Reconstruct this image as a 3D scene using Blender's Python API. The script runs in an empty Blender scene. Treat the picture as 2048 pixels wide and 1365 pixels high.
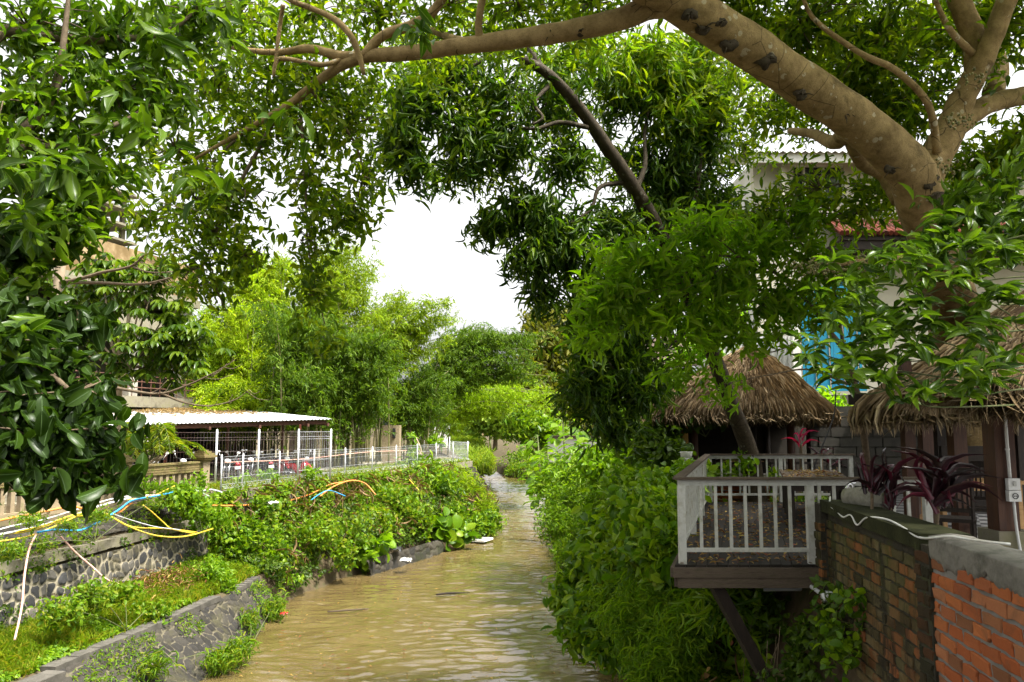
import bpy, math, random
import numpy as np
from mathutils import Vector, Matrix, noise as mnoise

random.seed(7)
RNG = np.random.default_rng(11)
SC = bpy.context.scene
COL = SC.collection

# ------------------------------------------------------------------ camera, sky, sun
CAMZ, PITCH, F = 6.0, math.radians(6.0), 1593.0
cam_d = bpy.data.cameras.new('camera')
cam_d.lens = 28.0; cam_d.sensor_width = 36.0; cam_d.clip_start = 0.05; cam_d.clip_end = 3000
cam = bpy.data.objects.new('camera', cam_d); COL.objects.link(cam)
cam.location = (0, 0, CAMZ); cam.rotation_euler = (math.radians(90) + PITCH, 0, 0)
SC.camera = cam
SUN_EL, SUN_AZ = math.radians(62), math.radians(118)      # azimuth clockwise from +Y
world = bpy.data.worlds.new("World"); SC.world = world; world.use_nodes = True
wn, wl = world.node_tree.nodes, world.node_tree.links
sky = wn.new('ShaderNodeTexSky'); sky.sky_type = 'NISHITA'; sky.sun_disc = False
sky.sun_elevation = SUN_EL; sky.sun_rotation = SUN_AZ
sky.dust_density = 6.0; sky.air_density = 1.0; sky.altitude = 0
hs = wn.new('ShaderNodeHueSaturation'); hs.inputs['Saturation'].default_value = 0.04; hs.inputs['Value'].default_value = 1.0
wl.new(sky.outputs[0], hs.inputs['Color'])
bg = wn['Background']; bg.inputs['Strength'].default_value = 0.115
wl.new(hs.outputs[0], bg.inputs['Color'])
sun_d = bpy.data.lights.new('sun', 'SUN'); sun_d.energy = 2.6; sun_d.angle = math.radians(7); sun_d.color = (1.0, 0.95, 0.86)
sun = bpy.data.objects.new('sun', sun_d); COL.objects.link(sun); sun.location = (10, -20, 40)
sd = Vector((math.sin(SUN_AZ) * math.cos(SUN_EL), math.cos(SUN_AZ) * math.cos(SUN_EL), math.sin(SUN_EL)))
sun.rotation_euler = sd.to_track_quat('Z', 'Y').to_euler()
SC.view_settings.view_transform = 'Standard'; SC.view_settings.look = 'None'
SC.view_settings.exposure = 2.0; SC.view_settings.gamma = 1.0
SC.cycles.max_bounces = 8; SC.cycles.diffuse_bounces = 2; SC.cycles.transmission_bounces = 4; SC.cycles.glossy_bounces = 3
SC.cycles.use_denoising = True

# ------------------------------------------------------------------ helpers
def P(px, py, d):
    """measured photo pixel at ground distance d -> world point"""
    zu = (682.5 - py) / F
    yf = math.cos(PITCH) - zu * math.sin(PITCH); zz = math.sin(PITCH) + zu * math.cos(PITCH)
    s = d / yf
    return Vector(((px - 1024) / F * s, d, CAMZ + zz * s))

def Pz(px, py, z):
    zu = (682.5 - py) / F
    yf = math.cos(PITCH) - zu * math.sin(PITCH); zz = math.sin(PITCH) + zu * math.cos(PITCH)
    s = (z - CAMZ) / zz
    return Vector(((px - 1024) / F * s, yf * s, z))

def wloc(o):
    v = Vector((0, 0, 0))
    while o is not None:
        v = v + o.location; o = o.parent
    return v

def tag(o, label=None, cat=None, group=None, kind=None):
    if label: o['label'] = label
    if cat: o['category'] = cat
    if group: o['group'] = group
    if kind: o['kind'] = kind
    return o

def thing(name, label, cat, loc=(0, 0, 0), group=None):
    o = bpy.data.objects.new(name, None); COL.objects.link(o); o.location = loc
    o.empty_display_size = 0.2
    return tag(o, label, cat, group)

def link_mesh(name, me, mat, parent, V):
    o = bpy.data.objects.new(name, me); COL.objects.link(o)
    if mat: me.materials.append(mat)
    if parent is not None: o.parent = parent
    return o

class MB:
    """collects shapes and links them as ONE mesh object"""
    def __init__(s): s.v = []; s.f = []
    def add(s, vs, fs):
        b = len(s.v); s.v += [tuple(x) for x in vs]; s.f += [tuple(i + b for i in f) for f in fs]; return s
    def box(s, c, size, M=None):
        c = Vector(c); hx, hy, hz = size[0] / 2, size[1] / 2, size[2] / 2
        vs = [Vector((x, y, z)) for x in (-hx, hx) for y in (-hy, hy) for z in (-hz, hz)]
        if M is not None: vs = [M @ v for v in vs]
        return s.add([c + v for v in vs], [(0, 1, 3, 2), (4, 6, 7, 5), (0, 4, 5, 1), (2, 3, 7, 6), (0, 2, 6, 4), (1, 5, 7, 3)])
    def bar(s, a, b, w, h, up=(0, 0, 1)):
        a, b = Vector(a), Vector(b); d = b - a; L = d.length
        if L < 1e-6: return s
        x = d / L; u = Vector(up)
        y = u.cross(x)
        if y.length < 1e-4: y = Vector((1, 0, 0)).cross(x)
        y.normalize(); z = x.cross(y)
        M = Matrix((x, y, z)).transposed()
        return s.box((a + b) / 2, (L, w, h), M)
    def quad(s, a, b, c, d): return s.add([a, b, c, d], [(0, 1, 2, 3)])
    def slab(s, pts, th):
        """polygon with thickness th downwards"""
        n = len(pts); pts = [Vector(p) for p in pts]; lo = [p - Vector((0, 0, th)) for p in pts]
        return s.add(pts + lo, [tuple(range(n)), tuple(range(2 * n - 1, n - 1, -1))] + [(i, n + i, n + (i + 1) % n, (i + 1) % n) for i in range(n)])
    def tube(s, pts, rad, n=8, jit=0.0):
        pts = [Vector(p) for p in pts]; m = len(pts)
        if not hasattr(rad, '__len__'): rad = [rad] * m
        vs = []; t0 = (pts[1] - pts[0]).normalized()
        ref = Vector((0, 0, 1)) if abs(t0.z) < .8 else Vector((1, 0, 0))
        x = t0.cross(ref).normalized()
        for i, p in enumerate(pts):
            t = (pts[min(i + 1, m - 1)] - pts[max(i - 1, 0)]).normalized()
            x = (x - t * x.dot(t)).normalized(); y = t.cross(x)
            for k in range(n):
                a = 2 * math.pi * k / n
                dv_ = x * math.cos(a) + y * math.sin(a); r = rad[i]
                if jit: q_ = p + dv_ * r; r *= 1 + jit * 4.5 * mnoise.noise(q_ * (1.0 / max(rad[i] * 2.6, .05))) + jit * 2.2 * mnoise.noise(q_ * (1.0 / max(rad[i] * .8, .03)))
                vs.append(p + dv_ * r)
        fs = [(i * n + k, i * n + (k + 1) % n, (i + 1) * n + (k + 1) % n, (i + 1) * n + k) for i in range(m - 1) for k in range(n)]
        fs += [tuple(range(n - 1, -1, -1)), tuple((m - 1) * n + k for k in range(n))]
        return s.add(vs, fs)
    def ball(s, c, r, n=10, m=7):
        c = Vector(c)
        if not hasattr(r, '__len__'): r = (r, r, r)
        vs = []; fs = []
        for i in range(m + 1):
            th = math.pi * i / m
            for k in range(n):
                a = 2 * math.pi * k / n
                vs.append(c + Vector((r[0] * math.sin(th) * math.cos(a), r[1] * math.sin(th) * math.sin(a), r[2] * math.cos(th))))
        for i in range(m):
            for k in range(n): fs.append((i * n + k, (i + 1) * n + k, (i + 1) * n + (k + 1) % n, i * n + (k + 1) % n))
        return s.add(vs, fs)
    def build(s, name, mat, parent=None, smooth=False, origin=None):
        V = np.array(s.v, dtype=np.float64)
        if parent is not None: off = wloc(parent)
        elif origin is not None: off = Vector(origin)
        else: off = Vector((V[:, 0].mean(), V[:, 1].mean(), V[:, 2].min()))
        me = bpy.data.meshes.new(name); me.from_pydata((V - np.array(off)).tolist(), [], s.f)
        if smooth: me.polygons.foreach_set('use_smooth', [True] * len(me.polygons))
        me.update()
        o = link_mesh(name, me, mat, parent, V)
        if parent is None: o.location = off
        return o

def np_mesh(name, V, faces, mat, parent=None, smooth=False, attrs=None, origin=None):
    """V (n,3), faces (m,k) -> mesh, quickly"""
    V = np.asarray(V, dtype=np.float64)
    if parent is not None: off = np.array(wloc(parent))
    elif origin is not None: off = np.array(origin, dtype=float)
    else: off = np.array((V[:, 0].mean(), V[:, 1].mean(), V[:, 2].min()))
    V = V - off
    me = bpy.data.meshes.new(name); k = faces.shape[1]
    me.vertices.add(len(V)); me.vertices.foreach_set('co', V.astype(np.float32).ravel())
    me.loops.add(faces.size); me.loops.foreach_set('vertex_index', faces.astype(np.int32).ravel())
    me.polygons.add(len(faces)); me.polygons.foreach_set('loop_start', np.arange(0, faces.size, k, dtype=np.int32))
    if smooth: me.polygons.foreach_set('use_smooth', np.ones(len(faces), dtype=bool))
    for an, av in (attrs or {}).items():
        a = me.attributes.new(an, 'FLOAT', 'POINT'); a.data.foreach_set('value', np.asarray(av, dtype=np.float32))
    me.update(calc_edges=True); me.validate()
    o = link_mesh(name, me, mat, parent, V)
    if parent is None: o.location = off
    return o

def bez(pts, n=24):
    """smooth curve through points (Catmull-Rom)"""
    pts = [Vector(p) for p in pts]
    q = [pts[0] * 2 - pts[1]] + pts + [pts[-1] * 2 - pts[-2]]
    out = []
    segs = len(pts) - 1; per = max(2, n // segs)
    for i in range(segs):
        a, b, c, d = q[i:i + 4]
        for k in range(per):
            t = k / per
            out.append(0.5 * ((2 * b) + (c - a) * t + (2 * a - 5 * b + 4 * c - d) * t * t + (3 * b - a - 3 * c + d) * t ** 3))
    out.append(pts[-1]); return out

def lerp_list(vals, m):
    return list(np.interp(np.linspace(0, 1, m), np.linspace(0, 1, len(vals)), vals))

# ------------------------------------------------------------------ materials
class NT:
    def __init__(s, name):
        s.m = bpy.data.materials.new(name); s.m.use_nodes = True
        s.n, s.l = s.m.node_tree.nodes, s.m.node_tree.links
        s.b = s.n['Principled BSDF']; s.out = s.n['Material Output']
    def new(s, t, **kw):
        x = s.n.new(t)
        for k, v in kw.items(): setattr(x, k, v)
        return x
    def val(s, sock, v):
        if hasattr(v, 'is_linked'): s.l.new(v, sock)
        else: sock.default_value = v
    def coord(s, which='Object'):
        return s.new('ShaderNodeTexCoord').outputs[which]
    def noise(s, scale, detail=5, rough=.6, vec=None, dist=0):
        x = s.new('ShaderNodeTexNoise'); x.inputs['Scale'].default_value = scale; x.inputs['Detail'].default_value = detail
        x.inputs['Roughness'].default_value = rough; x.inputs['Distortion'].default_value = dist
        if vec is not None: s.l.new(vec, x.inputs['Vector'])
        return x.outputs['Fac']
    def ramp(s, fac, stops):
        x = s.new('ShaderNodeValToRGB'); e = x.color_ramp.elements
        while len(e) < len(stops): e.new(.5)
        for i, (p, c) in enumerate(stops):
            e[i].position = p; e[i].color = (c[0], c[1], c[2], 1) if hasattr(c, '__len__') else (c, c, c, 1)
        s.l.new(fac, x.inputs[0]); return x.outputs[0]
    def mix(s, fac, a, b, blend='MIX'):
        x = s.new('ShaderNodeMix'); x.data_type = 'RGBA'; x.blend_type = blend
        s.val(x.inputs[0], fac)
        for i, c in ((6, a), (7, b)):
            if hasattr(c, 'is_linked'): s.l.new(c, x.inputs[i])
            else: x.inputs[i].default_value = (c[0], c[1], c[2], 1)
        return x.outputs[2]
    def math(s, op, a, b=0.0):
        x = s.new('ShaderNodeMath', operation=op); s.val(x.inputs[0], a); s.val(x.inputs[1], b); return x.outputs[0]
    def bump(s, h, strength=.5, dist=.02, normal=None):
        x = s.new('ShaderNodeBump'); x.inputs['Strength'].default_value = strength; x.inputs['Distance'].default_value = dist
        s.l.new(h, x.inputs['Height'])
        if normal is not None: s.l.new(normal, x.inputs['Normal'])
        s.l.new(x.outputs[0], s.b.inputs['Normal']); return x.outputs[0]
    def base(s, c, rough=.7, spec=.3, metal=0.0):
        if hasattr(c, 'is_linked'): s.l.new(c, s.b.inputs['Base Color'])
        else: s.b.inputs['Base Color'].default_value = (c[0], c[1], c[2], 1)
        s.val(s.b.inputs['Roughness'], rough); s.b.inputs['Specular IOR Level'].default_value = spec; s.b.inputs['Metallic'].default_value = metal
    def rand(s):
        return s.new('ShaderNodeNewGeometry').outputs['Random Per Island']
    def attr(s, name):
        return s.new('ShaderNodeAttribute', attribute_name=name).outputs['Fac']

def pmat(name, c1, c2=None, scale=4.0, rough=.75, spec=.25, metal=0.0, bump=0.0, bscale=None, c3=None, stretch=None):
    t = NT(name); vec = t.coord()
    if stretch:
        mp = t.new('ShaderNodeMapping'); mp.inputs['Scale'].default_value = stretch; t.l.new(vec, mp.inputs['Vector']); vec = mp.outputs[0]
    if c2 is None: c2 = tuple(x * .75 for x in c1)
    n1 = t.noise(scale, 7, .65, vec)
    stops = [(.35, c1), (.65, c2)] if c3 is None else [(.32, c1), (.5, c2), (.66, c3)]
    t.base(t.ramp(n1, stops), rough, spec, metal)
    if bump: t.bump(t.noise(bscale or scale * 4, 6, .7, vec), bump, .02)
    return t.m

def leafmat(name, cols, rough=.45, trans=.35, spec=.45, mid=None, tboost=(1.8, 1.95, .5)):
    t = NT(name); r = t.rand()
    cols = [(c_[0] * 1.3, c_[1] * 1.08, c_[2] * .4) for c_ in cols] if trans > .2 and name.find('cordyline') < 0 else cols
    spec = spec * .42 if trans > .2 else spec
    k = len(cols)
    c = t.ramp(r, [((i + .5) / k, cols[i]) for i in range(k)])
    if mid is not None:
        m = t.attr('mid'); c = t.mix(t.math('LESS_THAN', m, .07), c, mid)
    t.base(c, rough, spec)
    tr = t.new('ShaderNodeBsdfTranslucent')
    t.l.new(t.mix(1.0, c, tboost, 'MULTIPLY'), tr.inputs['Color'])
    ms = t.new('ShaderNodeMixShader'); ms.inputs[0].default_value = trans
    t.l.new(t.b.outputs[0], ms.inputs[1]); t.l.new(tr.outputs[0], ms.inputs[2]); t.l.new(ms.outputs[0], t.out.inputs['Surface'])
    return t.m

M = {}
M['leaf_far_ficus'] = leafmat('ficus_leaf', [(.03, .07, .010), (.055, .115, .014), (.085, .155, .018), (.13, .2, .022)], .4, .58, tboost=(2.2, 2.3, .6))
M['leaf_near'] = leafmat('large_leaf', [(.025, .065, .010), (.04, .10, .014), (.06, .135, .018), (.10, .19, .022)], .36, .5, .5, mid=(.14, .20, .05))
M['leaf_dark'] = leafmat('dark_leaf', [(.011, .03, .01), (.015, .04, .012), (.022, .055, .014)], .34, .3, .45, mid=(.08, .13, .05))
M['leaf_mango'] = leafmat('mango_leaf', [(.016, .046, .012), (.026, .070, .014), (.042, .100, .018), (.080, .150, .024)], .38, .38)
M['leaf_mango_sunlit'] = leafmat('sunlit_mango_leaf', [(.060, .140, .020), (.100, .200, .026), (.160, .240, .03)], .4, .45)  # lighter mango tone: sunshine on the crown put into the colour
M['leaf_olive'] = leafmat('olive_leaf', [(.075, .14, .012), (.105, .18, .016), (.14, .22, .02)], .42, .55, mid=(.14, .19, .05), tboost=(2.0, 2.9, .6))
M['leaf_gloss'] = leafmat('glossy_leaf', [(.022, .060, .016), (.034, .085, .018), (.060, .130, .022), (.10, .20, .03)], .3, .36, .5, mid=(.14, .2, .07))
M['leaf_umbrella'] = leafmat('umbrella_leaf', [(.024, .060, .014), (.040, .090, .018), (.085, .150, .03)], .28, .35, .6)
M['bamboo_yellow'] = leafmat('yellow_bamboo_leaf', [(.13, .25, .02), (.17, .3, .025), (.2, .32, .03), (.15, .27, .02)], .5, .45)
M['bamboo_green'] = leafmat('green_bamboo_leaf', [(.1, .19, .018), (.14, .24, .022), (.18, .27, .028)], .5, .42)
M['bamboo_dark'] = leafmat('dark_bamboo_leaf', [(.04, .1, .014), (.06, .13, .016), (.085, .16, .02)], .5, .38)
M['bamboo_bright'] = leafmat('bright_bamboo_leaf', [(.17, .3, .02), (.22, .36, .025), (.26, .38, .03)], .5, .42)
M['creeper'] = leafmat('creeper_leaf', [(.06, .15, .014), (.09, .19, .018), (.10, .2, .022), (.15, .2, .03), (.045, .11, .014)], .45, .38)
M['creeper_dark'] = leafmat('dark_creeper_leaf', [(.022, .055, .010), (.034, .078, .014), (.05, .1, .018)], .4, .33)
M['shrub_bright'] = leafmat('bright_shrub_leaf', [(.06, .15, .016), (.09, .2, .02), (.13, .24, .026)], .4, .38)
M['shrub_mid'] = leafmat('mid_shrub_leaf', [(.035, .095, .012), (.06, .15, .016), (.10, .2, .02), (.13, .23, .025)], .36, .36)
M['grass'] = leafmat('grass_blade', [(.08, .16, .016), (.11, .21, .02), (.15, .24, .03), (.2, .22, .06)], .55, .35)
M['dry'] = leafmat('dry_leaf', [(.12, .06, .02), (.2, .11, .04), (.28, .17, .05), (.3, .22, .06), (.09, .05, .03), (.16, .05, .025)], .7, .15, .2)
M['straw_dry'] = leafmat('dry_stem', [(.2, .13, .06), (.3, .2, .09), (.14, .09, .05)], .8, .1, .15)
M['tree_far'] = leafmat('far_tree_leaf', [(.05, .07, .016), (.08, .10, .022), (.12, .14, .03), (.035, .05, .014)], .5, .3)
M['tree_pale'] = leafmat('pale_tree_leaf', [(.08, .17, .05), (.12, .22, .07), (.16, .26, .08)], .5, .35)
M['reed'] = leafmat('reed_leaf', [(.1, .19, .05), (.14, .24, .07), (.2, .28, .1)], .5, .35)
M['banana'] = leafmat('banana_leaf', [(.12, .22, .03), (.16, .28, .04), (.2, .3, .06)], .4, .4)
M['palm'] = leafmat('palm_leaf', [(.05, .12, .016), (.09, .17, .02), (.17, .22, .03)], .4, .38)
M['cordyline'] = leafmat('cordyline_leaf', [(.02, .012, .012), (.022, .011, .013), (.032, .010, .015), (.14, .012, .035), (.03, .01, .014)], .3, .12, .5, mid=(.10, .012, .035), tboost=(1.6, .4, .7))
M['cordyline_pink'] = leafmat('pink_cordyline_leaf', [(.45, .02, .08), (.35, .02, .07), (.28, .03, .08)], .35, .3, .4, tboost=(1.3, .5, .7))
M['thatch'] = leafmat('thatch_straw', [(.16, .108, .055), (.23, .16, .085), (.32, .235, .13), (.10, .07, .038), (.40, .31, .19)], .85, .08, .12, tboost=(1, .9, .7))
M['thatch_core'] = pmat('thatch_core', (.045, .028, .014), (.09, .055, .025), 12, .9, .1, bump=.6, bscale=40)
M['bark'] = None

def bark(name, c1, c2, spot, scale=6):
    t = NT(name); v = t.coord()
    c = t.ramp(t.noise(scale, 8, .7, v), [(.33, c1), (.62, c2)])
    vo = t.new('ShaderNodeTexVoronoi'); vo.inputs['Scale'].default_value = 9; t.l.new(v, vo.inputs['Vector'])
    sp = t.math('MULTIPLY', t.math('LESS_THAN', vo.outputs['Distance'], .32), t.math('GREATER_THAN', t.noise(3.1, 4, .6, v), .56))
    c = t.mix(t.math('MULTIPLY', sp, .55), c, spot)
    le = t.new('ShaderNodeTexVoronoi'); le.inputs['Scale'].default_value = 55; t.l.new(v, le.inputs['Vector'])
    c = t.mix(t.math('MULTIPLY', t.math('LESS_THAN', le.outputs['Distance'], .22), .5), c, tuple(x * .45 for x in c1))
    ck = t.new('ShaderNodeTexVoronoi', feature='DISTANCE_TO_EDGE'); ck.inputs['Scale'].default_value = 3.2
    wv = t.mix(.12, v, t.new('ShaderNodeTexNoise').outputs['Color']); t.l.new(wv, ck.inputs['Vector'])
    c = t.mix(t.math('MULTIPLY', t.ramp(ck.outputs['Distance'], [(.0, 1.0), (.018, 0.0)]), t.math('GREATER_THAN', t.noise(1.2, 3, .5, v), .52)), c, tuple(x * .3 for x in c1))
    dk = t.ramp(t.noise(1.7, 6, .7, v, .6), [(.60, 0.0), (.68, 1.0)])
    c = t.mix(t.math('MULTIPLY', dk, .6), c, tuple(x * .3 for x in c1))
    t.base(c, .8, .2)
    h = t.math('ADD', t.noise(60, 5, .7, v), t.math('MULTIPLY', t.noise(12, 5, .7, v), 1.2))
    t.bump(h, .55, .015); return t.m
M['bark'] = bark('ficus_bark', (.16, .106, .042), (.34, .24, .108), (.5, .46, .34))
M['bark_grey'] = bark('mango_bark', (.028, .021, .012), (.06, .045, .027), (.15, .14, .1), 9)
M['bark_thin'] = pmat('twig_bark', (.09, .065, .04), (.16, .12, .075), 14, .8, .2, bump=.3)
M['bark_pale'] = pmat('pale_bark', (.26, .2, .13), (.4, .32, .22), 5, .8, .2, bump=.3)
M['culm'] = leafmat('bamboo_culm', [(.16, .15, .05), (.11, .13, .035), (.22, .19, .08), (.08, .085, .03)], .5, .05)
M['stem'] = pmat('green_stem', (.07, .1, .03), (.12, .12, .05), 10, .7, .2)
M['fig'] = leafmat('green_fig', [(.16, .17, .04), (.22, .19, .06), (.1, .1, .03)], .5, .05)
M['soil'] = pmat('bank_soil', (.045, .034, .02), (.085, .065, .038), 2.2, .95, .1, bump=.8, bscale=9, c3=(.055, .06, .024))
M['ground'] = pmat('yard_ground', (.17, .15, .10), (.24, .21, .15), 1.3, .95, .1, bump=.4, c3=(.12, .13, .05))
M['concrete'] = pmat('weathered_concrete', (.10, .09, .06), (.2, .18, .13), 2.5, .9, .15, bump=.4, bscale=30, c3=(.17, .16, .09))
M['concrete_dark'] = pmat('dark_concrete', (.06, .056, .046), (.115, .105, .088), 3.0, .9, .15, bump=.4, bscale=30)
M['concrete_pale'] = pmat('pale_concrete', (.28, .26, .22), (.38, .36, .3), 1.5, .9, .15, bump=.3, bscale=24)
M['baluster'] = pmat('sand_concrete', (.19, .145, .085), (.28, .22, .14), 5, .9, .15, bump=.4, bscale=30, c3=(.2, .17, .09))
M['moss_brick'] = pmat('mossy_coping', (.1, .085, .04), (.2, .15, .07), 4, .95, .1, bump=.7, bscale=25, c3=(.1, .12, .025), stretch=(1, 1, 4))
M['white_steel'] = pmat('galvanised_steel', (.55, .56, .57), (.68, .69, .7), 6, .4, .5, .3)
M['wire'] = pmat('fence_wire', (.36, .375, .39), (.46, .47, .49), 6, .45, .5, .2)
M['rust_wire'] = pmat('rusty_wire', (.06, .028, .02), (.12, .1, .095), 1.3, .6, .3, .2)
M['red_steel'] = pmat('red_oxide_steel', (.2, .055, .035), (.3, .1, .06), 5, .6, .3)
M['brown_steel'] = pmat('brown_steel', (.08, .035, .025), (.13, .06, .04), 5, .6, .3)
M['roof_white'] = pmat('white_roof_sheet', (.5, .51, .52), (.6, .61, .62), .9, .5, .3)
M['interior_shade'] = pmat('interior_shade_paint', (.02, .018, .015), (.035, .03, .025), 3, .9, .1)  # near black, holds the unlit look of the hut's inside
M['plaster_white'] = pmat('white_plaster', (.54, .52, .47), (.64, .63, .58), 1.1, .85, .2, bump=.15, bscale=30, c3=(.55, .53, .46))
M['plaster_cream'] = pmat('cream_plaster', (.44, .41, .31), (.54, .51, .41), 1.0, .85, .2, bump=.15)
M['ochre'] = pmat('ochre_wall', (.10, .068, .028), (.165, .112, .05), .8, .9, .15, bump=.3, c3=(.3, .22, .12))
M['blue_paint'] = pmat('blue_painted_steel', (.004, .14, .24), (.006, .19, .3), 2.0, .45, .4)
M['red_tile'] = leafmat('red_clay_tile', [(.085, .02, .012), (.12, .028, .015), (.06, .018, .012)], .75, 0.0, .2)
M['corr'] = pmat('grey_corrugated_sheet', (.5, .5, .48), (.62, .62, .6), 1.5, .6, .3)
M['glass_dark'] = pmat('dark_window_glass', (.02, .024, .026), (.03, .035, .036), 1.5, .12, .6)
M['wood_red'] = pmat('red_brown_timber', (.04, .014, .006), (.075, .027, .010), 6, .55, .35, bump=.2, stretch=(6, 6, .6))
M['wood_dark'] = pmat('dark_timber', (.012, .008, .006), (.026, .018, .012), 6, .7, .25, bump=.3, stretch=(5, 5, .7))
M['wood_deck'] = leafmat('deck_board', [(.015, .012, .009), (.021, .017, .013), (.027, .021, .017)], .8, 0.0, .2)
M['wood_weather'] = pmat('weathered_timber', (.055, .04, .03), (.095, .072, .053), 7, .85, .15, bump=.4, stretch=(1, 6, 6), c3=(.06, .05, .03))
M['wood_yellow'] = pmat('yellow_bamboo_post', (.36, .19, .035), (.46, .26, .06), 5, .4, .4)
M['wood_table'] = pmat('varnished_timber', (.26, .14, .05), (.36, .21, .08), 5, .5, .35, stretch=(1, 6, 6))
M['white_rail'] = pmat('white_painted_rail', (.31, .31, .275), (.42, .42, .385), 5, .55, .35, bump=.15, bscale=40, c3=(.26, .25, .19))
M['pvc_white'] = pmat('white_pvc', (.5, .5, .47), (.6, .6, .58), 2, .4, .4, c3=(.42, .4, .35))
M['pipe_orange'] = pmat('orange_conduit', (.55, .17, .03), (.66, .24, .05), 2, .5, .35, c3=(.3, .12, .04))
M['pipe_yellow'] = pmat('yellow_conduit', (.6, .42, .025), (.68, .5, .05), 2, .5, .35, c3=(.33, .25, .06))
M['pipe_blue'] = pmat('blue_pipe', (.02, .22, .48), (.04, .32, .6), 2, .45, .4, c3=(.03, .14, .25))
M['pipe_pink'] = pmat('faded_red_pipe', (.48, .22, .17), (.6, .38, .3), 2, .6, .3, c3=(.3, .16, .11))
M['pipe_black'] = pmat('black_cable', (.015, .015, .016), (.03, .03, .03), 3, .5, .4)
M['pipe_grey'] = pmat('grey_conduit', (.4, .41, .43), (.5, .51, .52), 3, .5, .4)
M['rubber'] = pmat('rubber', (.012, .012, .012), (.02, .02, .02), 8, .8, .2)
M['paint_red'] = pmat('red_bodywork', (.45, .015, .02), (.5, .02, .03), 3, .25, .5)
M['paint_black'] = pmat('black_bodywork', (.015, .015, .018), (.025, .025, .028), 3, .25, .5)
M['paint_white'] = pmat('white_bodywork', (.6, .6, .6), (.7, .7, .7), 3, .3, .5)
M['chrome'] = pmat('bright_metal', (.6, .6, .62), (.7, .7, .72), 3, .2, .5, .8)
M['lamp_glass'] = pmat('clear_lens', (.7, .7, .72), (.8, .8, .82), 3, .15, .6)
M['teal_glass'] = pmat('teal_panel', (.03, .09, .1), (.05, .13, .14), 2, .2, .5)
M['stone_pot'] = pmat('mossy_stone', (.13, .125, .1), (.22, .21, .17), 6, .95, .1, bump=.6, c3=(.09, .1, .04))

# stone masonry: attributes 'stone' (1 on a stone, 0 on mortar) and 'cell' (random per stone)
def masonry(name, stones, mortar, mscale=1.6, stain=(.1, .11, .05)):
    t = NT(name); v = t.coord()
    c = t.ramp(t.attr('cell'), [((i + .5) / len(stones), x) for i, x in enumerate(stones)])
    c = t.mix(t.math('MULTIPLY', t.noise(22, 5, .7, v), .5), c, tuple(x * .6 for x in stones[0]))
    mo = t.ramp(t.noise(7, 6, .7, v), [(.3, mortar), (.7, tuple(x * .62 for x in mortar))])
    c = t.mix(t.ramp(t.attr('stone'), [(.25, 0.0), (.5, 1.0)]), mo, c)
    st = t.ramp(t.noise(mscale, 6, .7, v), [(.5, 0.0), (.66, .8)])
    c = t.mix(st, c, stain)
    t.base(c, .92, .15); t.bump(t.noise(45, 6, .75, v), .6, .015); return t.m
M['stone_dark'] = masonry('dark_river_stone', [(.026, .024, .021), (.04, .037, .032), (.062, .055, .044), (.032, .03, .028)], (.135, .118, .08), 1.3, (.06, .056, .03))
M['stone_pale'] = masonry('mixed_river_stone', [(.04, .04, .04), (.07, .066, .06), (.12, .11, .09), (.052, .052, .052)], (.3, .265, .19), 1.1, (.12, .105, .06))
M['rough_dark'] = masonry('rough_dark_stone', [(.03, .028, .024), (.05, .045, .036), (.075, .066, .05)], (.06, .05, .035), 1.2, (.03, .034, .014))

def brickmat(name, cols, moss_z=None, streak=False, moss=(.05, .062, .012), dark=(.03, .03, .022), grime=.5, pale=None):
    t = NT(name); v = t.coord()
    c = t.ramp(t.rand(), [((i + .5) / len(cols), x) for i, x in enumerate(cols)])
    c = t.mix(t.math('MULTIPLY', t.noise(28, 6, .75, v), .45), c, tuple(x * .45 for x in cols[0]))
    if pale:
        c = t.mix(t.ramp(t.noise(1.4, 5, .7, v), [(.52, 0.0), (.62, .75)]), c, pale)
    c = t.mix(t.ramp(t.noise(1.9, 7, .72, v, .4), [(.5 - (grime - .5) * .3, 0.0), (.72 - (grime - .5) * .3, .85)]), c, dark)
    if streak:
        mp = t.new('ShaderNodeMapping'); mp.inputs['Scale'].default_value = (2.2, 2.2, .35); t.l.new(v, mp.inputs['Vector'])
        c = t.mix(t.ramp(t.noise(1.6, 6, .7, mp.outputs[0], .3), [(.5, 0.0), (.6, .88)]), c, (.016, .015, .010))
    if moss_z:
        sx = t.new('ShaderNodeSeparateXYZ'); t.l.new(v, sx.inputs[0])
        mr = t.new('ShaderNodeMapRange'); t.l.new(sx.outputs['Z'], mr.inputs[0]); mr.inputs[1].default_value = moss_z[0]; mr.inputs[2].default_value = moss_z[1]
        mm = t.math('MULTIPLY', mr.outputs[0], t.ramp(t.noise(2.6, 6, .7, v), [(.42, .05), (.62, .9)]))
        c = t.mix(mm, c, moss)
    t.base(c, .9, .15); t.bump(t.noise(55, 6, .75, v), .6, .012); return t.m
M['brick_new'] = brickmat('orange_brick', [(.36, .10, .035), (.44, .145, .05), (.30, .085, .034), (.42, .18, .085), (.2, .09, .045)], None, grime=.42, dark=(.075, .06, .04))
M['brick_old'] = brickmat('mossy_old_brick', [(.12, .078, .03), (.2, .075, .028), (.16, .12, .055), (.06, .042, .02), (.3, .1, .036), (.1, .088, .04), (.035, .026, .014)], (3.05, 4.0), grime=.5, streak=True, pale=(.15, .125, .065), dark=(.022, .022, .014))
M['brick_dark'] = brickmat('dark_damp_brick', [(.035, .028, .015), (.05, .035, .018), (.09, .04, .018), (.028, .026, .014)], None, grime=.6, dark=(.014, .014, .008))
M['block_grey'] = brickmat('grey_block', [(.065, .06, .05), (.085, .08, .067), (.048, .045, .038)], None, grime=.5, dark=(.03, .03, .026))
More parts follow.
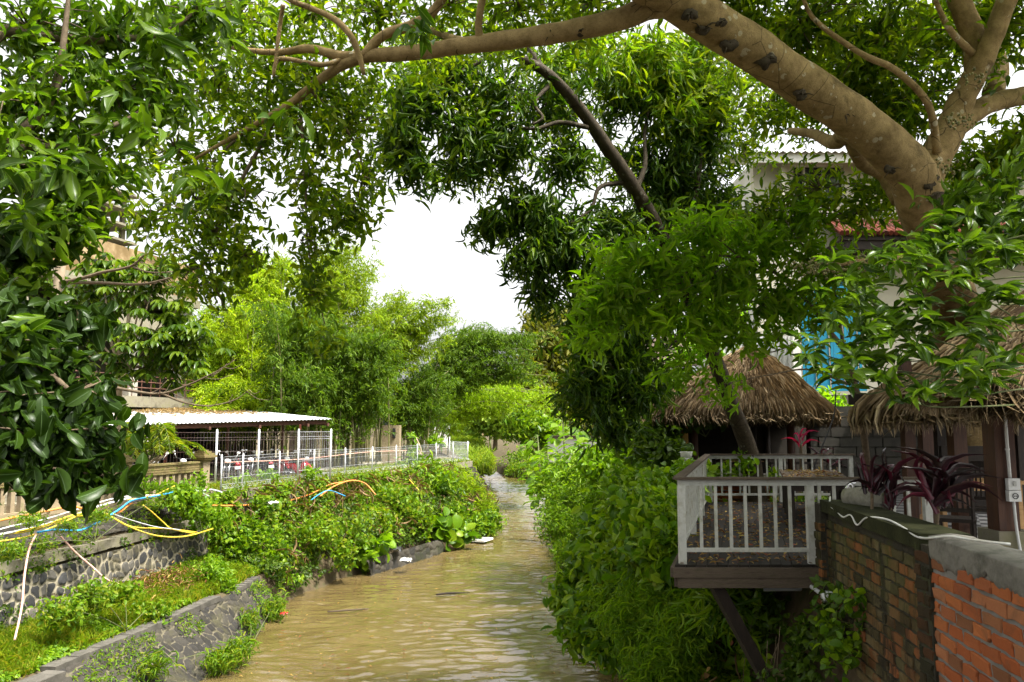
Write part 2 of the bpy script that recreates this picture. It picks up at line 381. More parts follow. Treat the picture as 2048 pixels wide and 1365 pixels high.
M['mortar_grey'] = pmat('grey_mortar', (.17, .16, .145), (.25, .24, .22), 5, .95, .1, bump=.7, bscale=35)
M['mortar_dark'] = pmat('dark_mortar', (.028, .026, .018), (.05, .046, .034), 5, .95, .1, bump=.7, bscale=35, c3=(.05, .055, .02))
M['cement'] = pmat('cement_render', (.10, .096, .08), (.17, .16, .14), 5, .9, .15, bump=.6, bscale=25, c3=(.2, .19, .16))
M['moss_cement'] = pmat('mossy_cement', (.018, .02, .009), (.04, .042, .018), 4, .95, .1, bump=.7, bscale=25)

def tilemat():
    t = NT('checkered_floor_tile'); v = t.coord()
    ch = t.new('ShaderNodeTexChecker'); ch.inputs['Scale'].default_value = 3.3
    ch.inputs['Color1'].default_value = (.46, .46, .45, 1); ch.inputs['Color2'].default_value = (.06, .06, .065, 1)
    mp = t.new('ShaderNodeMapping'); mp.inputs['Rotation'].default_value = (0, 0, .5); mp.inputs['Location'].default_value = (0, 0, .13); t.l.new(v, mp.inputs['Vector']); t.l.new(mp.outputs[0], ch.inputs['Vector'])
    c = t.mix(t.math('MULTIPLY', t.noise(3, 6, .7, v), .5), ch.outputs['Color'], (.1, .095, .085))
    t.base(c, .45, .4); return t.m
M['tile'] = tilemat()

def watermat():
    t = NT('muddy_water'); v = t.coord()
    c = t.ramp(t.noise(.35, 5, .6, v), [(.35, (.085, .060, .021)), (.65, (.115, .083, .032))])
    mp = t.new('ShaderNodeMapping'); mp.inputs['Scale'].default_value = (.8, 1.1, 1); t.l.new(v, mp.inputs['Vector'])
    mq = t.new('ShaderNodeMapping'); mq.inputs['Scale'].default_value = (.45, 1.5, 1); mq.inputs['Rotation'].default_value = (0, 0, .25); t.l.new(v, mq.inputs['Vector'])
    fo = t.math('MULTIPLY', t.ramp(t.noise(2.4, 8, .72, mq.outputs[0], .8), [(.60, 0.0), (.70, 1.0)]), t.ramp(t.noise(.5, 3, .5, v), [(.45, 0.0), (.6, 1.0)]))
    c = t.mix(t.math('MULTIPLY', fo, .55), c, (.5, .45, .34))
    t.base(c, .06, .5); t.b.inputs['IOR'].default_value = 1.9
    h = t.math('ADD', t.noise(2.2, 3, .55, mp.outputs[0], 1.5), t.math('MULTIPLY', t.noise(6.5, 4, .6, mp.outputs[0], 1.0), .5))
    t.bump(h, .6, .012); return t.m
M['water'] = watermat()

# ------------------------------------------------------------------ leaves
def templ(kind):
    if kind == 'q':
        V = [(0, 0, 0), (.42, -.5, .10), (1, 0, -.10), (.42, .5, .10)]; return np.array(V, float), np.array([(0, 1, 2), (0, 2, 3)]), np.array([0, 1, 0, 1.])
    if kind == 'l':      # lance leaf, folded and drooping
        ts = [0, .12, .35, .62, .84, 1]; ws = [.03, .26, .5, .44, .24, .02]; dz = [0, .02, .03, -.01, -.08, -.18]
    elif kind == 'o':    # broad, blunt
        ts = [0, .15, .4, .65, .88, 1]; ws = [.03, .3, .48, .5, .34, .05]; dz = [0, .02, .02, -.02, -.09, -.15]
    elif kind == 's':    # strap
        ts = [0, .3, .6, .85, 1]; ws = [.3, .5, .48, .3, .03]; dz = [0, .06, .05, -.05, -.2]
    elif kind == 'b':    # long arching blade
        ts = [0, .3, .6, .82, 1]; ws = [.42, .5, .42, .26, .03]; dz = [0, .12, .14, .02, -.2]
    V = []; A = []
    for t_, w, z in zip(ts, ws, dz):
        V += [(t_, -w, z + w * .22), (t_, 0, z), (t_, w, z + w * .22)]; A += [1, 0, 1]
    Fc = []
    for i in range(len(ts) - 1):
        a = i * 3
        Fc += [(a, a + 3, a + 4, a + 1), (a + 1, a + 4, a + 5, a + 2)]
    return np.array(V, float), np.array(Fc), np.array(A, float)
TEMPL = {k: templ(k) for k in 'qlosb'}

def unit(a): return a / np.maximum(np.linalg.norm(a, axis=1, keepdims=True), 1e-9)

def leafmesh(name, pos, dirs, L, W, kind, mat, parent=None, flat=.5, up=None, smooth=False):
    pos = np.asarray(pos, float); n = len(pos)
    if n == 0: return None
    T, Fc, A = TEMPL[kind]; k = len(T)
    x = unit(np.asarray(dirs, float))
    u = RNG.normal(size=(n, 3)) * (1 - flat); u[:, 2] += flat
    if up is not None: u = u + up
    z = unit(u - x * (u * x).sum(1, keepdims=True)); y = np.cross(z, x)
    L = np.broadcast_to(np.asarray(L, float), (n,)); W = np.broadcast_to(np.asarray(W, float), (n,))
    V = pos[:, None, :] + T[None, :, 0:1] * L[:, None, None] * x[:, None, :] + T[None, :, 1:2] * W[:, None, None] * y[:, None, :] + T[None, :, 2:3] * L[:, None, None] * z[:, None, :]
    Fa = (Fc[None] + (np.arange(n) * k)[:, None, None]).reshape(-1, Fc.shape[1])
    return np_mesh(name, V.reshape(-1, 3), Fa, mat, parent, smooth, {'mid': np.tile(A, n)})

def Bl(px, py, d, rx, ry, rd, n):
    """crown lobe measured at a photo pixel: centre, half-sizes (px, px, m), cluster count"""
    c = P(px, py, d); k = d / F
    return (c.x, c.y, c.z, rx * k, rd, ry * k, n)

def blob_points(blobs, shell=.5):
    out = []; cen = []
    for (x, y, z, rx, ry, rz, n) in blobs:
        g = unit(RNG.normal(size=(n, 3))); r = RNG.random((n, 1)) ** shell * np.clip(1 + .22 * RNG.normal(size=(n, 1)), .5, 1.6)
        out.append(np.array((x, y, z)) + g * r * np.array((rx, ry, rz))); cen.append(np.repeat([[x, y, z]], n, 0))
    return np.concatenate(out), np.concatenate(cen)

def rosettes(C, m, spread=(.5, 1.2), droop=.3, axis=None, jitter=.0, tl=0.0):
    """m leaves fanned round each centre -> positions, directions"""
    n = len(C)
    a = RNG.normal(size=(n, 3)) if axis is None else axis + RNG.normal(size=(n, 3)) * .35
    a = unit(a)
    a = np.repeat(a, m, 0); ph = RNG.random(n * m) * 2 * math.pi
    r = RNG.normal(size=(n * m, 3)); r = unit(r - a * (r * a).sum(1, keepdims=True))
    s = RNG.uniform(*spread, size=(n * m, 1))
    d = a * np.cos(s) + r * np.sin(s); d[:, 2] -= droop
    pos = np.repeat(C, m, 0) + RNG.normal(size=(n * m, 3)) * jitter + a * (RNG.random((n * m, 1)) - .6) * tl
    return pos, unit(d)

def foliage(name, blobs, m, L, W, kind, mat, parent, droop=.3, spread=(.5, 1.3), flat=.5, jitter=.05, shell=.5, lj=.48, tl=2.8):
    C, cen = blob_points(blobs, shell)
    pos, d = rosettes(C, m, spread, droop, None, jitter, tl * L)
    Ls = L * RNG.uniform(1 - lj, 1 + lj, len(pos))
    leafmesh(name, pos, d, Ls, Ls * (W / L), kind, mat, parent, flat)
    return C, cen

def twigs(name, C, cen, mat, parent, r0=.012, frac=.3, sag=.1):
    b = MB(); idx = RNG.choice(len(C), int(len(C) * frac), replace=False)
    for i in idx:
        a, c = Vector(cen[i]), Vector(C[i]); mid = (a + c) / 2 + Vector((random.uniform(-.1, .1), random.uniform(-.1, .1), (a - c).length * sag))
        b.tube([a, mid, c], [r0, r0 * .7, r0 * .4], 4)
    return b.build(name, mat, parent, True)

def limb(b, pix, radii, n=10, dens=26, jit=.03):
    pts = bez([P(*p) for p in pix], dens)
    b.tube(pts, lerp_list(radii, len(pts)), n, jit)
    return pts

# ------------------------------------------------------------------ terrain
LY = np.array([-8, 4, 12, 17, 20, 24, 26.8, 28.7, 31.8, 36.4, 41.7, 45.6, 52, 65, 88, 129, 200, 900.])
LFOOT = np.array([-6.9, -7.0, -7.05, -7.1, -7.2, -7.35, -7.5, -7.3, -6.5, -4.6, -2.4, -.9, -.9, -1.1, -2.6, -8.2, -40, -200])
def fence_x(Y): return -13 + (np.asarray(Y) - 20.3) * .318
LC = {}
LC['A'] = (LFOOT + .15, np.full(18, -.7))
capx = np.array([-11, -10.4, -9.9, -9.3, -8.85, -8.35, -8.3, -8.2, -7.5, -5.6, -3.4, -1.9, -2.2, -2.4, -4, -10, -42, -205])
capz = np.array([1.05, 1.05, 1.05, 1.05, 1.05, 1.05, 1.0, 1.0, 1.3, 1.5, 1.6, 1.6, 1.5, 1.4, 1.3, 1.2, 1.2, 1.2])
wbx = np.array([-14.5, -13, -12, -11.45, -11.05, -10.6, -10.2, -9.8, -8.6, -6.8, -4.7, -3.2, -3.2, -3.6, -5.2, -11, -44, -208])
wbz = np.array([1.25, 1.25, 1.25, 1.3, 1.3, 1.4, 1.5, 1.9, 2.3, 2.5, 2.6, 2.6, 2.5, 2.3, 2.2, 2.1, 2.1, 2.1])
wtx = wbx - np.array([.35] * 7 + [.3, .35, .4, .6, .7, .8, 1.0, 1, 1, 2, 3])
wtz = np.array([2.95] * 7 + [3.1, 3.2, 3.25, 3.25, 3.25, 3.2, 3, 2.9, 2.8, 2.8, 2.8])
top = np.minimum(fence_x(LY) + .35, wtx - .2)
top[LY > 53] = wtx[LY > 53] - 1
LC['B'] = (capx, capz); LC['C'] = (wbx, wbz); LC['D'] = (wtx, wtz); LC['E'] = (top, np.full(18, 3.62))
def left_pt(Y, t):
    """bank surface point: t 0 (water) .. 4 (yard edge)"""
    ks = 'ABCDE'; xs = np.stack([np.interp(Y, LY, LC[k][0]) for k in ks]); zs = np.stack([np.interp(Y, LY, LC[k][1]) for k in ks])
    i = np.clip(np.floor(t).astype(int), 0, 3); f = t - i; j = np.arange(len(Y))
    return np.stack([xs[i, j] * (1 - f) + xs[i + 1, j] * f, Y, zs[i, j] * (1 - f) + zs[i + 1, j] * f], 1)
RY = np.array([-8, 2, 6.4, 9.3, 12, 16.8, 20, 24, 30, 40, 55, 70, 84, 97, 129, 200, 900.])
RFOOT = np.array([3.2, 3.2, 3.3, 2.9, 2.8, 2.9, 2.6, 2.0, 1.9, 2.0, 2.4, 2.9, 3.3, -1.8, -4.6, -25, -180])
RA = (RFOOT, np.full(17, -.7))
RB = (RFOOT + np.array([.2, .2, .2, .4, .7, .9, .9, 1.0, 1.0, 1.0, 1.0, 1.0, 1, 1, 1, 2, 2]), np.array([2.2, 2.2, 2.2, 2.4, 2.5, 2.3, 2.1, 2.0, 1.9, 1.8, 1.5, 1.1, .9, .9, .9, .9, .9]))
RC = (RB[0] + np.array([.3, .3, .3, .35, .5, .8, 1.2, 1.4, 1.5, 1.5, 1.5, 1.5, 1.5, 2, 2, 2, 2]), np.array([4.2, 4.2, 4.2, 4.2, 4.2, 4.15, 4.0, 3.9, 3.7, 3.4, 2.8, 2.1, 1.8, 1.8, 1.8, 1.8, 1.8]))
RD = (RC[0] + 3.0, np.array([4.25] * 6 + [4.2, 4.1, 3.9, 3.7, 3.2, 2.8, 2.6, 2.6, 2.6, 2.6, 2.6]))
def right_pt(Y, t):
    xs = np.stack([np.interp(Y, RY, q[0]) for q in (RA, RB, RC, RD)]); zs = np.stack([np.interp(Y, RY, q[1]) for q in (RA, RB, RC, RD)])
    i = np.clip(np.floor(t).astype(int), 0, 2); f = t - i; j = np.arange(len(Y))
    return np.stack([xs[i, j] * (1 - f) + xs[i + 1, j] * f, Y, zs[i, j] * (1 - f) + zs[i + 1, j] * f], 1)

def loft(name, ptfun, tmax, Ys, nt, mat, label, far_x):
    rows = []
    for t in np.linspace(0, tmax, nt):
        p = ptfun(Ys, np.full(len(Ys), t))
        nz = np.array([mnoise.noise((q[0] * .9, q[1] * .9, q[2] * .9)) for q in p])
        if 0 < t < tmax: p = p + np.stack([nz * .12, nz * 0, nz * .10], 1)
        rows.append(p)
    e = rows[-1].copy(); e[:, 0] = far_x; rows.append(e)
    V = np.concatenate(rows); n = len(Ys)
    Fa = np.array([(r * n + i, r * n + i + 1, (r + 1) * n + i + 1, (r + 1) * n + i) for r in range(len(rows) - 1) for i in range(n - 1)])
    o = np_mesh(name, V, Fa, mat, None, False, origin=(0, 0, 0)); tag(o, label, 'ground', None, 'structure'); return o
Ysamp = np.unique(np.concatenate([np.arange(-8, 60, .5), np.arange(60, 140, 3), [150, 170, 200, 300, 500, 900]]))
loft('left_bank', left_pt, 4, Ysamp, 25, M['soil'], 'brown earth of the left river bank and the yard above it', -600)
loft('right_bank', right_pt, 3, Ysamp, 22, M['soil'], 'dark earth of the steep right river bank', 600)
b = MB(); b.slab([(-170, 24, 3.66), (-11.9, 24, 3.66), (-3.2, 51.4, 3.66), (-8, 75, 3.66), (-170, 75, 3.66)], .3)
tag(b.build('yard', M['ground']), 'bare earth parking yard behind the fences', 'ground', None, 'structure')

# river
xs = np.linspace(-12, 5, 150); ys = np.concatenate([np.geomspace(9, 130, 1000), [160, 220, 400, 900]])
xs = np.concatenate([[-220, -60], xs, [30]])
X, Y = np.meshgrid(xs, ys); Z = np.zeros_like(X)
for i in range(len(ys)):
    for j in range(len(xs)):
        x, y = X[i, j], Y[i, j]
        wx, wy = x + .5 * mnoise.noise((x * .4, y * .3, 2)), y + .8 * mnoise.noise((x * .35, y * .35, 4))
        Z[i, j] = .05 * mnoise.noise((x * .35, y * .45, 0)) + .030 * mnoise.noise((wx * 1.2 + 3, wy * 2.7, 5)) + .024 * mnoise.noise((wx * 1.9 + wy * .5, wy * 3.6 - wx * .6, 9)) + .013 * mnoise.noise((x * 3.8, y * 6.5, 1))
n = len(xs); ii, jj = np.meshgrid(np.arange(len(ys) - 1), np.arange(n - 1), indexing='ij'); a = (ii * n + jj).ravel()
o = np_mesh('river', np.stack([X.ravel(), Y.ravel(), Z.ravel()], 1), np.stack([a, a + 1, a + n + 1, a + n], 1), M['water'], None, True, origin=(0, 0, 0))
tag(o, 'muddy brown river flowing away between the banks', 'river', None, 'structure')

# ------------------------------------------------------------------ stone walls of the left bank
def stone_shell(name, mat, lower, upper, Ys, nv, cell, bump, label, cat, out=.05, seed=3, joint=(.03, .14)):
    """masonry face between two lines (functions of Y giving x, z); real stones raised from the mortar"""
    rg = np.random.default_rng(seed)
    n = len(Ys); lo = np.array([lower(y) for y in Ys]); hi = np.array([upper(y) for y in Ys])
    vs = np.linspace(0, 1, nv)
    X = lo[None, :, 0] * (1 - vs[:, None]) + hi[None, :, 0] * vs[:, None]; Zz = lo[None, :, 1] * (1 - vs[:, None]) + hi[None, :, 1] * vs[:, None]
    Yg = np.broadcast_to(Ys, X.shape)
    hgt = np.hypot(hi[:, 0] - lo[:, 0], hi[:, 1] - lo[:, 1]).mean()
    U = np.array(Yg, float); Vv = vs[:, None] * hgt + np.zeros_like(U)
    U, Vv = U + .16 * cell * np.sin(Vv * 5.1 / cell * .35 + U * 1.7) + .14 * cell * np.sin(U * 2.3 / cell * .6 + 1), Vv * .92 + .2 * cell * np.sin(U * 1.9 / cell * .5 + Vv * 2.0) + .12 * cell * np.sin(U * 7.7 + 3 * Vv)
    gx = np.floor(U / cell).astype(int); gy = np.floor(Vv / cell).astype(int)
    H = rg.random((400, 400, 3))
    f1 = np.full(U.shape, 9.); f2 = np.full(U.shape, 9.); cid = np.zeros(U.shape)
    for dx in (-1, 0, 1):
        for dy in (-1, 0, 1):
            h = H[(gx + dx) % 400, (gy + dy) % 400]
            d = np.hypot((gx + dx + .15 + .7 * h[..., 0]) * cell - U, (gy + dy + .15 + .7 * h[..., 1]) * cell - Vv) / cell * (1 + .35 * (h[..., 2] - .5))
            cl = d < f1
            f2 = np.where(cl, f1, np.minimum(f2, d)); cid = np.where(cl, h[..., 2], cid); f1 = np.where(cl, d, f1)
    e = np.clip((f2 - f1 - joint[0] - .25 * joint[1] * np.sin(U * 3 + Vv * 5)) / joint[1], 0, 1); hgtm = e * e * (3 - 2 * e)
    nx = (hi[:, 1] - lo[:, 1]); nzv = -(hi[:, 0] - lo[:, 0]); ln = np.hypot(nx, nzv); nx, nzv = nx / ln, nzv / ln
    disp = hgtm * bump * (.6 + .8 * cid) + out
    V = np.stack([X + nx[None] * disp, Yg, Zz + nzv[None] * disp], -1).reshape(-1, 3)
    ii, jj = np.meshgrid(np.arange(nv - 1), np.arange(n - 1), indexing='ij'); a = (ii * n + jj).ravel()
    o = np_mesh(name, V, np.stack([a, a + 1, a + n + 1, a + n], 1), mat, None, True, {'stone': hgtm.ravel(), 'cell': cid.ravel()})
    return tag(o, label, cat)

foot = lambda y: (np.interp(y, LY, LFOOT) + .12, -.35)
cap = lambda y: (np.interp(y, LY, capx) + .05, 1.02)
stone_shell('embankment_wall', M['stone_dark'], foot, cap, np.arange(15.7, 26.6, .04), 56, .29, .05, 'sloping dark stone embankment wall rising out of the brown water', 'wall', joint=(.05, .13))
b = MB()
Yc = np.arange(16.6, 23.6, .35)
for i in range(len(Yc) - 1):
    y0, y1 = Yc[i], Yc[i + 1]; x0, x1 = np.interp([y0, y1], LY, capx)
    sag = random.uniform(-.012, .012)
    b.bar((x0 + .02, y0, 1.10 + sag), (x1 + .02, y1 + .003, 1.10 + sag), .34, .14)
tag(b.build('stone_coping', M['concrete_dark']), 'long grey coping slab along the top of the sloping embankment wall', 'coping')
b = MB(); Yc = np.arange(24.0, 26.7, .3)
for i in range(len(Yc) - 1):
    x0, x1 = np.interp([Yc[i], Yc[i + 1]], LY, capx)
    b.bar((x0 + .02, Yc[i], 1.08), (x1 + .02, Yc[i + 1], 1.08 - .02), .3, .12)
tag(b.build('stone_coping', M['concrete_dark']), 'short far piece of grey coping beyond the break in the embankment wall', 'coping')
b = MB(); a1, a2 = Pz(112, 1352, 1.1), Pz(20, 1390, 1.1)
b.bar(a1, a2, .42, .2)
b.bar(a1 + (a2 - a1) * .03 + Vector((.05, 0, -.13)), a2 + Vector((.06, 0, -.13)), .34, .1)
tag(b.build('broken_kerb', M['concrete_dark']), 'broken grey kerb stone in the grass at the bottom left corner', 'kerb')
wb = lambda y: (np.interp(y, LY, wbx) + .04, 1.1); wt = lambda y: (np.interp(y, LY, wtx) + .12, 2.55)
stone_shell('retaining_wall', M['stone_pale'], wb, wt, np.arange(12, 27.2, .04), 44, .27, .05, 'pale mortared river stone retaining wall behind the grassy ledge', 'wall', seed=5, joint=(.16, .12))
b = MB(); Yc = np.arange(12, 27.3, .4)
for i in range(len(Yc) - 1):
    x0, x1 = np.interp([Yc[i], Yc[i + 1]], LY, wtx); z = 2.78
    b.bar((x0 + .12, Yc[i], z), (x1 + .12, Yc[i + 1] + .004, z), .22 + random.uniform(-.02, .02), .26 + random.uniform(-.03, .03))
tag(b.build('concrete_band', M['concrete']), 'stained concrete band capping the pale stone retaining wall', 'coping')
rl = lambda y: (np.interp(y, LY, wtx) - .05, 2.93); ru = lambda y: (np.interp(y, LY, LC['E'][0]) * .55 + np.interp(y, LY, wtx) * .45 - .1, 3.45)
stone_shell('rubble_wall', M['rough_dark'], rl, ru, np.arange(12, 29, .05), 26, .2, .08, 'rough dark rubble course under the coloured pipes', 'wall', seed=8)
# masonry under the fence and the low plinth by the water
fl = lambda y: (fence_x(y) + .75, 2.6); fu = lambda y: (fence_x(y) + .62, 3.35)
stone_shell('fence_footing', M['rough_dark'], fl, fu, np.arange(28.4, 51.5, .06), 18, .25, .07, 'rough stone footing below the concrete kerb of the mesh fence', 'wall', seed=9)
b = MB(); Yc = np.concatenate([np.arange(28.3, 51.4, 2.9), [51.5]])
for i in range(len(Yc) - 1):
    b.bar((fence_x(Yc[i]) + .3, Yc[i] + .02, 3.52), (fence_x(Yc[i + 1]) + .3, Yc[i + 1] - .02, 3.52), .55, .36)
tag(b.build('fence_kerb', M['concrete']), 'long mossy concrete kerb carrying the grey mesh fence', 'kerb')
stone_shell('river_plinth', M['rough_dark'], lambda y: (np.interp(y, LY, LFOOT) + .55, -.3), lambda y: (np.interp(y, LY, LFOOT) + .35, .62), np.arange(32.5, 38.5, .05), 20, .3, .06, 'low stone plinth at the waterline under the creepers', 'wall', seed=12)

# ------------------------------------------------------------------ balustrade of the left bank
def along(y, dx=0): return Vector((float(fence_x(y)) + dx, y, 3.62))
def pillar(y, label, hgt=1.12):
    t = thing('balustrade_pillar', label, 'pillar', along(y), 'capped pillars of the concrete balustrade')
    c = along(y); R = Matrix.Rotation(-.3, 3, 'Z')
    b = MB(); b.box(c + Vector((0, 0, hgt / 2)), (.34, .34, hgt), R); b.box(c + Vector((0, 0, .08)), (.44, .44, .2), R); b.build('shaft', M['baluster'], t)
    b = MB()
    for w, z, h in ((.42, hgt + .03, .06), (.54, hgt + .10, .08), (.66, hgt + .18, .08), (.54, hgt + .255, .07), (.40, hgt + .32, .06), (.26, hgt + .375, .05)):
        b.box(c + Vector((0, 0, z)), (w, w, h), R)
    b.build('cap', M['moss_brick'], t)
pil_y = [27.7, 24.1, 21.9, 19.6]
for y, lb in zip(pil_y, ('capped balustrade pillar at the end beside the grey mesh fence', 'capped balustrade pillar standing in front of the palm', 'capped balustrade pillar half hidden behind dark hanging leaves', 'capped balustrade pillar at the edge of the photo by the orange pipe')):
    pillar(y, lb)
for (y0, y1), lb in zip(((24.1, 27.7), (21.9, 24.1), (19.6, 21.9)), ('concrete balustrade panel between the palm pillar and the mesh fence', 'concrete balustrade panel behind the dark hanging leaves', 'concrete balustrade panel above the start of the orange pipe')):
    t = thing('balustrade', lb, 'balustrade', along((y0 + y1) / 2), 'concrete balustrade panels')
    a, c = along(y0 + .19), along(y1 - .19); d = (c - a)
    b = MB(); b.bar(a + Vector((0, 0, .93)), c + Vector((0, 0, .93)), .2, .3)
    for k in range(4): b.bar(a + Vector((.1, 0, .82 + k * .075)), c + Vector((.1, 0, .82 + k * .075)), .03, .05)
    b.bar(a + Vector((0, 0, 1.11)), c + Vector((0, 0, 1.11)), .28, .06); b.build('top_rail', M['moss_brick'], t)
    b = MB(); b.bar(a + Vector((0, 0, .06)), c + Vector((0, 0, .06)), .24, .14); b.build('base_rail', M['baluster'], t)
    nb = int(d.length / .26)
    for k in range(nb):
        q = a + d * ((k + .5) / nb); b = MB(); R = Matrix.Rotation(-.3 + random.uniform(-.05, .05), 3, 'Z')
        b.box(q + Vector((0, 0, .455)), (.13, .12, .65), R); b.build('baluster', M['baluster'], t)

# ------------------------------------------------------------------ mesh fences
def mesh_panel(name, a, c, h, mat, parent, z0=.08, sp=.085, r=.0033, rows=(0, .33, .66, 1), bend=True):
    b = MB(); d = Vector(c) - Vector(a); n = max(2, int(d.length / sp)); nrm = Vector((d.y, -d.x, 0)).normalized()
    for k in range(n + 1):
        q = Vector(a) + d * (k / n)
        if bend:
            b.tube([q + Vector((0, 0, z0)) + nrm * .13, q + Vector((0, 0, z0 + .1)), q + Vector((0, 0, z0 + h - .1)), q + Vector((0, 0, z0 + h)) + nrm * .1], r, 4)
        else: b.tube([q + Vector((0, 0, z0)), q + Vector((0, 0, z0 + h))], r, 4)
    for f in rows:
        off = nrm * (.13 if f == 0 and bend else .1 if f == 1 and bend else 0)
        b.tube([Vector(a) + Vector((0, 0, z0 + h * f)) + off, Vector(c) + Vector((0, 0, z0 + h * f)) + off], r * 1.5, 4)
    for f in (.12, .9):
        b.tube([Vector(a) + Vector((0, 0, z0 + h * f)), Vector(c) + Vector((0, 0, z0 + h * f))], r * 1.5, 4)
    return b.build(name, mat, parent)
def fpt(y): return Vector((float(fence_x(y)) + .28, y, 3.70))
t = thing('mesh_fence', 'low galvanised wire mesh fence along the top of the river wall', 'fence', fpt(40))
py_ = [28.25, 29.4, 31.6, 34.0, 36.5, 39.0, 41.5, 44.0, 46.5, 49.0, 51.4]
for y in py_:
    b = MB(); b.tube([fpt(y), fpt(y) + Vector((0, 0, 1.22))], .032, 8); b.ball(fpt(y) + Vector((0, 0, 1.23)), .034, 8, 4); b.build('post', M['white_steel'], t, True)
for i in range(len(py_) - 1):
    mesh_panel('wire_panel', fpt(py_[i]) + Vector((.02, 0, 0)), fpt(py_[i + 1]) + Vector((.02, 0, 0)), 1.1, M['wire'], t)
e0 = fpt(51.4); e1 = e0 + Vector((-1.5, 4.2, 0))
mesh_panel('wire_panel', e0, e1, 1.1, M['wire'], t)
b = MB(); b.tube([e1, e1 + Vector((0, 0, 1.22))], .032, 8); b.build('post', M['white_steel'], t, True)
b = MB(); b.tube(bez([fpt(28.3) + Vector((.08, 0, .98)), fpt(33) + Vector((.1, 0, .9)), fpt(38) + Vector((.1, 0, 1.0)), fpt(42.5) + Vector((.1, 0, .95))], 20), .018, 6)
tag(b.build('bamboo_rod', M['pipe_pink'], None, True), 'thin reddish rod tied along the low mesh fence', 'rod')
t = thing('parking_fence', 'tall rusty mesh fence with white posts in front of the motorbikes', 'fence', P(500, 975, 31))
hp = [P(-60, 1020, 27.0), P(120, 1000, 28.0), P(290, 985, 29.2), P(430, 973, 30.2), P(515, 964, 31.4), P(595, 957, 32.6), P(660, 952, 33.9)]
for q in hp: q.z = 3.66
for i, q in enumerate(hp):
    b = MB(); b.tube([q, q + Vector((0, 0, 2.12))], .04, 8); b.ball(q + Vector((0, 0, 2.13)), .045, 8, 4); b.build('post', M['white_steel'] if i > 2 else M['rust_wire'], t, True)
for i in range(len(hp) - 1):
    mesh_panel('wire_panel', hp[i], hp[i + 1], 1.95, M['rust_wire'] if i < 5 else M['wire'], t, .1, .11, .0036, (0, .2, .42, .63, .85, 1), False)
back = hp[-1] + Vector((-3.4, 6, 0))
mesh_panel('wire_panel', hp[-1], back, 1.95, M['rust_wire'], t, .1, .12, .005, (0, .2, .42, .63, .85, 1), False)

# ------------------------------------------------------------------ parking shed
t = thing('parking_shed', 'open motorbike shed with a white corrugated roof behind the fence', 'shed', P(430, 975, 36))
A, Bq, Cq, D = P(150, 853, 30.6), P(664, 838, 34), P(486, 820, 46), P(165, 812, 44)
nu, nv = 260, 3; V = []
for v in range(nv):
    for u in range(nu):
        fu_, fv_ = u / (nu - 1), v / (nv - 1)
        p = (A * (1 - fu_) + Bq * fu_) * (1 - fv_) + (D * (1 - fu_) + Cq * fu_) * fv_
        V.append((p.x, p.y, p.z + .022 * math.sin(u * math.pi / 2)))
nrow = len(V); V = V + [(x, y, z - .015) for x, y, z in V]
Fa = []
for v in range(nv - 1):
    for u in range(nu - 1):
        a = v * nu + u; Fa.append((a, a + 1, a + nu + 1, a + nu)); Fa.append((nrow + a, nrow + a + nu, nrow + a + nu + 1, nrow + a + 1))
for u in range(nu - 1): Fa.append((u, nrow + u, nrow + u + 1, u + 1))
np_mesh('roof', np.array(V), np.array(Fa), M['roof_white'], t)
b = MB(); dn = Vector((0, 0, -.14))
b.bar(A + dn + Vector((0, .25, 0)), Bq + dn + Vector((-.3, .25, 0)), .1, .16)
for f in (.35, .7): b.bar(A.lerp(D, f) + dn, Bq.lerp(Cq, f) + dn, .08, .14)
for f in (.1, .3, .5, .7, .9, .985): b.bar(A.lerp(Bq, f) + dn * 1.7, D.lerp(Cq, f) + dn * 1.7, .08, .12)
b.build('roof_beam', M['brown_steel'], t)
for f, k in ((.12, 0), (.36, 0), (.62, 0), (.86, 0), (.2, 1), (.55, 1), (.9, 1)):
    q = A.lerp(Bq, f).lerp(D.lerp(Cq, f), .85 if k else .16)
    b = MB(); b.box(Vector((q.x, q.y, (q.z + 3.66) / 2 - .12)), (.1, .1, q.z - 3.66 - .24)); b.build('post', M['red_steel'] if f < .5 else M['brown_steel'], t)
b = MB()
for f in (.3, .86): 
    q = A.lerp(Bq, f) + Vector((0, .2, -.3)); b = MB(); b.box(q, (.08, .08, .22)); b.build('bracket', M['red_steel'], t)
bw0, bw1 = D + Vector((0, -.4, 0)), Cq + Vector((-.6, -.4, 0))
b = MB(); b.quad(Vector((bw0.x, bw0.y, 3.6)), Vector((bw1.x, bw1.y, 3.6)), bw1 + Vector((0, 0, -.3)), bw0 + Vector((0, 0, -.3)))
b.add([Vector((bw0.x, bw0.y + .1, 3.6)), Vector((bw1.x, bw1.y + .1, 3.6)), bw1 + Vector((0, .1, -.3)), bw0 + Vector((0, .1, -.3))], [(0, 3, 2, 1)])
b.build('dark_backing', M['wood_dark'], t)  # dark sheet added for the shade under the roof; bamboo stands behind
# bamboo litter on the roof
n = 2600; fu_ = RNG.beta(2.2, 1.6, n) * .92; fv_ = 1 - RNG.beta(1.1, 2.6, n) * .75
pos = (np.array(A)[None] * (1 - fu_[:, None]) + np.array(Bq)[None] * fu_[:, None]) * (1 - fv_[:, None]) + (np.array(D)[None] * (1 - fu_[:, None]) + np.array(Cq)[None] * fu_[:, None]) * fv_[:, None]
pos[:, 2] += .05; dd = RNG.normal(size=(n, 3)); dd[:, 2] *= .12
o = leafmesh('roof_litter', pos, dd, .24, .1, 'q', M['straw_dry'], None, .95); tag(o, 'orange dry bamboo litter lying on the white shed roof', 'leaf litter', None, 'stuff')

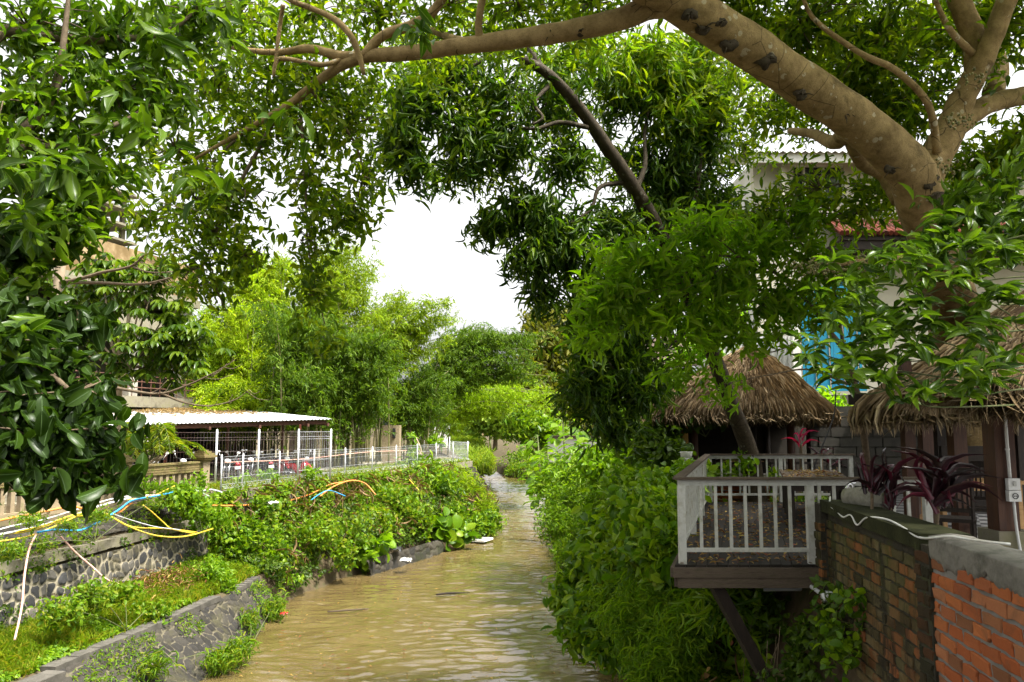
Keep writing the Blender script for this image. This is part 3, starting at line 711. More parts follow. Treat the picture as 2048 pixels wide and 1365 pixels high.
# ------------------------------------------------------------------ motorbikes
def motorbike(loc, rz, body, label, flip=False):
    r = thing('motorbike', label, 'motorbike', (0, 0, 0), 'motorbikes parked under the shed roof')
    for x in (.62, -.62):
        b = MB(); pts = [Vector((x + .23 * math.cos(a), 0, .29 + .23 * math.sin(a))) for a in np.linspace(0, 2 * math.pi, 21)]
        b.tube(pts, .055, 7); w = b.build('wheel', M['rubber'], r, True)
        b = MB(); b.tube([(x, -.04, .29), (x, .04, .29)], .06, 10)
        for a in np.linspace(0, 2 * math.pi, 6)[:-1]: b.bar((x, 0, .29), (x + .2 * math.cos(a), 0, .29 + .2 * math.sin(a)), .03, .03)
        pts = [Vector((x + .185 * math.cos(a), 0, .29 + .185 * math.sin(a))) for a in np.linspace(0, 2 * math.pi, 21)]; b.tube(pts, .022, 6)
        b.build('rim', M['chrome'], w, True)
    b = MB(); b.tube(bez([(-.95, 0, .80), (-.6, 0, .70), (-.15, 0, .55), (.1, 0, .36), (.3, 0, .40), (.42, 0, .62), (.5, 0, .92)], 24), lerp_list([.05, .13, .15, .12, .10, .14, .09], 25), 10)
    b.build('body', body, r, True)
    b = MB(); b.tube(bez([(-.82, 0, .80), (-.45, 0, .80), (-.1, 0, .74)], 10), lerp_list([.10, .14, .10], 11), 8); b.build('seat', M['rubber'], r, True)
    b = MB(); b.tube(bez([(.42, 0, .58), (.62, 0, .63), (.86, 0, .50)], 10), lerp_list([.05, .085, .05], 11), 8); b.build('front_fender', body, r, True)
    b = MB(); b.tube([(.62, .09, .29), (.47, .09, .85)], .03, 6); b.tube([(.62, -.09, .29), (.47, -.09, .85)], .03, 6); b.build('fork', M['chrome'], r, True)
    b = MB(); b.tube(bez([(.36, .36, 1.0), (.44, .15, .98), (.46, 0, .96), (.44, -.15, .98), (.36, -.36, 1.0)], 12), .025, 6); b.build('handlebar', M['rubber'], r, True)
    b = MB(); b.ball((.56, 0, .90), (.08, .13, .09)); b.build('headlight', M['lamp_glass'], r, True)
    for s in (-1, 1):
        b = MB(); b.tube([(.42, .26 * s, 1.0), (.40, .36 * s, 1.2)], .01, 5); b.ball((.40, .38 * s, 1.24), (.02, .075, .05)); b.build('mirror', M['paint_white'] if s > 0 else M['chrome'], r, True)
    b = MB(); b.box((-.98, 0, .62), (.02, .22, .12)); b.build('number_plate', M['paint_white'], r)
    b = MB(); b.tube([(-.75, -.16, .34), (-.05, -.17, .27)], [.06, .045], 8); b.build('exhaust', M['chrome'], r, True)
    b = MB(); b.ball((-.93, 0, .76), (.05, .1, .05)); b.build('tail_light', M['paint_red'], r, True)
    b = MB(); b.box((-.1, 0, .38), (.36, .2, .26)); b.build('engine', M['chrome'], r)
    r.location = loc; r.rotation_euler = (random.uniform(-.09, -.04), 0, rz); return r
def clone(root, loc, rz, label):
    c = root.copy(); COL.objects.link(c); c.location = loc; c.rotation_euler = (root.rotation_euler[0], 0, rz); c['label'] = label
    for ch in root.children:
        d = ch.copy(); COL.objects.link(d); d.parent = c
        for g in ch.children:
            e = g.copy(); COL.objects.link(e); e.parent = d
    return c
def yard(px, d): q = P(px, 900, d); q.z = 3.66; return q
red = motorbike(yard(592, 34.6), math.radians(-25), M['paint_red'], 'red motorbike parked at the right end of the shed')
blk = motorbike(yard(452, 32.6), math.radians(-70), M['paint_black'], 'black motorbike just behind the leftmost tall white fence post')
clone(red, yard(478, 33.4), math.radians(-250), 'red motorbike showing its tail light and number plate to the river')
clone(blk, yard(500, 33.9), math.radians(-75), 'black motorbike between the two red tail ends and the second white post')
clone(blk, yard(535, 34.2), math.radians(-240), 'black motorbike behind the second tall white post with plate facing out')
clone(red, yard(563, 34.9), math.radians(-55), 'red and black motorbike left of the one at the shed end')
clone(blk, yard(310, 32.4), math.radians(-70), 'black motorbike with a bright mirror right of the palm')
clone(blk, yard(362, 32.8), math.radians(-65), 'black motorbike seen over the balustrade by the capped end pillar')
clone(blk, yard(35, 29.5), math.radians(-80), 'black motorbike behind the balustrade at the far left')

# ------------------------------------------------------------------ pipes of the left bank
def pipe(name, label, mat, pix, r, cat='pipe', group=None, n=40, jit=0):
    b = MB(); b.tube(bez([P(p[0] + random.uniform(-1.2, 1.2), p[1] + random.uniform(-1, 1), p[2]) for p in pix], n), r * .62, 8); o = b.build(name, mat, None, True); return tag(o, label, cat, group)
pipe('orange_pipe', 'orange conduit looping along the bank and over the bramble hump', M['pipe_orange'], [(-30, 1048, 18.2), (60, 1030, 19.2), (140, 1015, 20.0), (180, 1022, 20.8), (230, 1030, 21.4), (270, 1003, 22.6), (315, 990, 23.6), (370, 1005, 25), (430, 1012, 26.8), (500, 1010, 29), (560, 1006, 31), (620, 990, 32.5), (660, 970, 33.5), (690, 964, 34)], .045)
pipe('yellow_pipe', 'upper yellow conduit dropping in a long loop towards the creepers', M['pipe_yellow'], [(-20, 1076, 18), (80, 1053, 19), (150, 1030, 20), (205, 1026, 20.8), (250, 1050, 21.5), (310, 1072, 22.6), (370, 1074, 24), (425, 1058, 25.5)], .036)
pipe('yellow_pipe', 'middle yellow conduit that straightens out against the stone wall', M['pipe_yellow'], [(-20, 1070, 18.0), (60, 1062, 18.8), (160, 1032, 20.2), (215, 1032, 21), (265, 1055, 21.9), (330, 1058, 23.4), (395, 1066, 24.8)], .032)
pipe('yellow_pipe', 'lowest yellow conduit hanging at the left end of the bundle', M['pipe_yellow'], [(-20, 1086, 17.6), (50, 1074, 18.5), (110, 1052, 19.3), (165, 1026, 20.3), (230, 1004, 21.8), (300, 995, 23.2), (350, 972, 24.4)], .034)
pipe('yellow_pipe', 'short yellow conduit slanting down the dark stone face', M['pipe_yellow'], [(285, 1010, 22.6), (305, 1025, 22.9), (325, 1045, 23.2), (345, 1058, 23.5), (392, 1068, 24.6)], .03)
pipe('blue_pipe', 'bright blue pipe sagging across the stones', M['pipe_blue'], [(75, 1066, 18.7), (110, 1060, 19.3), (160, 1060, 20), (205, 1040, 20.8), (240, 1017, 21.6), (265, 1002, 22.4), (310, 992, 23.4), (345, 986, 24)], .04)
pipe('white_pipe', 'thick white pipe at the left end of the pipe bundle', M['pvc_white'], [(-20, 1072, 17.9), (40, 1062, 18.6), (90, 1050, 19.2), (150, 1030, 20.1), (200, 1012, 21), (260, 996, 22.3)], .045)
pipe('white_pipe', 'second white pipe just above the thick one', M['pvc_white'], [(-20, 1064, 18.2), (30, 1052, 18.8), (85, 1041, 19.4), (160, 1018, 20.6), (240, 996, 22.2), (330, 990, 23.8)], .03)
pipe('grey_pipe', 'thin grey conduit crossing in front of the dark stones', M['pipe_grey'], [(225, 1028, 21.2), (265, 1042, 21.9), (310, 1054, 22.8), (360, 1060, 23.8)], .022)
pipe('grey_pipe', 'pale grey pipe curving from the last pillar into the creepers', M['pipe_grey'], [(405, 983, 27.4), (425, 981, 27.8), (455, 990, 28.3), (490, 1000, 29), (530, 1005, 30)], .045)
pipe('grey_pipe', 'pale grey pipe sloping left of the curved one', M['pipe_grey'], [(380, 975, 26.6), (405, 988, 27), (437, 1003, 27.6)], .035)
pipe('black_cable', 'black cable bundled beside the blue pipe', M['pipe_black'], [(225, 1022, 21.3), (260, 1006, 22.2), (310, 996, 23.4), (345, 1003, 24), (390, 1012, 25)], .03)
pipe('drain_hose', 'faded pink hose hanging down the left stone wall', M['pipe_pink'], [(72, 1068, 18.6), (58, 1100, 18.3), (48, 1150, 17.9), (44, 1200, 17.6), (40, 1235, 17.3), (28, 1280, 17.0)], .038)
pipe('drain_hose', 'faded red hose slanting from the bundle down to the grass', M['pipe_pink'], [(120, 1072, 19.3), (150, 1105, 19.5), (185, 1135, 19.7), (215, 1160, 19.9), (248, 1172, 20.3)], .035)
pipe('blue_pipe', 'short blue pipe poking out of the creepers', M['pipe_blue'], [(622, 1000, 31.4), (640, 988, 32), (658, 982, 32.4), (690, 993, 33)], .03)
pipe('orange_pipe', 'bundle of orange pipes over the creeper at the bend', M['pipe_orange'], [(640, 992, 32), (665, 975, 33), (700, 962, 34), (730, 968, 34.6), (752, 990, 34.6)], .05)
pipe('yellow_pipe', 'yellow pipe hanging on the far stone footing', M['pipe_yellow'], [(820, 960, 40), (832, 975, 39.6), (845, 990, 39.4)], .035)
pipe('yellow_pipe', 'yellow pipe trailing at the waterline under the big leaves', M['pipe_yellow'], [(842, 1092, 38.6), (862, 1090, 38.8), (885, 1096, 38.6)], .04)

# ------------------------------------------------------------------ building behind the yard, left
t = thing('concrete_building', 'unfinished concrete building with an ochre parapet and open floors', 'building', (-21, 38, 3.66))
f0, f1 = Vector((-24.2, 24, 0)), Vector((-18.35, 46, 0)); fd = (f1 - f0).normalized(); inn = Vector((-fd.y, fd.x, 0))
def fac(u, z, dpt=0): return f0 + (f1 - f0) * u + inn * dpt + Vector((0, 0, z))
def wallseg(b, u0, u1, z0, z1, th=.25, dpt=0):
    a, c = fac(u0, (z0 + z1) / 2, dpt + th / 2), fac(u1, (z0 + z1) / 2, dpt + th / 2); b.bar(a, c, th, z1 - z0)
b = MB(); wallseg(b, 0, 1, 13.2, 15.1, .3); b.build('parapet', M['ochre'], t)
b = MB()
for z in (7.35, 11.4): wallseg(b, 0, 1, z - .45, z + .1, 8, -.6)
wallseg(b, 0, 1, 12.7, 13.15, 8, -.2); b.build('floor_slab', M['concrete'], t)
b = MB()
for u in (.02, .2, .4, .6, .8, .985): wallseg(b, u - .014, u + .014, 3.6, 12.7, .5, .3)
b.build('column', M['concrete_pale'], t)
b = MB(); wallseg(b, 0, 1, 3.6, 12.7, .2, 4.5); wallseg(b, .995, 1.0, 3.6, 12.7, 6, .8); b.build('inner_wall', M['concrete_dark'], t)
b = MB()
for z in (7.9, 8.2, 8.5): b.tube([fac(0, z, -.45), fac(1, z, -.45)], .03, 6)
for u in np.linspace(0, 1, 34): b.tube([fac(u, 7.45, -.45), fac(u, 8.5, -.45)], .022, 5)
b.build('balcony_railing', M['brown_steel'], t)
b = MB()
for k in range(4): wallseg(b, .62 - .0 * k, .80, 15.5 + k * .85, 15.62 + k * .85, 3, .5)
for u in (.63, .79): wallseg(b, u - .006, u + .006, 15.1, 18.3, .2, 1.2)
b.build('roof_louver', M['concrete'], t)
b = MB(); wallseg(b, .0, .5, 8.5, 11, .15, .6); b.build('screen_wall', M['concrete_pale'], t)

t = thing('concrete_pillar', 'mossy yellow concrete pillar between the bamboo and the mesh fence', 'pillar', P(785, 912, 47))
b = MB(); q = P(783, 905, 47); q.z = 3.6; h = P(783, 851, 47).z - 3.6
b.box(q + Vector((0, 0, h / 2)), (1.0, .8, h)); b.build('shaft', M['baluster'], t)
b = MB(); b.box(q + Vector((.2, -.45, h - .45)), (.16, .1, .55)); b.build('meter_box', M['rubber'], t)
# far buildings
def house(name, label, px0, px1, d, ytop, mat, roofmat, roof_h=1.2, over=.5, wins=3, depth=6, zb=2.0):
    a, c = P(px0, ytop, d), P(px1, ytop, d); w = c.x - a.x; z1 = a.z
    t = thing(name, label, 'house', ((a.x + c.x) / 2, d + depth / 2, zb))
    b = MB(); b.box(((a.x + c.x) / 2, d + depth / 2, (z1 + zb) / 2), (w, depth, z1 - zb)); b.build('wall', mat, t)
    cx = (a.x + c.x) / 2; b = MB(); o = over
    v = [(a.x - o, d - o, z1), (c.x + o, d - o, z1), (c.x + o, d + depth + o, z1), (a.x - o, d + depth + o, z1), (cx - w * .2, d + depth / 2, z1 + roof_h), (cx + w * .2, d + depth / 2, z1 + roof_h)]
    b.add(v, [(0, 1, 5, 4), (1, 2, 5), (2, 3, 4, 5), (3, 0, 4), (3, 2, 1, 0)]); b.build('roof', roofmat, t)
    for k in range(wins):
        x = a.x + w * (k + .5) / wins; b = MB(); b.box((x, d - .02, z1 - .9), (w / wins * .5, .08, .9)); f = b.build('window', M['wood_dark'], t)
        b = MB(); b.box((x, d - .07, z1 - .9), (w / wins * .4, .03, .75)); b.build('pane', M['glass_dark'], f)
    return t
house('yellow_house', 'small yellow house far upriver behind the banana plants', 925, 965, 118, 838, M['ochre'], M['red_tile'], .6, .3, 2)
house('white_house', 'white house wall showing through the bamboo by the fence corner', 838, 892, 84, 812, M['plaster_white'], M['corr'], .6, .3, 2)
house('cream_house', 'pale cream house between the white house and the yellow house', 893, 922, 112, 846, M['plaster_cream'], M['red_tile'], .7, .3, 1)
t = thing('street_lamp', 'white lamp post in front of the yellow house upriver', 'lamp', P(928, 880, 110))
b = MB(); b.tube([P(928, 895, 110), P(928, 835, 110)], .07, 6); b.build('post', M['plaster_white'], t)
b = MB(); b.box(P(928, 836, 110), (.7, .3, .5)); b.build('lamp_head', M['plaster_white'], t)
q0, q1 = P(1098, 915, 42), P(1210, 910, 40)
t = thing('boundary_wall', 'white painted block wall with a brown coping behind the saplings', 'wall', ((q0.x + q1.x) / 2, 41, 3.0))
b = MB(); b.bar((q0.x, 42, 4.1), (q1.x, 40, 4.1), .25, 2.4); b.build('wall', M['plaster_white'], t)
b = MB(); b.bar((q0.x - .1, 42, 5.37), (q1.x + .1, 40, 5.37), .4, .14); b.build('coping', M['wood_weather'], t)

# ------------------------------------------------------------------ bamboo
def bamboo(label, px, d, H, reach, lean, mat, nc, ns, m, L=.29, z0=3.6, spread=1.6, arch=.25, t0=.22, sr=.75, droop=.55):
    p = P(px, 900, d); base = np.array((p.x, d, z0))
    t = thing('bamboo_clump', label, 'bamboo', base, 'bamboo clumps behind the yard')
    b = MB(); SP = []
    for k in range(nc):
        az = RNG.random() * 2 * math.pi; hh = H * RNG.uniform(.62, 1.03); rr = reach * RNG.uniform(.25, 1.1)
        dx = np.array((math.cos(az), math.sin(az))) * rr + np.array(lean) * RNG.uniform(.5, 1.15)
        o0 = RNG.normal(size=2) * spread * .4
        tt = np.linspace(0, 1, 12); hor = tt ** 2.1
        zz = hh * (tt * (1 + arch * 2.2) - arch * 2.2 * tt ** 2.2)
        C = np.stack([base[0] + o0[0] + dx[0] * hor, base[1] + o0[1] + dx[1] * hor, base[2] + zz], 1)
        b.tube([Vector(c) for c in C], list(np.linspace(.055, .012, 12)), 5)
        ts = t0 + (1 - t0) * RNG.random(ns) ** .75
        ctr = np.stack([np.interp(ts, tt, C[:, i]) for i in range(3)], 1)
        off = RNG.normal(size=(ns, 3)) * sr * (1.12 - .6 * ts[:, None]); off[:, 2] = off[:, 2] * .6 - .15
        SP.append(ctr + off)
    b.build('culms', M['culm'], t, True)
    SP = np.concatenate(SP); n = len(SP)
    ax = unit(RNG.normal(size=(n, 3)) * np.array((1, 1, .25)) + np.array((0, 0, -.35)))
    s = RNG.random((n, m)); pos = SP[:, None, :] + ax[:, None, :] * (s[..., None] - .3) * .75 + RNG.normal(size=(n, m, 3)) * .09
    dirs = ax[:, None, :] + RNG.normal(size=(n, m, 3)) * .55; dirs[..., 2] -= droop
    Ls = L * RNG.uniform(.6, 1.3, n * m)
    leafmesh('foliage', pos.reshape(-1, 3), dirs.reshape(-1, 3), Ls, Ls * .2, 'q', mat, t, .35)
    return t
bamboo('tall yellow green bamboo clump directly behind the shed', 490, 47, 12.6, 2.2, (.3, 0), M['bamboo_bright'], 36, 70, 16)
bamboo('tall mid green bamboo clump behind the right end of the shed', 640, 48, 13.4, 2.4, (.4, 0), M['bamboo_green'], 36, 70, 16)
bamboo('bamboo clump whose plume leans right against the white sky', 715, 51, 11.0, 1.3, (4.6, 0), M['bamboo_green'], 24, 64, 16, spread=1.8, arch=.35)
bamboo('lower dark green bamboo clump at the shed corner', 600, 43, 8.4, 2.0, (.3, -.3), M['bamboo_dark'], 28, 64, 16)
bamboo('dark bamboo clump beside the mossy yellow pillar', 700, 45, 7.6, 1.8, (.4, -.3), M['bamboo_dark'], 28, 64, 16, t0=.3)
bamboo('arching bamboo hanging over the river bend', 850, 58, 9.6, .9, (8.2, 2), M['bamboo_dark'], 26, 90, 16, arch=.5, spread=1.3, sr=.75, t0=.34)
bamboo('drooping arching bamboo reaching towards the far bank', 860, 64, 5.6, 1.3, (9.0, 2), M['bamboo_yellow'], 16, 80, 14, arch=.75, spread=1.6, sr=.8)
bamboo('yellow bamboo clump left of the tall one behind the umbrella tree', 395, 47, 9.6, 2.2, (0, 0), M['bamboo_yellow'], 22, 64, 16)
bamboo('bright yellow green bamboo spray overhanging the shed roof', 462, 45.2, 4.6, 1.5, (.3, -2.4), M['bamboo_bright'], 18, 64, 16, arch=.45, spread=1.2, t0=.4)
bamboo('dark bamboo clump between the pillar and the fence corner', 805, 53, 6.0, 1.4, (.3, 0), M['bamboo_dark'], 16, 60, 14, t0=.3)
bamboo('dim bamboo stand behind the motorbike shed', 560, 48.5, 6.0, 1.8, (0, 0), M['bamboo_dark'], 30, 40, 12, t0=.35, spread=4)

# ------------------------------------------------------------------ far trees and plants
def simple_tree(name, label, base, trunk_r, blobs, m, L, W, kind, mat, group=None, bk='bark_thin', droop=.3, jitter=.12, flat=.4, tw=.12, shell=.4, twr=.02):
    t = thing(name, label, 'tree', base, group)
    cs = [Vector(q[:3]) for q in blobs]; top_ = max(cs, key=lambda v: v.z); b = MB()
    bz = Vector(base); mid = bz.lerp(Vector((sum(c.x for c in cs) / len(cs), sum(c.y for c in cs) / len(cs), sum(c.z for c in cs) / len(cs))), .7)
    b.tube(bez([bz, bz.lerp(mid, .5) + Vector((.15, 0, 0)), mid, top_], 15), lerp_list([trunk_r, trunk_r * .8, trunk_r * .6, trunk_r * .2], 16), 8)
    for c in cs: b.tube(bez([mid - Vector((0, 0, .4)), mid.lerp(c, .5) + Vector((0, 0, .1)), c], 8), lerp_list([trunk_r * .4, trunk_r * .12], 9), 6)
    b.build('trunk', M[bk], t, True)
    C, cen = foliage('crown', blobs, m, L, W, kind, mat, t, droop=droop, jitter=jitter, flat=flat, shell=shell)
    if tw: twigs('branches', C, cen, M[bk], t, twr, tw)
    return t
simple_tree('broadleaf_tree', 'tall dark olive tree standing at the river bend', P(1110, 900, 76) , .5, [Bl(1095, 700, 76, 50, 65, 3, 700), Bl(1070, 790, 74, 55, 60, 3, 600), Bl(1130, 660, 78, 45, 40, 2.5, 420), Bl(1150, 760, 76, 60, 70, 3, 600), Bl(1085, 640, 77, 30, 22, 1.5, 160), Bl(1120, 850, 74, 60, 45, 3, 400)], 9, .6, .26, 'q', M['tree_far'], None, jitter=.35, tw=.05, twr=.05)
simple_tree('broadleaf_tree', 'pale green rounded tree beyond the arching bamboo', P(990, 900, 96), .3, [Bl(985, 800, 96, 38, 32, 3, 420), Bl(1010, 840, 95, 30, 28, 2.5, 300), Bl(960, 835, 96, 25, 25, 2, 200)], 9, .7, .3, 'q', M['tree_pale'], None, jitter=.4, tw=.05, twr=.05)
simple_tree('broadleaf_tree', 'yellowish tree far behind the yellow house', P(930, 890, 128), .3, [Bl(900, 795, 128, 40, 28, 4, 380), Bl(950, 780, 130, 40, 24, 4, 380), Bl(870, 790, 126, 30, 40, 4, 260)], 9, .9, .35, 'q', M['bamboo_green'], None, jitter=.5, tw=.04, twr=.06)
simple_tree('broadleaf_tree', 'low dense tree on the right bank before the bend', P(1075, 900, 60), .2, [Bl(1050, 850, 60, 30, 22, 1.5, 200), Bl(1085, 860, 58, 30, 24, 1.5, 200)], 9, .45, .2, 'q', M['shrub_mid'], None, jitter=.3, tw=.05, twr=.03)
# banana plants
def banana(px, d, h, label):
    p = P(px, 900, d); p.z = 1.9; t = thing('banana_plant', label, 'plant', p, 'banana plants upriver')
    b = MB(); b.tube([p, p + Vector((0, 0, h * .6))], [.22, .12], 8); b.build('trunk', M['stem'], t, True)
    n = 9; az = RNG.random(n) * 6.28; d_ = np.stack([np.cos(az), np.sin(az), RNG.uniform(.5, 1.6, n)], 1)
    pos = np.repeat([[p.x, p.y, p.z + h * .58]], n, 0); leafmesh('leaves', pos, d_, h * .62, h * .16, 'b', M['banana'], t, .7, smooth=True)
for px, d, h, lb in ((905, 102, 5.4, 'banana plant nearest the white house wall'), (927, 106, 5.8, 'banana plant below the lamp post'), (946, 104, 5.0, 'banana plant in the middle of the row'), (962, 107, 6.0, 'tall banana plant left of the pale green tree'), (980, 103, 4.6, 'low banana plant at the right end of the row')):
    banana(px, d, h, lb)
n = 9000; px_ = RNG.uniform(880, 1015, n); dd_ = RNG.uniform(84, 108, n)
ks = dd_ / F; pos = np.stack([(px_ - 1024) * ks, dd_, np.clip(.6 + (dd_ - 84) / 24 * 2.8, .6, 4) + RNG.random(n) * .5], 1)
ok = pos[:, 0] < np.interp(dd_, LY, LFOOT) + .2
pos = pos[ok]; dr = RNG.normal(size=(len(pos), 3)) * .45; dr[:, 2] = 1
o = leafmesh('reeds', pos, dr, RNG.uniform(1.0, 2.1, len(pos)), .13, 'b', M['reed'], None, .4); tag(o, 'pale green reeds on the far left bank below the banana plants', 'reeds', None, 'stuff')

# umbrella tree
t = thing('umbrella_tree', 'umbrella tree with drooping star shaped leaf clusters behind the balustrade', 'tree', (P(235, 960, 24).x, 24.6, 3.6))
b = MB(); tr = [(235, 960, 24.6), (236, 860, 24.4), (240, 760, 24.2), (248, 690, 24), (262, 620, 24)]
limb(b, tr, [.10, .09, .08, .06, .04], 8)
UC = []
for tip in ((262, 600, 24), (205, 640, 24.3), (325, 640, 23.6), (345, 700, 23.5), (290, 560, 24.2), (220, 560, 24.6), (185, 570, 25), (395, 680, 23.4), (235, 735, 23.8), (300, 740, 23.5), (360, 610, 24), (170, 690, 24.2), (385, 730, 23.3), (255, 668, 23.3), (310, 685, 23.2), (200, 545, 24.6), (262, 545, 24.4), (318, 540, 24.2), (150, 600, 24.8), (370, 650, 23.6)):
    limb(b, [(246, 740, 24.1), ((246 + tip[0]) / 2, (730 + tip[1]) / 2 + 15, 24), tip], [.045, .03, .02], 6, 10)
    for k in range(15):
        UC.append(P(tip[0] + random.gauss(0, 26), tip[1] + random.gauss(0, 22), tip[2] + random.gauss(0, .4)))
b.build('trunk', M['bark_pale'], t, True)
UC = np.array([tuple(c) for c in UC]); m = 9
az = (np.arange(m)[None] / m * 2 * math.pi + RNG.random((len(UC), 1)) * 6.28)
dl = np.stack([np.cos(az), np.sin(az), np.full(az.shape, -.55) + RNG.normal(size=az.shape) * .18], -1)
leafmesh('crown', np.repeat(UC, m, 0), dl.reshape(-1, 3), RNG.uniform(.28, .44, len(UC) * m), .115, 'o', M['leaf_umbrella'], t, .9, smooth=True)

# palm
p = P(300, 925, 26.5); p.z = 3.62
t = thing('palm', 'small yellow green palm behind the capped balustrade pillar', 'palm', p)
b = MB()
for k in range(6): b.tube(bez([p + Vector((random.uniform(-.2, .2), random.uniform(-.2, .2), 0)), p + Vector((random.uniform(-.3, .3), random.uniform(-.2, .2), .9)), p + Vector((random.uniform(-.4, .4), random.uniform(-.2, .2), 1.35))], 8), .04, 6)
b.build('stems', M['bark_pale'], t, True)
LP, LD, LL = [], [], []; b = MB()
for k in range(13):
    az = 2 * math.pi * k / 13 + random.uniform(-.2, .2); R_ = random.uniform(1.0, 1.75); hz = random.uniform(.5, 1.25)
    pts = bez([p + Vector((0, 0, 1.1)), p + Vector((math.cos(az) * R_ * .4, math.sin(az) * R_ * .4, 1.1 + hz)), p + Vector((math.cos(az) * R_ * .8, math.sin(az) * R_ * .8, 1.1 + hz * .95)), p + Vector((math.cos(az) * R_ * 1.1, math.sin(az) * R_ * 1.1, 1.1 + hz * .35))], 30)
    b.tube(pts, lerp_list([.022, .008], len(pts)), 5)
    for i in range(4, len(pts)):
        tn = (pts[i] - pts[i - 1]).normalized(); sd_ = tn.cross(Vector((0, 0, 1))).normalized()
        for s in (-1, 1):
            LP.append(pts[i]); LD.append(tn * .8 + sd_ * s + Vector((0, 0, -.25))); LL.append(.46 * math.sin(math.pi * (.15 + .8 * i / len(pts))))
b.build('fronds', M['stem'], t, True)
leafmesh('leaves', np.array([tuple(x) for x in LP]), np.array([tuple(x) for x in LD]), np.array(LL), .028, 's', M['palm'], t, .35)
p = P(850, 905, 49); p.z = 3.6
t = thing('frangipani', 'small rosette leaved plant behind the mesh fence near the pillar', 'plant', p)
b = MB(); C = []
for k in range(6):
    tip = p + Vector((random.uniform(-1.1, 1.1), random.uniform(-.5, .5), random.uniform(.9, 1.7))); b.tube(bez([p, p.lerp(tip, .5) + Vector((0, 0, .2)), tip], 8), .05, 6); C.append(tuple(tip))
b.build('stems', M['bark_pale'], t, True)
pos, d_ = rosettes(np.array(C), 16, (.4, 1.4), -.3); leafmesh('leaves', pos, d_, .55, .15, 'l', M['shrub_bright'], t, .6)

# bare branched tree in front of the building
t = thing('bare_branched_tree', 'pale trunked tree with nearly bare spreading branches at the left', 'tree', (P(110, 930, 18.6).x, 18.6, 3.3))
b = MB(); limb(b, [(112, 1000, 18.6), (108, 860, 18.6), (102, 740, 18.6), (110, 640, 18.5), (122, 520, 18.4), (128, 400, 18.3), (135, 280, 18.2)], [.14, .13, .12, .115, .11, .09, .06], 9)
b.build('trunk', M['bark_pale'], t, True)
b = MB(); tips = []
for pth, r in (([(118, 566, 18.4), (160, 558, 18.2), (205, 545, 18), (262, 533, 17.8), (290, 510, 17.6), (335, 490, 17.5), (352, 445, 17.4)], (.05, .008)), ([(118, 566, 18.4), (200, 566, 18.1), (280, 569, 17.8), (340, 556, 17.6), (390, 535, 17.5), (425, 520, 17.4)], (.045, .006)), ([(215, 772, 18.2), (262, 782, 18), (320, 788, 17.9), (372, 772, 17.8), (430, 745, 17.7), (470, 720, 17.7)], (.045, .006)), ([(320, 786, 17.9), (370, 806, 17.8), (420, 812, 17.7), (470, 800, 17.7), (498, 780, 17.7)], (.03, .005)), ([(262, 533, 17.8), (300, 545, 17.7), (350, 543, 17.6), (400, 530, 17.6)], (.025, .005)), ([(104, 760, 18.6), (160, 765, 18.4), (215, 772, 18.2)], (.06, .045))):
    pts = limb(b, pth, r, 6); 
    for k in range(9):
        i = random.randrange(len(pts) // 3, len(pts)); q = pts[i]; e = q + Vector((random.uniform(.1, .7), random.uniform(-.3, .3), random.uniform(-.25, .35)))
        b.tube(bez([q, q.lerp(e, .5) + Vector((0, 0, -.07)), e], 6), lerp_list([.009, .004], 7), 4)
b.build('branches', M['bark_thin'], t, True)

# ------------------------------------------------------------------ big foreground fig tree and its canopy
fig_base = P(1945, 900, 20.2); fig_base.z = 4.3
t = thing('fig_tree', 'huge tan barked fig tree whose limb arches over the river', 'tree', fig_base)
b = MB()
limb(b, [(1950, 960, 20.5), (1925, 740, 18), (1895, 610, 14.6), (1872, 510, 12), (1848, 420, 10.3), (1825, 350, 9.8), (1780, 300, 9.5), (1700, 232, 9.1), (1600, 165, 8.7), (1500, 95, 8.3), (1420, 45, 8.0), (1340, -5, 7.7), (1270, -45, 7.4), (1150, -120, 7)], [.6, .52, .43, .34, .30, .29, .265, .245, .235, .228, .225, .22, .19, .12], 26, 110, .02)
limb(b, [(1975, 780, 18.6), (1938, 650, 15.6), (1908, 560, 13), (1875, 470, 11)], [.4, .3, .25, .2], 12)
limb(b, [(1840, 380, 9.9), (1880, 300, 10), (1912, 228, 10), (1945, 160, 9.9), (1980, 90, 9.7), (2025, -30, 9.5)], [.2, .2, .17, .15, .13, .12], 12)
limb(b, [(1955, 150, 9.9), (1948, 80, 9.9), (1925, 20, 9.8), (1900, -50, 9.7)], [.15, .145, .14, .12], 12)
limb(b, [(1885, 290, 10), (1930, 240, 10.2), (1980, 208, 10.3), (2060, 190, 10.4), (2150, 185, 10.4)], [.16, .14, .13, .12, .1], 12)
limb(b, [(1985, 190, 11.5), (2000, 130, 11.8), (1975, 60, 12), (1950, 0, 12.2)], [.16, .12, .09, .07], 10)
limb(b, [(1874, 305, 9.8), (1866, 240, 9.6), (1848, 195, 9.4), (1790, 140, 9.2), (1735, 115, 9), (1680, 80, 8.9), (1625, 35, 8.7), (1600, -20, 8.6)], [.055, .05, .045, .04, .035, .03, .026, .02], 8)
limb(b, [(1948, 110, 9.8), (1900, 60, 9.5), (1870, 0, 9.3)], [.05, .04, .03], 8)
limb(b, [(1330, 0, 7.7), (1290, 18, 7.7), (1230, 42, 7.75), (1140, 62, 7.8), (1050, 76, 7.9), (960, 88, 8.0), (880, 98, 8.1), (800, 108, 8.2), (740, 112, 8.3), (690, 128, 8.4), (640, 160, 8.5), (590, 200, 8.7), (530, 238, 8.8), (460, 278, 9), (390, 318, 9.2)], [.17, .125, .115, .105, .1, .09, .085, .08, .07, .06, .05, .042, .035, .028, .015], 12, 60)
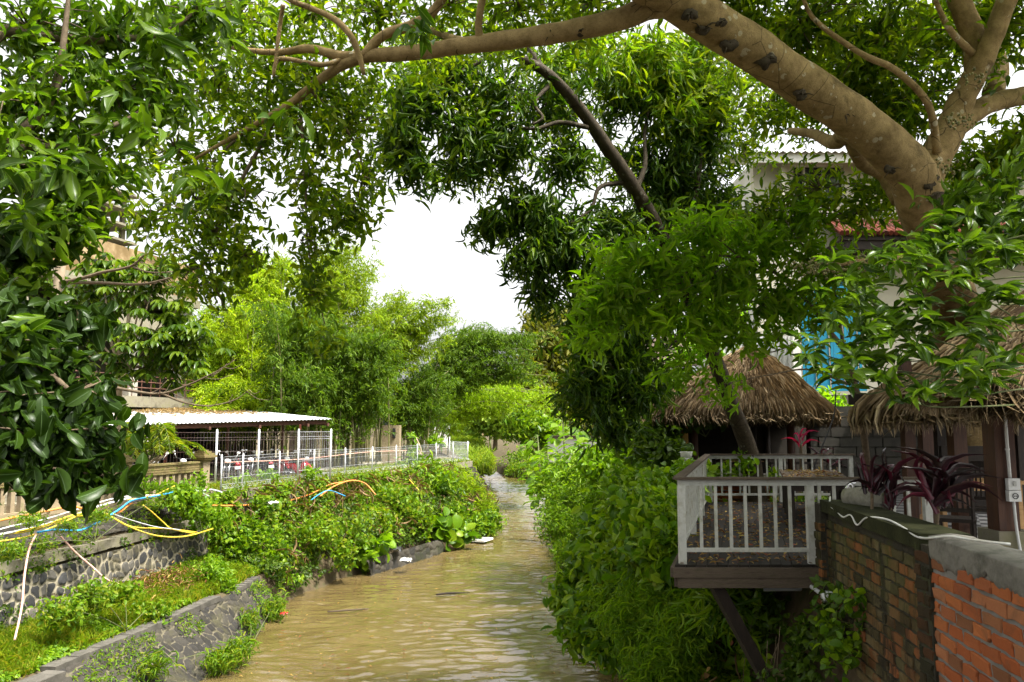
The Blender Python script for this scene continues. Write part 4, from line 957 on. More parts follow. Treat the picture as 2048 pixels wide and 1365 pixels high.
limb(b, [(740, 112, 8.3), (680, 112, 8.4), (620, 98, 8.5), (560, 105, 8.6), (490, 100, 8.6), (420, 85, 8.7), (350, 65, 8.8)], [.06, .058, .05, .04, .03, .022, .012], 8, 40)
limb(b, [(728, 112, 8.3), (765, 72, 8.2), (820, 52, 8.1), (860, 30, 8.0), (890, -10, 7.9), (930, -60, 7.8)], [.055, .055, .055, .05, .045, .04], 8)
limb(b, [(962, 84, 8), (957, 50, 7.9), (966, -10, 7.8), (975, -60, 7.7)], [.05, .04, .04, .035], 8)
limb(b, [(728, 150, 7.9), (718, 110, 7.85), (700, 70, 7.8), (668, 38, 7.8), (625, 18, 7.8), (580, 0, 7.8), (540, -30, 7.8)], [.02, .032, .034, .032, .03, .028, .02], 8)
limb(b, [(690, 118, 8.4), (640, 130, 8.3), (560, 118, 8.3), (548, 150, 8.2), (560, 50, 8.1), (566, 10, 8)], [.03, .028, .026, .014, .024, .024], 7, 36)
limb(b, [(945, 86, 8), (915, 80, 8.4), (880, 68, 9), (830, 45, 9.5)], [.05, .045, .04, .035], 8)
limb(b, [(1700, 250, 9.2), (1670, 285, 10.5), (1625, 268, 11.3), (1580, 262, 12)], [.12, .1, .07, .05], 10)
limb(b, [(1690, 230, 9.3), (1720, 320, 10.8), (1765, 350, 11.2), (1800, 400, 11.0)], [.12, .1, .1, .12], 10)
limb(b, [(1460, 60, 8.2), (1430, 10, 8.8), (1370, -30, 9.2)], [.06, .055, .05], 8)
limb(b, [(1865, 505, 10.1), (1800, 518, 9.8), (1740, 524, 9.6), (1690, 526, 9.5), (1650, 540, 9.4)], [.07, .055, .045, .035, .02], 8)
b.build('trunk', M['bark'], t, True)
# knots and dead root tufts on the limb
for px, py, d, r in ((1530, 118, 8.2, .10), (1455, 92, 7.95, .08), (1440, 45, 7.8, .06), (1405, 60, 7.8, .06), (1690, 230, 8.85, .05), (1820, 320, 9.5, .08), (1855, 365, 9.65, .12), (1872, 395, 9.7, .10), (1380, 30, 7.6, .07), (1100, 74, 7.8, .05), (1160, 66, 7.72, .045), (1600, 190, 8.5, .07), (1780, 340, 9.3, .06)):
    b = MB(); c = P(px, py, d + .02); g = len(b.v)
    b.ball(c, (r * 1.1, r * .6, r * .9), 12, 8)
    b.v = [tuple(Vector(v) + (Vector(v) - c) * (.7 * mnoise.noise(Vector(v) * 17) + .2 * mnoise.noise(Vector(v) * 50))) for v in b.v]
    for k in range(6):
        e_ = c + Vector((random.gauss(0, r * .9), -abs(random.gauss(.05, .03)), random.gauss(-r * .4, r * .7))); b.tube([c, c.lerp(e_, .6) + Vector((0, -.02, .01)), e_], [.011, .007, .003], 4)
    b.build('knot', M['bark_grey'], t, True)
b = MB()
for px, py, d, sx in ((1690, 524, 9.4, 45), (1765, 520, 9.6, 40), (1640, 532, 9.3, 25), (1890, 330, 9.7, 20), (1915, 235, 9.8, 18), (1960, 150, 9.7, 16)):
    for k in range(90 if py > 400 else 40):
        c = P(px + random.gauss(0, sx), py + random.gauss(4, 9), d + random.gauss(0, .12)); b.ball(c, random.uniform(.012, .022), 6, 4)
b.build('figs', M['fig'], t, True)['kind'] = 'stuff'
ficus = [  # canopy above and around the big limb
    Bl(1600, 60, 10.5, 110, 80, 1.2, 190), Bl(1740, 90, 11, 110, 110, 1.4, 260), Bl(1680, 190, 12, 110, 70, 1.4, 150), Bl(1850, 60, 11.5, 90, 80, 1.2, 170), Bl(1990, 50, 11, 90, 90, 1.3, 190), Bl(1800, 220, 11.5, 90, 80, 1.2, 170),
    Bl(1560, 215, 13, 110, 50, 1.2, 110), Bl(1480, 20, 10.5, 90, 50, 1.2, 110), Bl(2030, 290, 11, 70, 60, 1.0, 90), Bl(1770, 380, 12.2, 80, 60, 1.0, 50), Bl(1640, 380, 12.4, 110, 60, 1.0, 56), Bl(1540, 430, 12.6, 100, 50, 1.0, 90),
    Bl(1960, 330, 11.5, 70, 60, .8, 80), Bl(1690, 430, 12.2, 120, 30, .9, 36)]
ficus = [q[:6] + (int(q[6] * .85),) for q in ficus]
C, cen = foliage('crown', ficus, 9, .165, .05, 'l', M['leaf_far_ficus'], t, droop=.3, jitter=.09)
twigs('branchlets', C, cen, M['bark_thin'], t, .014, .35)
ficus2 = [  # foliage along the left limb
    Bl(1180, 10, 8.6, 130, 45, 1.0, 80), Bl(1040, 20, 8.6, 110, 45, 1.0, 90), Bl(900, 10, 8.8, 110, 50, 1.0, 90), Bl(760, 30, 9, 110, 50, 1.0, 110), Bl(620, 30, 9.2, 110, 50, 1.0, 120), Bl(480, 40, 9.4, 110, 60, 1.0, 130),
    Bl(560, 150, 9.4, 110, 60, .9, 130), Bl(440, 170, 9.5, 100, 70, .9, 150), Bl(650, 190, 9.2, 80, 50, .8, 90), Bl(700, 250, 9.2, 70, 60, .8, 110), Bl(600, 260, 9.3, 80, 60, .8, 130), Bl(500, 270, 9.4, 90, 60, .8, 140),
    Bl(730, 370, 9, 40, 60, .5, 80), Bl(690, 430, 9, 45, 60, .5, 90), Bl(620, 360, 9, 50, 50, .5, 80), Bl(620, 480, 9, 30, 80, .4, 80), Bl(470, 380, 9.2, 70, 60, .6, 110), Bl(430, 470, 9.2, 60, 60, .6, 110), Bl(380, 540, 9.1, 50, 60, .5, 60), Bl(490, 510, 9.2, 40, 60, .5, 70),
    Bl(300, 440, 9.2, 65, 50, .6, 70), Bl(390, 400, 9.2, 70, 60, .6, 90), Bl(350, 300, 9.4, 90, 80, .8, 130), Bl(630, 590, 9, 35, 60, .4, 60), Bl(650, 680, 9, 28, 30, .3, 26), Bl(430, 570, 9.2, 40, 50, .4, 50)]
ficus2 = [q[:3] + (q[3] * 1.12, q[4] * 1.3, q[5] * 1.12, int(q[6] * (.7 if q[2] > 9.6 else .46))) for q in ficus2]
C, cen = foliage('crown', ficus2, 9, .115, .042, 'l', M['leaf_far_ficus'], t, droop=.35, jitter=.07)
twigs('branchlets', C, cen, M['bark_thin'], t, .010, .35)
ficus3 = [Bl(900, 340, 13.5, 60, 46, .8, 34), Bl(980, 350, 13.8, 70, 46, .8, 40), Bl(1050, 300, 14.2, 60, 50, .8, 34), Bl(940, 230, 13.2, 60, 50, .8, 30), Bl(1120, 260, 14.6, 70, 60, .8, 40), Bl(1210, 340, 15.2, 70, 60, .8, 40), Bl(1000, 250, 13.6, 60, 60, .8, 34), Bl(860, 110, 11, 90, 50, .9, 60), Bl(1000, 60, 11, 110, 50, .9, 70), Bl(1150, 40, 11, 110, 50, .9, 70), Bl(740, 180, 10.5, 60, 60, .7, 40), Bl(1470, 150, 14, 60, 60, .8, 40), Bl(1490, 300, 15, 50, 60, .8, 40)]
C, cen = foliage('crown', ficus3, 10, .12, .04, 'l', M['leaf_far_ficus'], t, droop=.35, jitter=.12)
twigs('branchlets', C, cen, M['bark_thin'], t, .009, .35)
b = MB()
for pth, r in (([(600, 200, 8.8), (606, 300, 8.9), (612, 400, 9), (615, 480, 9), (628, 560, 9), (650, 650, 9)], (.02, .006)), ([(560, 220, 8.8), (500, 330, 9), (450, 420, 9.1), (420, 500, 9.2), (390, 570, 9.1)], (.03, .006)), ([(620, 180, 8.6), (700, 270, 9), (725, 350, 9), (700, 430, 9)], (.02, .006)), ([(470, 280, 9), (400, 350, 9.2), (320, 420, 9.2), (270, 450, 9.2)], (.018, .005))):
    limb(b, pth, r, 6)
b.build('hanging_branches', M['bark_thin'], t, True)
# shade canopy higher up, outside the frame (what shades the deck)
hi = [(x, y, z, rx, ry, rz, n) for x, y, z, rx, ry, rz, n in ((6, 3, 11.4, 4, 3, 1.2, 420), (4, 8, 13.6, 4, 3, 1.3, 480), (9.5, 8.5, 14.2, 4, 3.4, 1.6, 480), (9, 13.5, 17.2, 4, 3.4, 1.6, 380), (13, 13, 17, 4, 4, 2, 420), (.5, 6, 12.6, 2.6, 3, 1.2, 160), (14, 8, 13, 3, 4, 3, 300), (4, 0, 10.5, 4, 3, 1.2, 300))]
hi = [q[:6] + (int(q[6] * .62),) for q in hi]
foliage('crown', hi, 9, .42, .19, 'q', M['leaf_far_ficus'], t, droop=.3, jitter=.2)

# nearer, larger-leaved tree at the left edge
t = thing('large_leaved_tree', 'tree with big drooping leaves filling the left edge of the view', 'tree', (-4.6, 4.2, 1.0))
b = MB(); limb(b, [(-520, 1500, 4.3), (-430, 900, 4.4), (-330, 500, 4.6), (-200, 250, 4.8), (0, 60, 5)], [.16, .14, .12, .09, .05], 10)
for pth, r in (([(-330, 500, 4.6), (-150, 430, 4.8), (0, 300, 4.9), (80, 230, 5), (115, 160, 5), (130, 60, 5), (138, -20, 5)], (.06, .012)), ([(-300, 620, 4.6), (-120, 640, 4.5), (0, 680, 4.4), (90, 740, 4.3), (160, 800, 4.2)], (.05, .01)), ([(-250, 760, 4.4), (-80, 800, 4.3), (50, 860, 4.2), (120, 910, 4.2), (190, 960, 4.2)], (.045, .01)), ([(0, 60, 5), (200, 80, 5.4), (340, 60, 5.8), (420, -10, 6)], (.04, .01)), ([(-40, 300, 4.9), (120, 290, 5), (230, 250, 5.2), (300, 210, 5.4)], (.03, .008))):
    limb(b, pth, r, 7)
b.build('trunk', M['bark_thin'], t, True)
near = [Bl(60, 60, 5.2, 120, 80, .5, 46), Bl(220, 60, 5.6, 120, 70, .5, 44), Bl(380, 40, 6, 110, 60, .5, 34), Bl(80, 210, 5.1, 120, 80, .5, 50), Bl(230, 190, 5.4, 110, 70, .5, 44), Bl(330, 170, 5.8, 80, 60, .4, 24), Bl(60, 340, 5, 110, 80, .45, 46), Bl(180, 330, 5.2, 90, 80, .4, 34), Bl(80, 460, 5, 110, 60, .4, 34), Bl(150, 430, 5.2, 70, 60, .3, 20), Bl(30, 560, 4.9, 70, 60, .3, 18)]
near = [q[:6] + (int(q[6] * 1.45),) for q in near]
C, cen = foliage('crown', near, 9, .108, .038, 'l', M['leaf_near'], t, droop=.35, jitter=.02, spread=(.7, 1.4))
twigs('branchlets', C, cen, M['bark_thin'], t, .008, .4)
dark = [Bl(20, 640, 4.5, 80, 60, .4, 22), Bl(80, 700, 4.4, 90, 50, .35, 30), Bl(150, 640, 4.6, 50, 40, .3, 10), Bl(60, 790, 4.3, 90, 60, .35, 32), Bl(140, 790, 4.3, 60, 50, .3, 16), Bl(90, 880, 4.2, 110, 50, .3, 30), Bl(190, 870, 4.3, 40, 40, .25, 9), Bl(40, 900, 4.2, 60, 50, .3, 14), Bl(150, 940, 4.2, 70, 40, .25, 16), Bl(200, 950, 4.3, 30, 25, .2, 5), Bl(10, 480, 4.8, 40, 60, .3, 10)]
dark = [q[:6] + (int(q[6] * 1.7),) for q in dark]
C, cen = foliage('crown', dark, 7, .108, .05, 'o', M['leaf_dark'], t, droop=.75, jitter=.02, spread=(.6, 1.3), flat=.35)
twigs('branchlets', C, cen, M['bark_thin'], t, .008, .4)
# the two bright foreground sprays
spr = [Bl(255, 245, 4.6, 30, 14, .12, 4), Bl(575, 255, 5, 14, 14, .1, 2), Bl(120, 345, 4.5, 50, 26, .15, 5), Bl(30, 330, 4.5, 20, 18, .1, 2), Bl(395, 350, 5.2, 18, 20, .1, 2), Bl(820, 55, 5.6, 22, 16, .12, 3), Bl(30, 690, 4.2, 22, 14, .1, 2), Bl(70, 460, 4.5, 50, 30, .15, 4), Bl(450, 60, 5.4, 40, 30, .2, 4), Bl(320, 90, 5.4, 60, 30, .2, 5)]
foliage('crown', spr, 9, .15, .055, 'l', M['leaf_gloss'], t, droop=.25, jitter=.01, spread=(.9, 1.5), flat=.6)

# ------------------------------------------------------------------ mango tree leaning over the deck
mb = P(1512, 1005, 17.4); mb.z = 4.2
t = thing('mango_tree', 'leaning mango tree growing behind the deck in front of the hut', 'tree', mb)
b = MB()
limb(b, [(1516, 1030, 17.4), (1500, 908, 17.3), (1462, 810, 17), (1425, 705, 16.6), (1390, 620, 16.2), (1330, 490, 15.4), (1270, 380, 14.7), (1210, 290, 14.2), (1150, 205, 13.7), (1085, 140, 13.2), (1000, 100, 12.8), (940, 80, 12.5)], [.24, .19, .17, .16, .155, .15, .14, .125, .105, .085, .06, .04], 12, 60, .03)
for pth, r in (([(1175, 255, 13.9), (1120, 245, 13.6), (1070, 258, 13.4), (1010, 250, 13.2)], (.05, .02)), ([(1085, 140, 13.2), (1060, 100, 13.3), (1030, 60, 13.4)], (.07, .03)), ([(1270, 385, 14.7), (1290, 330, 14.9), (1290, 260, 15.2), (1310, 160, 15.6)], (.06, .02)), ([(1255, 365, 14.6), (1200, 375, 14.3), (1180, 420, 14.2), (1120, 460, 14)], (.05, .02)), ([(1000, 100, 12.8), (930, 140, 12.6), (870, 180, 12.5), (820, 240, 12.4)], (.05, .015)), ([(1330, 490, 15.4), (1380, 430, 15.6), (1400, 330, 15.8), (1400, 220, 16)], (.08, .03)), ([(1390, 620, 16.2), (1300, 600, 15.8), (1220, 640, 15.5)], (.06, .02)), ([(1110, 160, 13.4), (1070, 205, 13.1), (1085, 235, 13), (1065, 250, 13)], (.04, .02)), ([(1400, 640, 16.3), (1330, 700, 16), (1260, 760, 15.8)], (.05, .015))):
    limb(b, pth, r, 8)
b.build('trunk', M['bark_grey'], t, True)
mango = [Bl(830, 190, 12.6, 60, 60, .7, 66), Bl(800, 270, 12.5, 45, 60, .6, 60), Bl(830, 340, 12.5, 40, 30, .5, 22), Bl(900, 130, 12.8, 70, 45, .7, 50), Bl(920, 250, 13, 60, 60, .7, 46), Bl(990, 180, 13.4, 80, 50, .8, 56), Bl(1000, 290, 13.6, 70, 60, .8, 50), Bl(930, 330, 13.2, 50, 30, .6, 24),
         Bl(1100, 200, 14.4, 80, 70, .9, 66), Bl(1130, 320, 14.4, 60, 50, .8, 50), Bl(1060, 420, 14.2, 60, 40, .7, 60), Bl(990, 450, 14, 40, 30, .5, 36), Bl(1120, 470, 14.4, 80, 55, .8, 110), Bl(1060, 520, 14.2, 45, 40, .6, 50), Bl(1090, 580, 14.4, 25, 35, .4, 26),
         Bl(1200, 560, 15, 80, 70, .9, 120), Bl(1240, 460, 15.2, 70, 60, .9, 90), Bl(1200, 680, 15.4, 70, 90, .9, 140), Bl(1180, 780, 15.4, 55, 60, .8, 90), Bl(1270, 760, 15.8, 70, 70, .9, 110), Bl(1290, 650, 16, 70, 70, .9, 90), Bl(1230, 850, 15.8, 50, 40, .6, 50), Bl(1320, 750, 16.2, 30, 50, .6, 20),
         Bl(1320, 330, 16, 90, 80, 1.0, 130), Bl(1400, 280, 16.4, 80, 90, 1.0, 140), Bl(1390, 400, 16.2, 90, 70, 1.0, 140), Bl(1250, 200, 15.4, 80, 60, .9, 70), Bl(1430, 450, 16.5, 70, 60, .8, 80), Bl(1330, 420, 16, 60, 60, .8, 70), Bl(1350, 550, 16.2, 70, 50, .8, 60), Bl(1420, 560, 16.6, 60, 50, .8, 40)]
mango = [q[:6] + (int(q[6] * .85),) for q in mango]
C, cen = foliage('crown', mango, 14, .235, .045, 'l', M['leaf_mango'], t, droop=.85, jitter=.06, spread=(.5, 1.4), flat=.3)
twigs('branchlets', C, cen, M['bark_grey'], t, .014, .35, .05)
mango_sunlit = [Bl(1340, 150, 15.6, 100, 60, .9, 110), Bl(1420, 190, 15.8, 60, 60, .8, 80), Bl(1290, 110, 15.2, 70, 40, .8, 50), Bl(1240, 160, 15, 60, 40, .7, 36), Bl(1400, 100, 16, 60, 40, .7, 44), Bl(1180, 110, 14.6, 70, 40, .7, 30), Bl(1100, 130, 14.4, 60, 30, .7, 24), Bl(1350, 240, 15.6, 70, 40, .7, 50)]  # upper right lobes, painted lighter as the sun side of the crown
foliage('crown', mango_sunlit, 13, .25, .052, 'l', M['leaf_mango_sunlit'], t, droop=.7, jitter=.06, spread=(.5, 1.4), flat=.3)

# olive sapling growing past the thatched roofs
sb = P(1735, 960, 13.4); sb.z = 4.3
t = thing('young_tree', 'slender tree with thin olive leaves rising between the two thatched roofs', 'tree', sb)
b = MB()
limb(b, [(1742, 990, 13.4), (1722, 830, 13), (1695, 715, 12.6), (1660, 665, 12.4), (1620, 610, 12.2), (1560, 552, 12), (1500, 520, 11.8), (1440, 512, 11.7), (1350, 520, 11.6)], [.06, .055, .05, .04, .035, .028, .02, .015, .008], 8)
for pth, r in (([(1690, 708, 12.6), (1678, 640, 12.4), (1668, 580, 12.2), (1640, 540, 12), (1570, 440, 11.8)], (.03, .006)), ([(1545, 545, 12), (1450, 540, 11.8), (1350, 570, 11.6), (1230, 600, 11.5)], (.02, .005)), ([(1600, 590, 12.1), (1500, 580, 11.9), (1400, 600, 11.8), (1300, 660, 11.7)], (.018, .005)), ([(1700, 770, 12.7), (1620, 740, 12.4), (1540, 750, 12.2), (1440, 770, 12)], (.022, .005)), ([(1650, 650, 12.4), (1560, 700, 12.2), (1480, 710, 12.1)], (.016, .005)), ([(1480, 515, 11.8), (1420, 470, 11.7), (1340, 450, 11.6)], (.012, .004))):
    limb(b, pth, r, 6)
b.build('trunk', M['bark_thin'], t, True)
sap = [Bl(1220, 590, 11.6, 80, 50, .5, 46), Bl(1190, 660, 11.6, 50, 40, .4, 20), Bl(1300, 530, 11.6, 90, 50, .5, 54), Bl(1330, 620, 11.7, 90, 50, .5, 54), Bl(1420, 460, 11.7, 90, 50, .5, 46), Bl(1430, 560, 11.8, 90, 50, .5, 54), Bl(1530, 490, 11.9, 80, 50, .5, 50), Bl(1540, 600, 12, 80, 50, .5, 46), Bl(1450, 660, 11.9, 80, 45, .5, 40), Bl(1370, 735, 12, 60, 30, .4, 14), Bl(1450, 775, 12.1, 70, 20, .4, 8), Bl(1630, 530, 12, 60, 50, .4, 30), Bl(1550, 680, 12.1, 60, 30, .4, 10), Bl(1650, 620, 12.2, 50, 40, .4, 24), Bl(1700, 540, 12, 60, 40, .4, 26), Bl(1600, 450, 12, 60, 40, .4, 26), Bl(1590, 620, 12.2, 40, 40, .4, 18), Bl(1240, 510, 11.6, 60, 40, .4, 22)]
sap = [q[:6] + (int(q[6] * 1.0),) for q in sap]
C, cen = foliage('crown', sap, 10, .19, .052, 'l', M['leaf_olive'], t, droop=.5, jitter=.06, spread=(.7, 1.4), flat=.45)
twigs('branchlets', C, cen, M['bark_thin'], t, .006, .6)

# glossy shrub branches in front of the right pavilion
gb = P(2330, 1000, 6.4); gb.z = 4.37
t = thing('glossy_shrub', 'glossy leaved shrub branches hanging in front of the thatched pavilion', 'shrub', gb)
b = MB()
limb(b, [(2330, 1290, 6.4), (2320, 900, 6.4), (2260, 640, 6.5), (2160, 480, 6.6), (2080, 420, 6.7)], [.06, .055, .05, .04, .02], 8)
gl = []
for tx, ty, d, n in ((1830, 505, 6.6, 1), (1740, 590, 6.7, 1), (1900, 560, 6.5, 1), (1965, 610, 6.3, 1), (1790, 620, 6.6, 1), (1860, 650, 6.4, 1), (2010, 520, 6.4, 1), (2030, 640, 6.2, 1), (1720, 660, 6.6, 1), (1800, 700, 6.4, 1), (1880, 720, 6.3, 1), (1950, 700, 6.2, 1), (1680, 730, 6.4, 1), (1760, 760, 6.3, 1), (1838, 790, 6.1, 1), (1930, 770, 6.1, 1), (1640, 690, 6.6, 1), (1990, 740, 6.1, 1), (1960, 480, 6.6, 1), (2040, 430, 6.6, 1), (1900, 470, 6.7, 1), (1690, 560, 6.8, 1), (1830, 570, 6.6, 1), (1740, 710, 6.4, 1), (2010, 580, 6.3, 1), (1650, 740, 6.5, 1), (1940, 540, 6.5, 1)):
    q = P(tx, ty, d); gl.append(tuple(q))
    limb(b, [(min(tx + 190, 2120), ty + random.uniform(-10, 60), 6.7), (tx + 90, ty + random.uniform(0, 50), d + .1), (tx + 14, ty + 22, d), (tx, ty, d)], [.008, .007, .005, .004], 5, 12)
b.build('branches', M['stem'], t, True)
gl = np.array(gl); gl = np.concatenate([gl] + [gl + RNG.normal(size=gl.shape) * np.array((.17, .15, .13)) for _ in range(4)])
pos, d_ = rosettes(gl, 8, (.9, 1.5), .35, np.array((0, -.4, .9)), .012)
leafmesh('leaves', pos, d_, RNG.uniform(.13, .2, len(pos)), .056, 'l', M['leaf_gloss'], t, .6, smooth=True)
up_ = [Bl(1950, 410, 8, 80, 60, .5, 24), Bl(2030, 350, 8, 50, 50, .5, 14), Bl(1900, 480, 8.2, 60, 50, .5, 16), Bl(2020, 470, 7.6, 50, 50, .4, 14), Bl(1780, 560, 8.2, 60, 50, .4, 10), Bl(1730, 640, 8, 50, 50, .4, 10)]
C, cen = foliage('leaves', up_, 9, .18, .06, 'l', M['leaf_gloss'], t, droop=.35, jitter=.03, spread=(.8, 1.4), flat=.5)

# ------------------------------------------------------------------ deck
DZ = 4.37
FL, BLc = Pz(1350, 1130, DZ), Pz(1413, 1004, DZ)
dv = (BLc - FL); dlen = dv.length; dv.normalize()
def dk(u, v, z=0.0): return FL + Vector((u, 0, 0)) + dv * v + Vector((0, 0, z))
t = thing('deck', 'dark timber deck jutting over the river on slanting braces', 'deck', dk(1.5, 3))
b = MB(); w = .118
for k in range(29):
    x0 = k * .125; v = 0
    while v < dlen - .05:
        L = min(random.uniform(.5, 1.3) if v else random.uniform(.3, 1), dlen - v); z = random.uniform(-.004, .002)
        a, c = dk(x0, v + .004), dk(x0, v + L - .004)
        p = [a, a + Vector((w, 0, 0)), c + Vector((w, 0, 0)), c]; b.slab([q + Vector((0, 0, z)) for q in p], .03); v += L
b.build('decking', M['wood_deck'], t)
b = MB(); b.slab([dk(0, 0, -.034), dk(3.62, 0, -.034), dk(3.62, dlen, -.034), dk(0, dlen, -.034)], .04); b.build('underdeck', M['wood_dark'], t)
b = MB(); b.bar(dk(-.02, -.03, -.085), dk(1.72, -.03, -.085), .05, .11); b.bar(dk(-.03, 0, -.085), dk(-.03, dlen, -.085), .05, .11)
b.build('fascia', M['wood_weather'], t)
b = MB(); b.bar(dk(.03, .0, -.2), dk(1.74, .0, -.2), .09, .115); b.bar(dk(.03, .03, -.2), dk(.03, dlen, -.2), .09, .115)
for v in (2, 4, 6): b.bar(dk(.05, v, -.16), dk(3.5, v, -.16), .1, .14)
b.build('bearer', M['wood_weather'], t)
for v in (.12, 3.4): 
    b = MB(); a = dk(.48, v, -.25); b.bar(a + Vector((-.05, 0, .06)), a + Vector((1.15, .1, -2.2)), .2, .13); b.build('brace', M['wood_dark'], t)
# railing: a thing on the deck
def rail(name, label, a, c, nb, posts, mid_post=(), bottom=True, close=None):
    t = thing(name, label, 'railing', a, 'white railings round the deck')
    d = c - a; ext = d.normalized() * .05
    b = MB(); b.bar(a - ext + Vector((0, 0, .995)), c + ext + Vector((0, 0, .995)), .12, .028); b.build('handrail', M['wood_weather'], t)
    b = MB(); b.bar(a + Vector((0, 0, .945)), c + Vector((0, 0, .945)), .045, .07)
    if bottom: b.bar(a + Vector((0, 0, .16)), c + Vector((0, 0, .16)), .04, .045)
    b.build('rail', M['white_rail'], t)
    ang = math.atan2(d.y, d.x); R = Matrix.Rotation(ang, 3, 'Z')
    for f in posts:
        q = a + d * f; b = MB(); b.box(q + Vector((0, 0, .455)), (.085, .075, .91), R); b.build('post', M['white_rail'], t)
    for k in range(nb):
        f = (k + .5) / nb
        if any(abs(f - p) < .4 / nb for p in posts): continue
        q = a + d * f; b = MB(); b.box(q + Vector((0, 0, .545)), (.034, .03, .73), R); b.build('baluster', M['white_rail'], t)
    return t
ra, rb_, rc, rd = dk(.05, .07), dk(3.05, .07), dk(.05, dlen - .06), dk(3.14, dlen - .06)
rail('railing', 'front white railing of the deck facing the bridge', ra, rb_, 17, (.012, .52, .985))
rail('railing', 'white side railing of the deck on the river side', ra + dv * .12, rc - dv * .1, 32, (.34, .67))
rail('railing', 'back white railing of the deck behind the table', rc, rd, 16, (.012, .5, .985))
# table
T0 = 5.10
tf0, tf1, tb0, tb1 = Pz(1571, 963, T0), Pz(1709, 963, T0), Pz(1559, 940.5, T0), Pz(1672, 940.5, T0)
t = thing('deck_table', 'long weathered table strewn with dead leaves on the deck', 'table', Vector(((tf0.x + tb1.x) / 2, (tf0.y + tb0.y) / 2, DZ)))
b = MB(); nP = 7
for k in range(nP):
    f0_, f1_ = k / nP + .004, (k + 1) / nP - .004
    b.slab([tf0.lerp(tf1, f0_), tf0.lerp(tf1, f1_), tb0.lerp(tb1, f1_), tb0.lerp(tb1, f0_)], .04)
b.build('tabletop', M['wood_weather'], t)
b = MB(); b.bar(tf0.lerp(tf1, .06) + Vector((0, .08, -.1)), tf1.lerp(tf0, .06) + Vector((0, .08, -.1)), .03, .12); b.bar(tf0.lerp(tb0, .03) + Vector((.06, 0, -.1)), tf0.lerp(tb0, .97) + Vector((.06, 0, -.1)), .03, .12); b.build('apron', M['wood_dark'], t)
for f in (.06, .35, .64, .93):
    for (p0, p1, s) in ((tf0, tb0, .09), (tf1, tb1, -.09)):
        q = p0.lerp(p1, f) + Vector((s, 0, 0)); b = MB(); b.box((q.x, q.y, (q.z + DZ) / 2 - .02), (.085, .085, q.z - DZ - .04)); b.build('leg', M['wood_dark'], t)
# fallen leaves
n = 1300; uu, vv = RNG.uniform(.05, 3.5, n), RNG.beta(1, 1.5, n) * (dlen - .1)
pos = np.array([tuple(dk(u_, v_, .012)) for u_, v_ in zip(uu, vv)]); dr = RNG.normal(size=(n, 3)); dr[:, 2] = RNG.uniform(-.05, .3, n)
o = leafmesh('fallen_leaves', pos, dr, RNG.uniform(.04, .12, n), RNG.uniform(.016, .04, n), 'l', M['dry'], None, .75); tag(o, 'brown and yellow dead leaves scattered over the deck boards', 'leaf litter', None, 'stuff')
n = 200; pos = np.array([tuple(tf0.lerp(tf1, RNG.random()).lerp(tb0.lerp(tb1, RNG.random()), RNG.random() ** .7) + Vector((0, 0, .006))) for _ in range(n)])
dr = RNG.normal(size=(n, 3)); dr[:, 2] = RNG.uniform(-.05, .15, n)
o = leafmesh('table_litter', pos, dr, RNG.uniform(.04, .12, n), .035, 'l', M['dry'], None, .8); tag(o, 'dead leaves lying on the deck table', 'leaf litter', None, 'stuff')

# ------------------------------------------------------------------ brick wall
W0, W1, W2 = Vector((3.66, 9.42, 0)), Vector((3.325, 6.5, 0)), Vector((2.75, 1.6, 0))
def bricks(p0, p1, z0, z1, bl, bh, gap, proud, skip=None, jit=.004):
    b = MB(); d = p1 - p0; L = d.length; d.normalize(); nrm = Vector((-d.y, d.x, 0))
    if nrm.x > 0: nrm = -nrm
    z = z0; row = 0
    while z + bh <= z1 + .001:
        s = -(bl / 2 if row % 2 else 0) + random.uniform(-.03, .03)
        while s < L:
            l_ = bl * random.uniform(.82, 1.08); a, e = max(s, 0), min(s + l_, L)
            if e - a > .04 and not (skip and skip(a, z)):
                pr = proud + random.uniform(-.008, .006)
                q0, q1 = p0 + d * a, p0 + d * e
                up = Vector((0, 0, 1)); wob = .012 * mnoise.noise((a * 1.3, z * 2, 5))
                loop = [(0, 0), (.33, 0), (.66, 0), (1, 0), (1, .5), (1, 1), (.66, 1), (.33, 1), (0, 1), (0, .5)]
                fr = [q0.lerp(q1, f_) + up * (z + wob + bh * g_) + d * random.uniform(-jit, jit) * 2 + up * random.uniform(-jit, jit) for f_, g_ in loop]
                c_ = q0.lerp(q1, .5) + up * (z + wob + bh / 2); tilt = random.uniform(-.006, .006)
                fc = [v + (c_ - v).normalized() * .009 + nrm * (pr + tilt * (i_ - 5) / 5) for i_, v in enumerate(fr)]
                sd_ = [v + nrm * (pr - .009) for v in fr]; bk = [v - nrm * .05 for v in fr]; m_ = len(fr)
                b.add(fc + sd_ + bk, [tuple(range(m_))] + [(k_, m_ + k_, m_ + (k_ + 1) % m_, (k_ + 1) % m_) for k_ in range(m_)] + [(m_ + k_, 2 * m_ + k_, 2 * m_ + (k_ + 1) % m_, m_ + (k_ + 1) % m_) for k_ in range(m_)])
            s += l_ + gap
        z += bh + gap; row += 1
    return b
WT = CAMZ - .87
t = thing('mossy_brick_wall', 'mossy old brick retaining wall next to the deck', 'wall', (W0 + W1) / 2 + Vector((0, 0, 1.0)))
bricks(W0, W1, 1.5, WT - .14, .245, .086, .021, .008, None, .007).build('bricks', M['brick_old'], t)
b = MB(); off = Vector((.16, 0, 0))
b.bar(W0 + off + Vector((0, 0, 3.1)), W1 + off + Vector((0, 0, 3.1)), .3, 3.85); b.build('mortar', M['mortar_dark'], t)
b = MB(); b.bar(W0 + Vector((.14, .03, WT - .065)), W1 + Vector((.14, 0, WT - .065)), .40, .13); b.build('coping', M['moss_cement'], t)
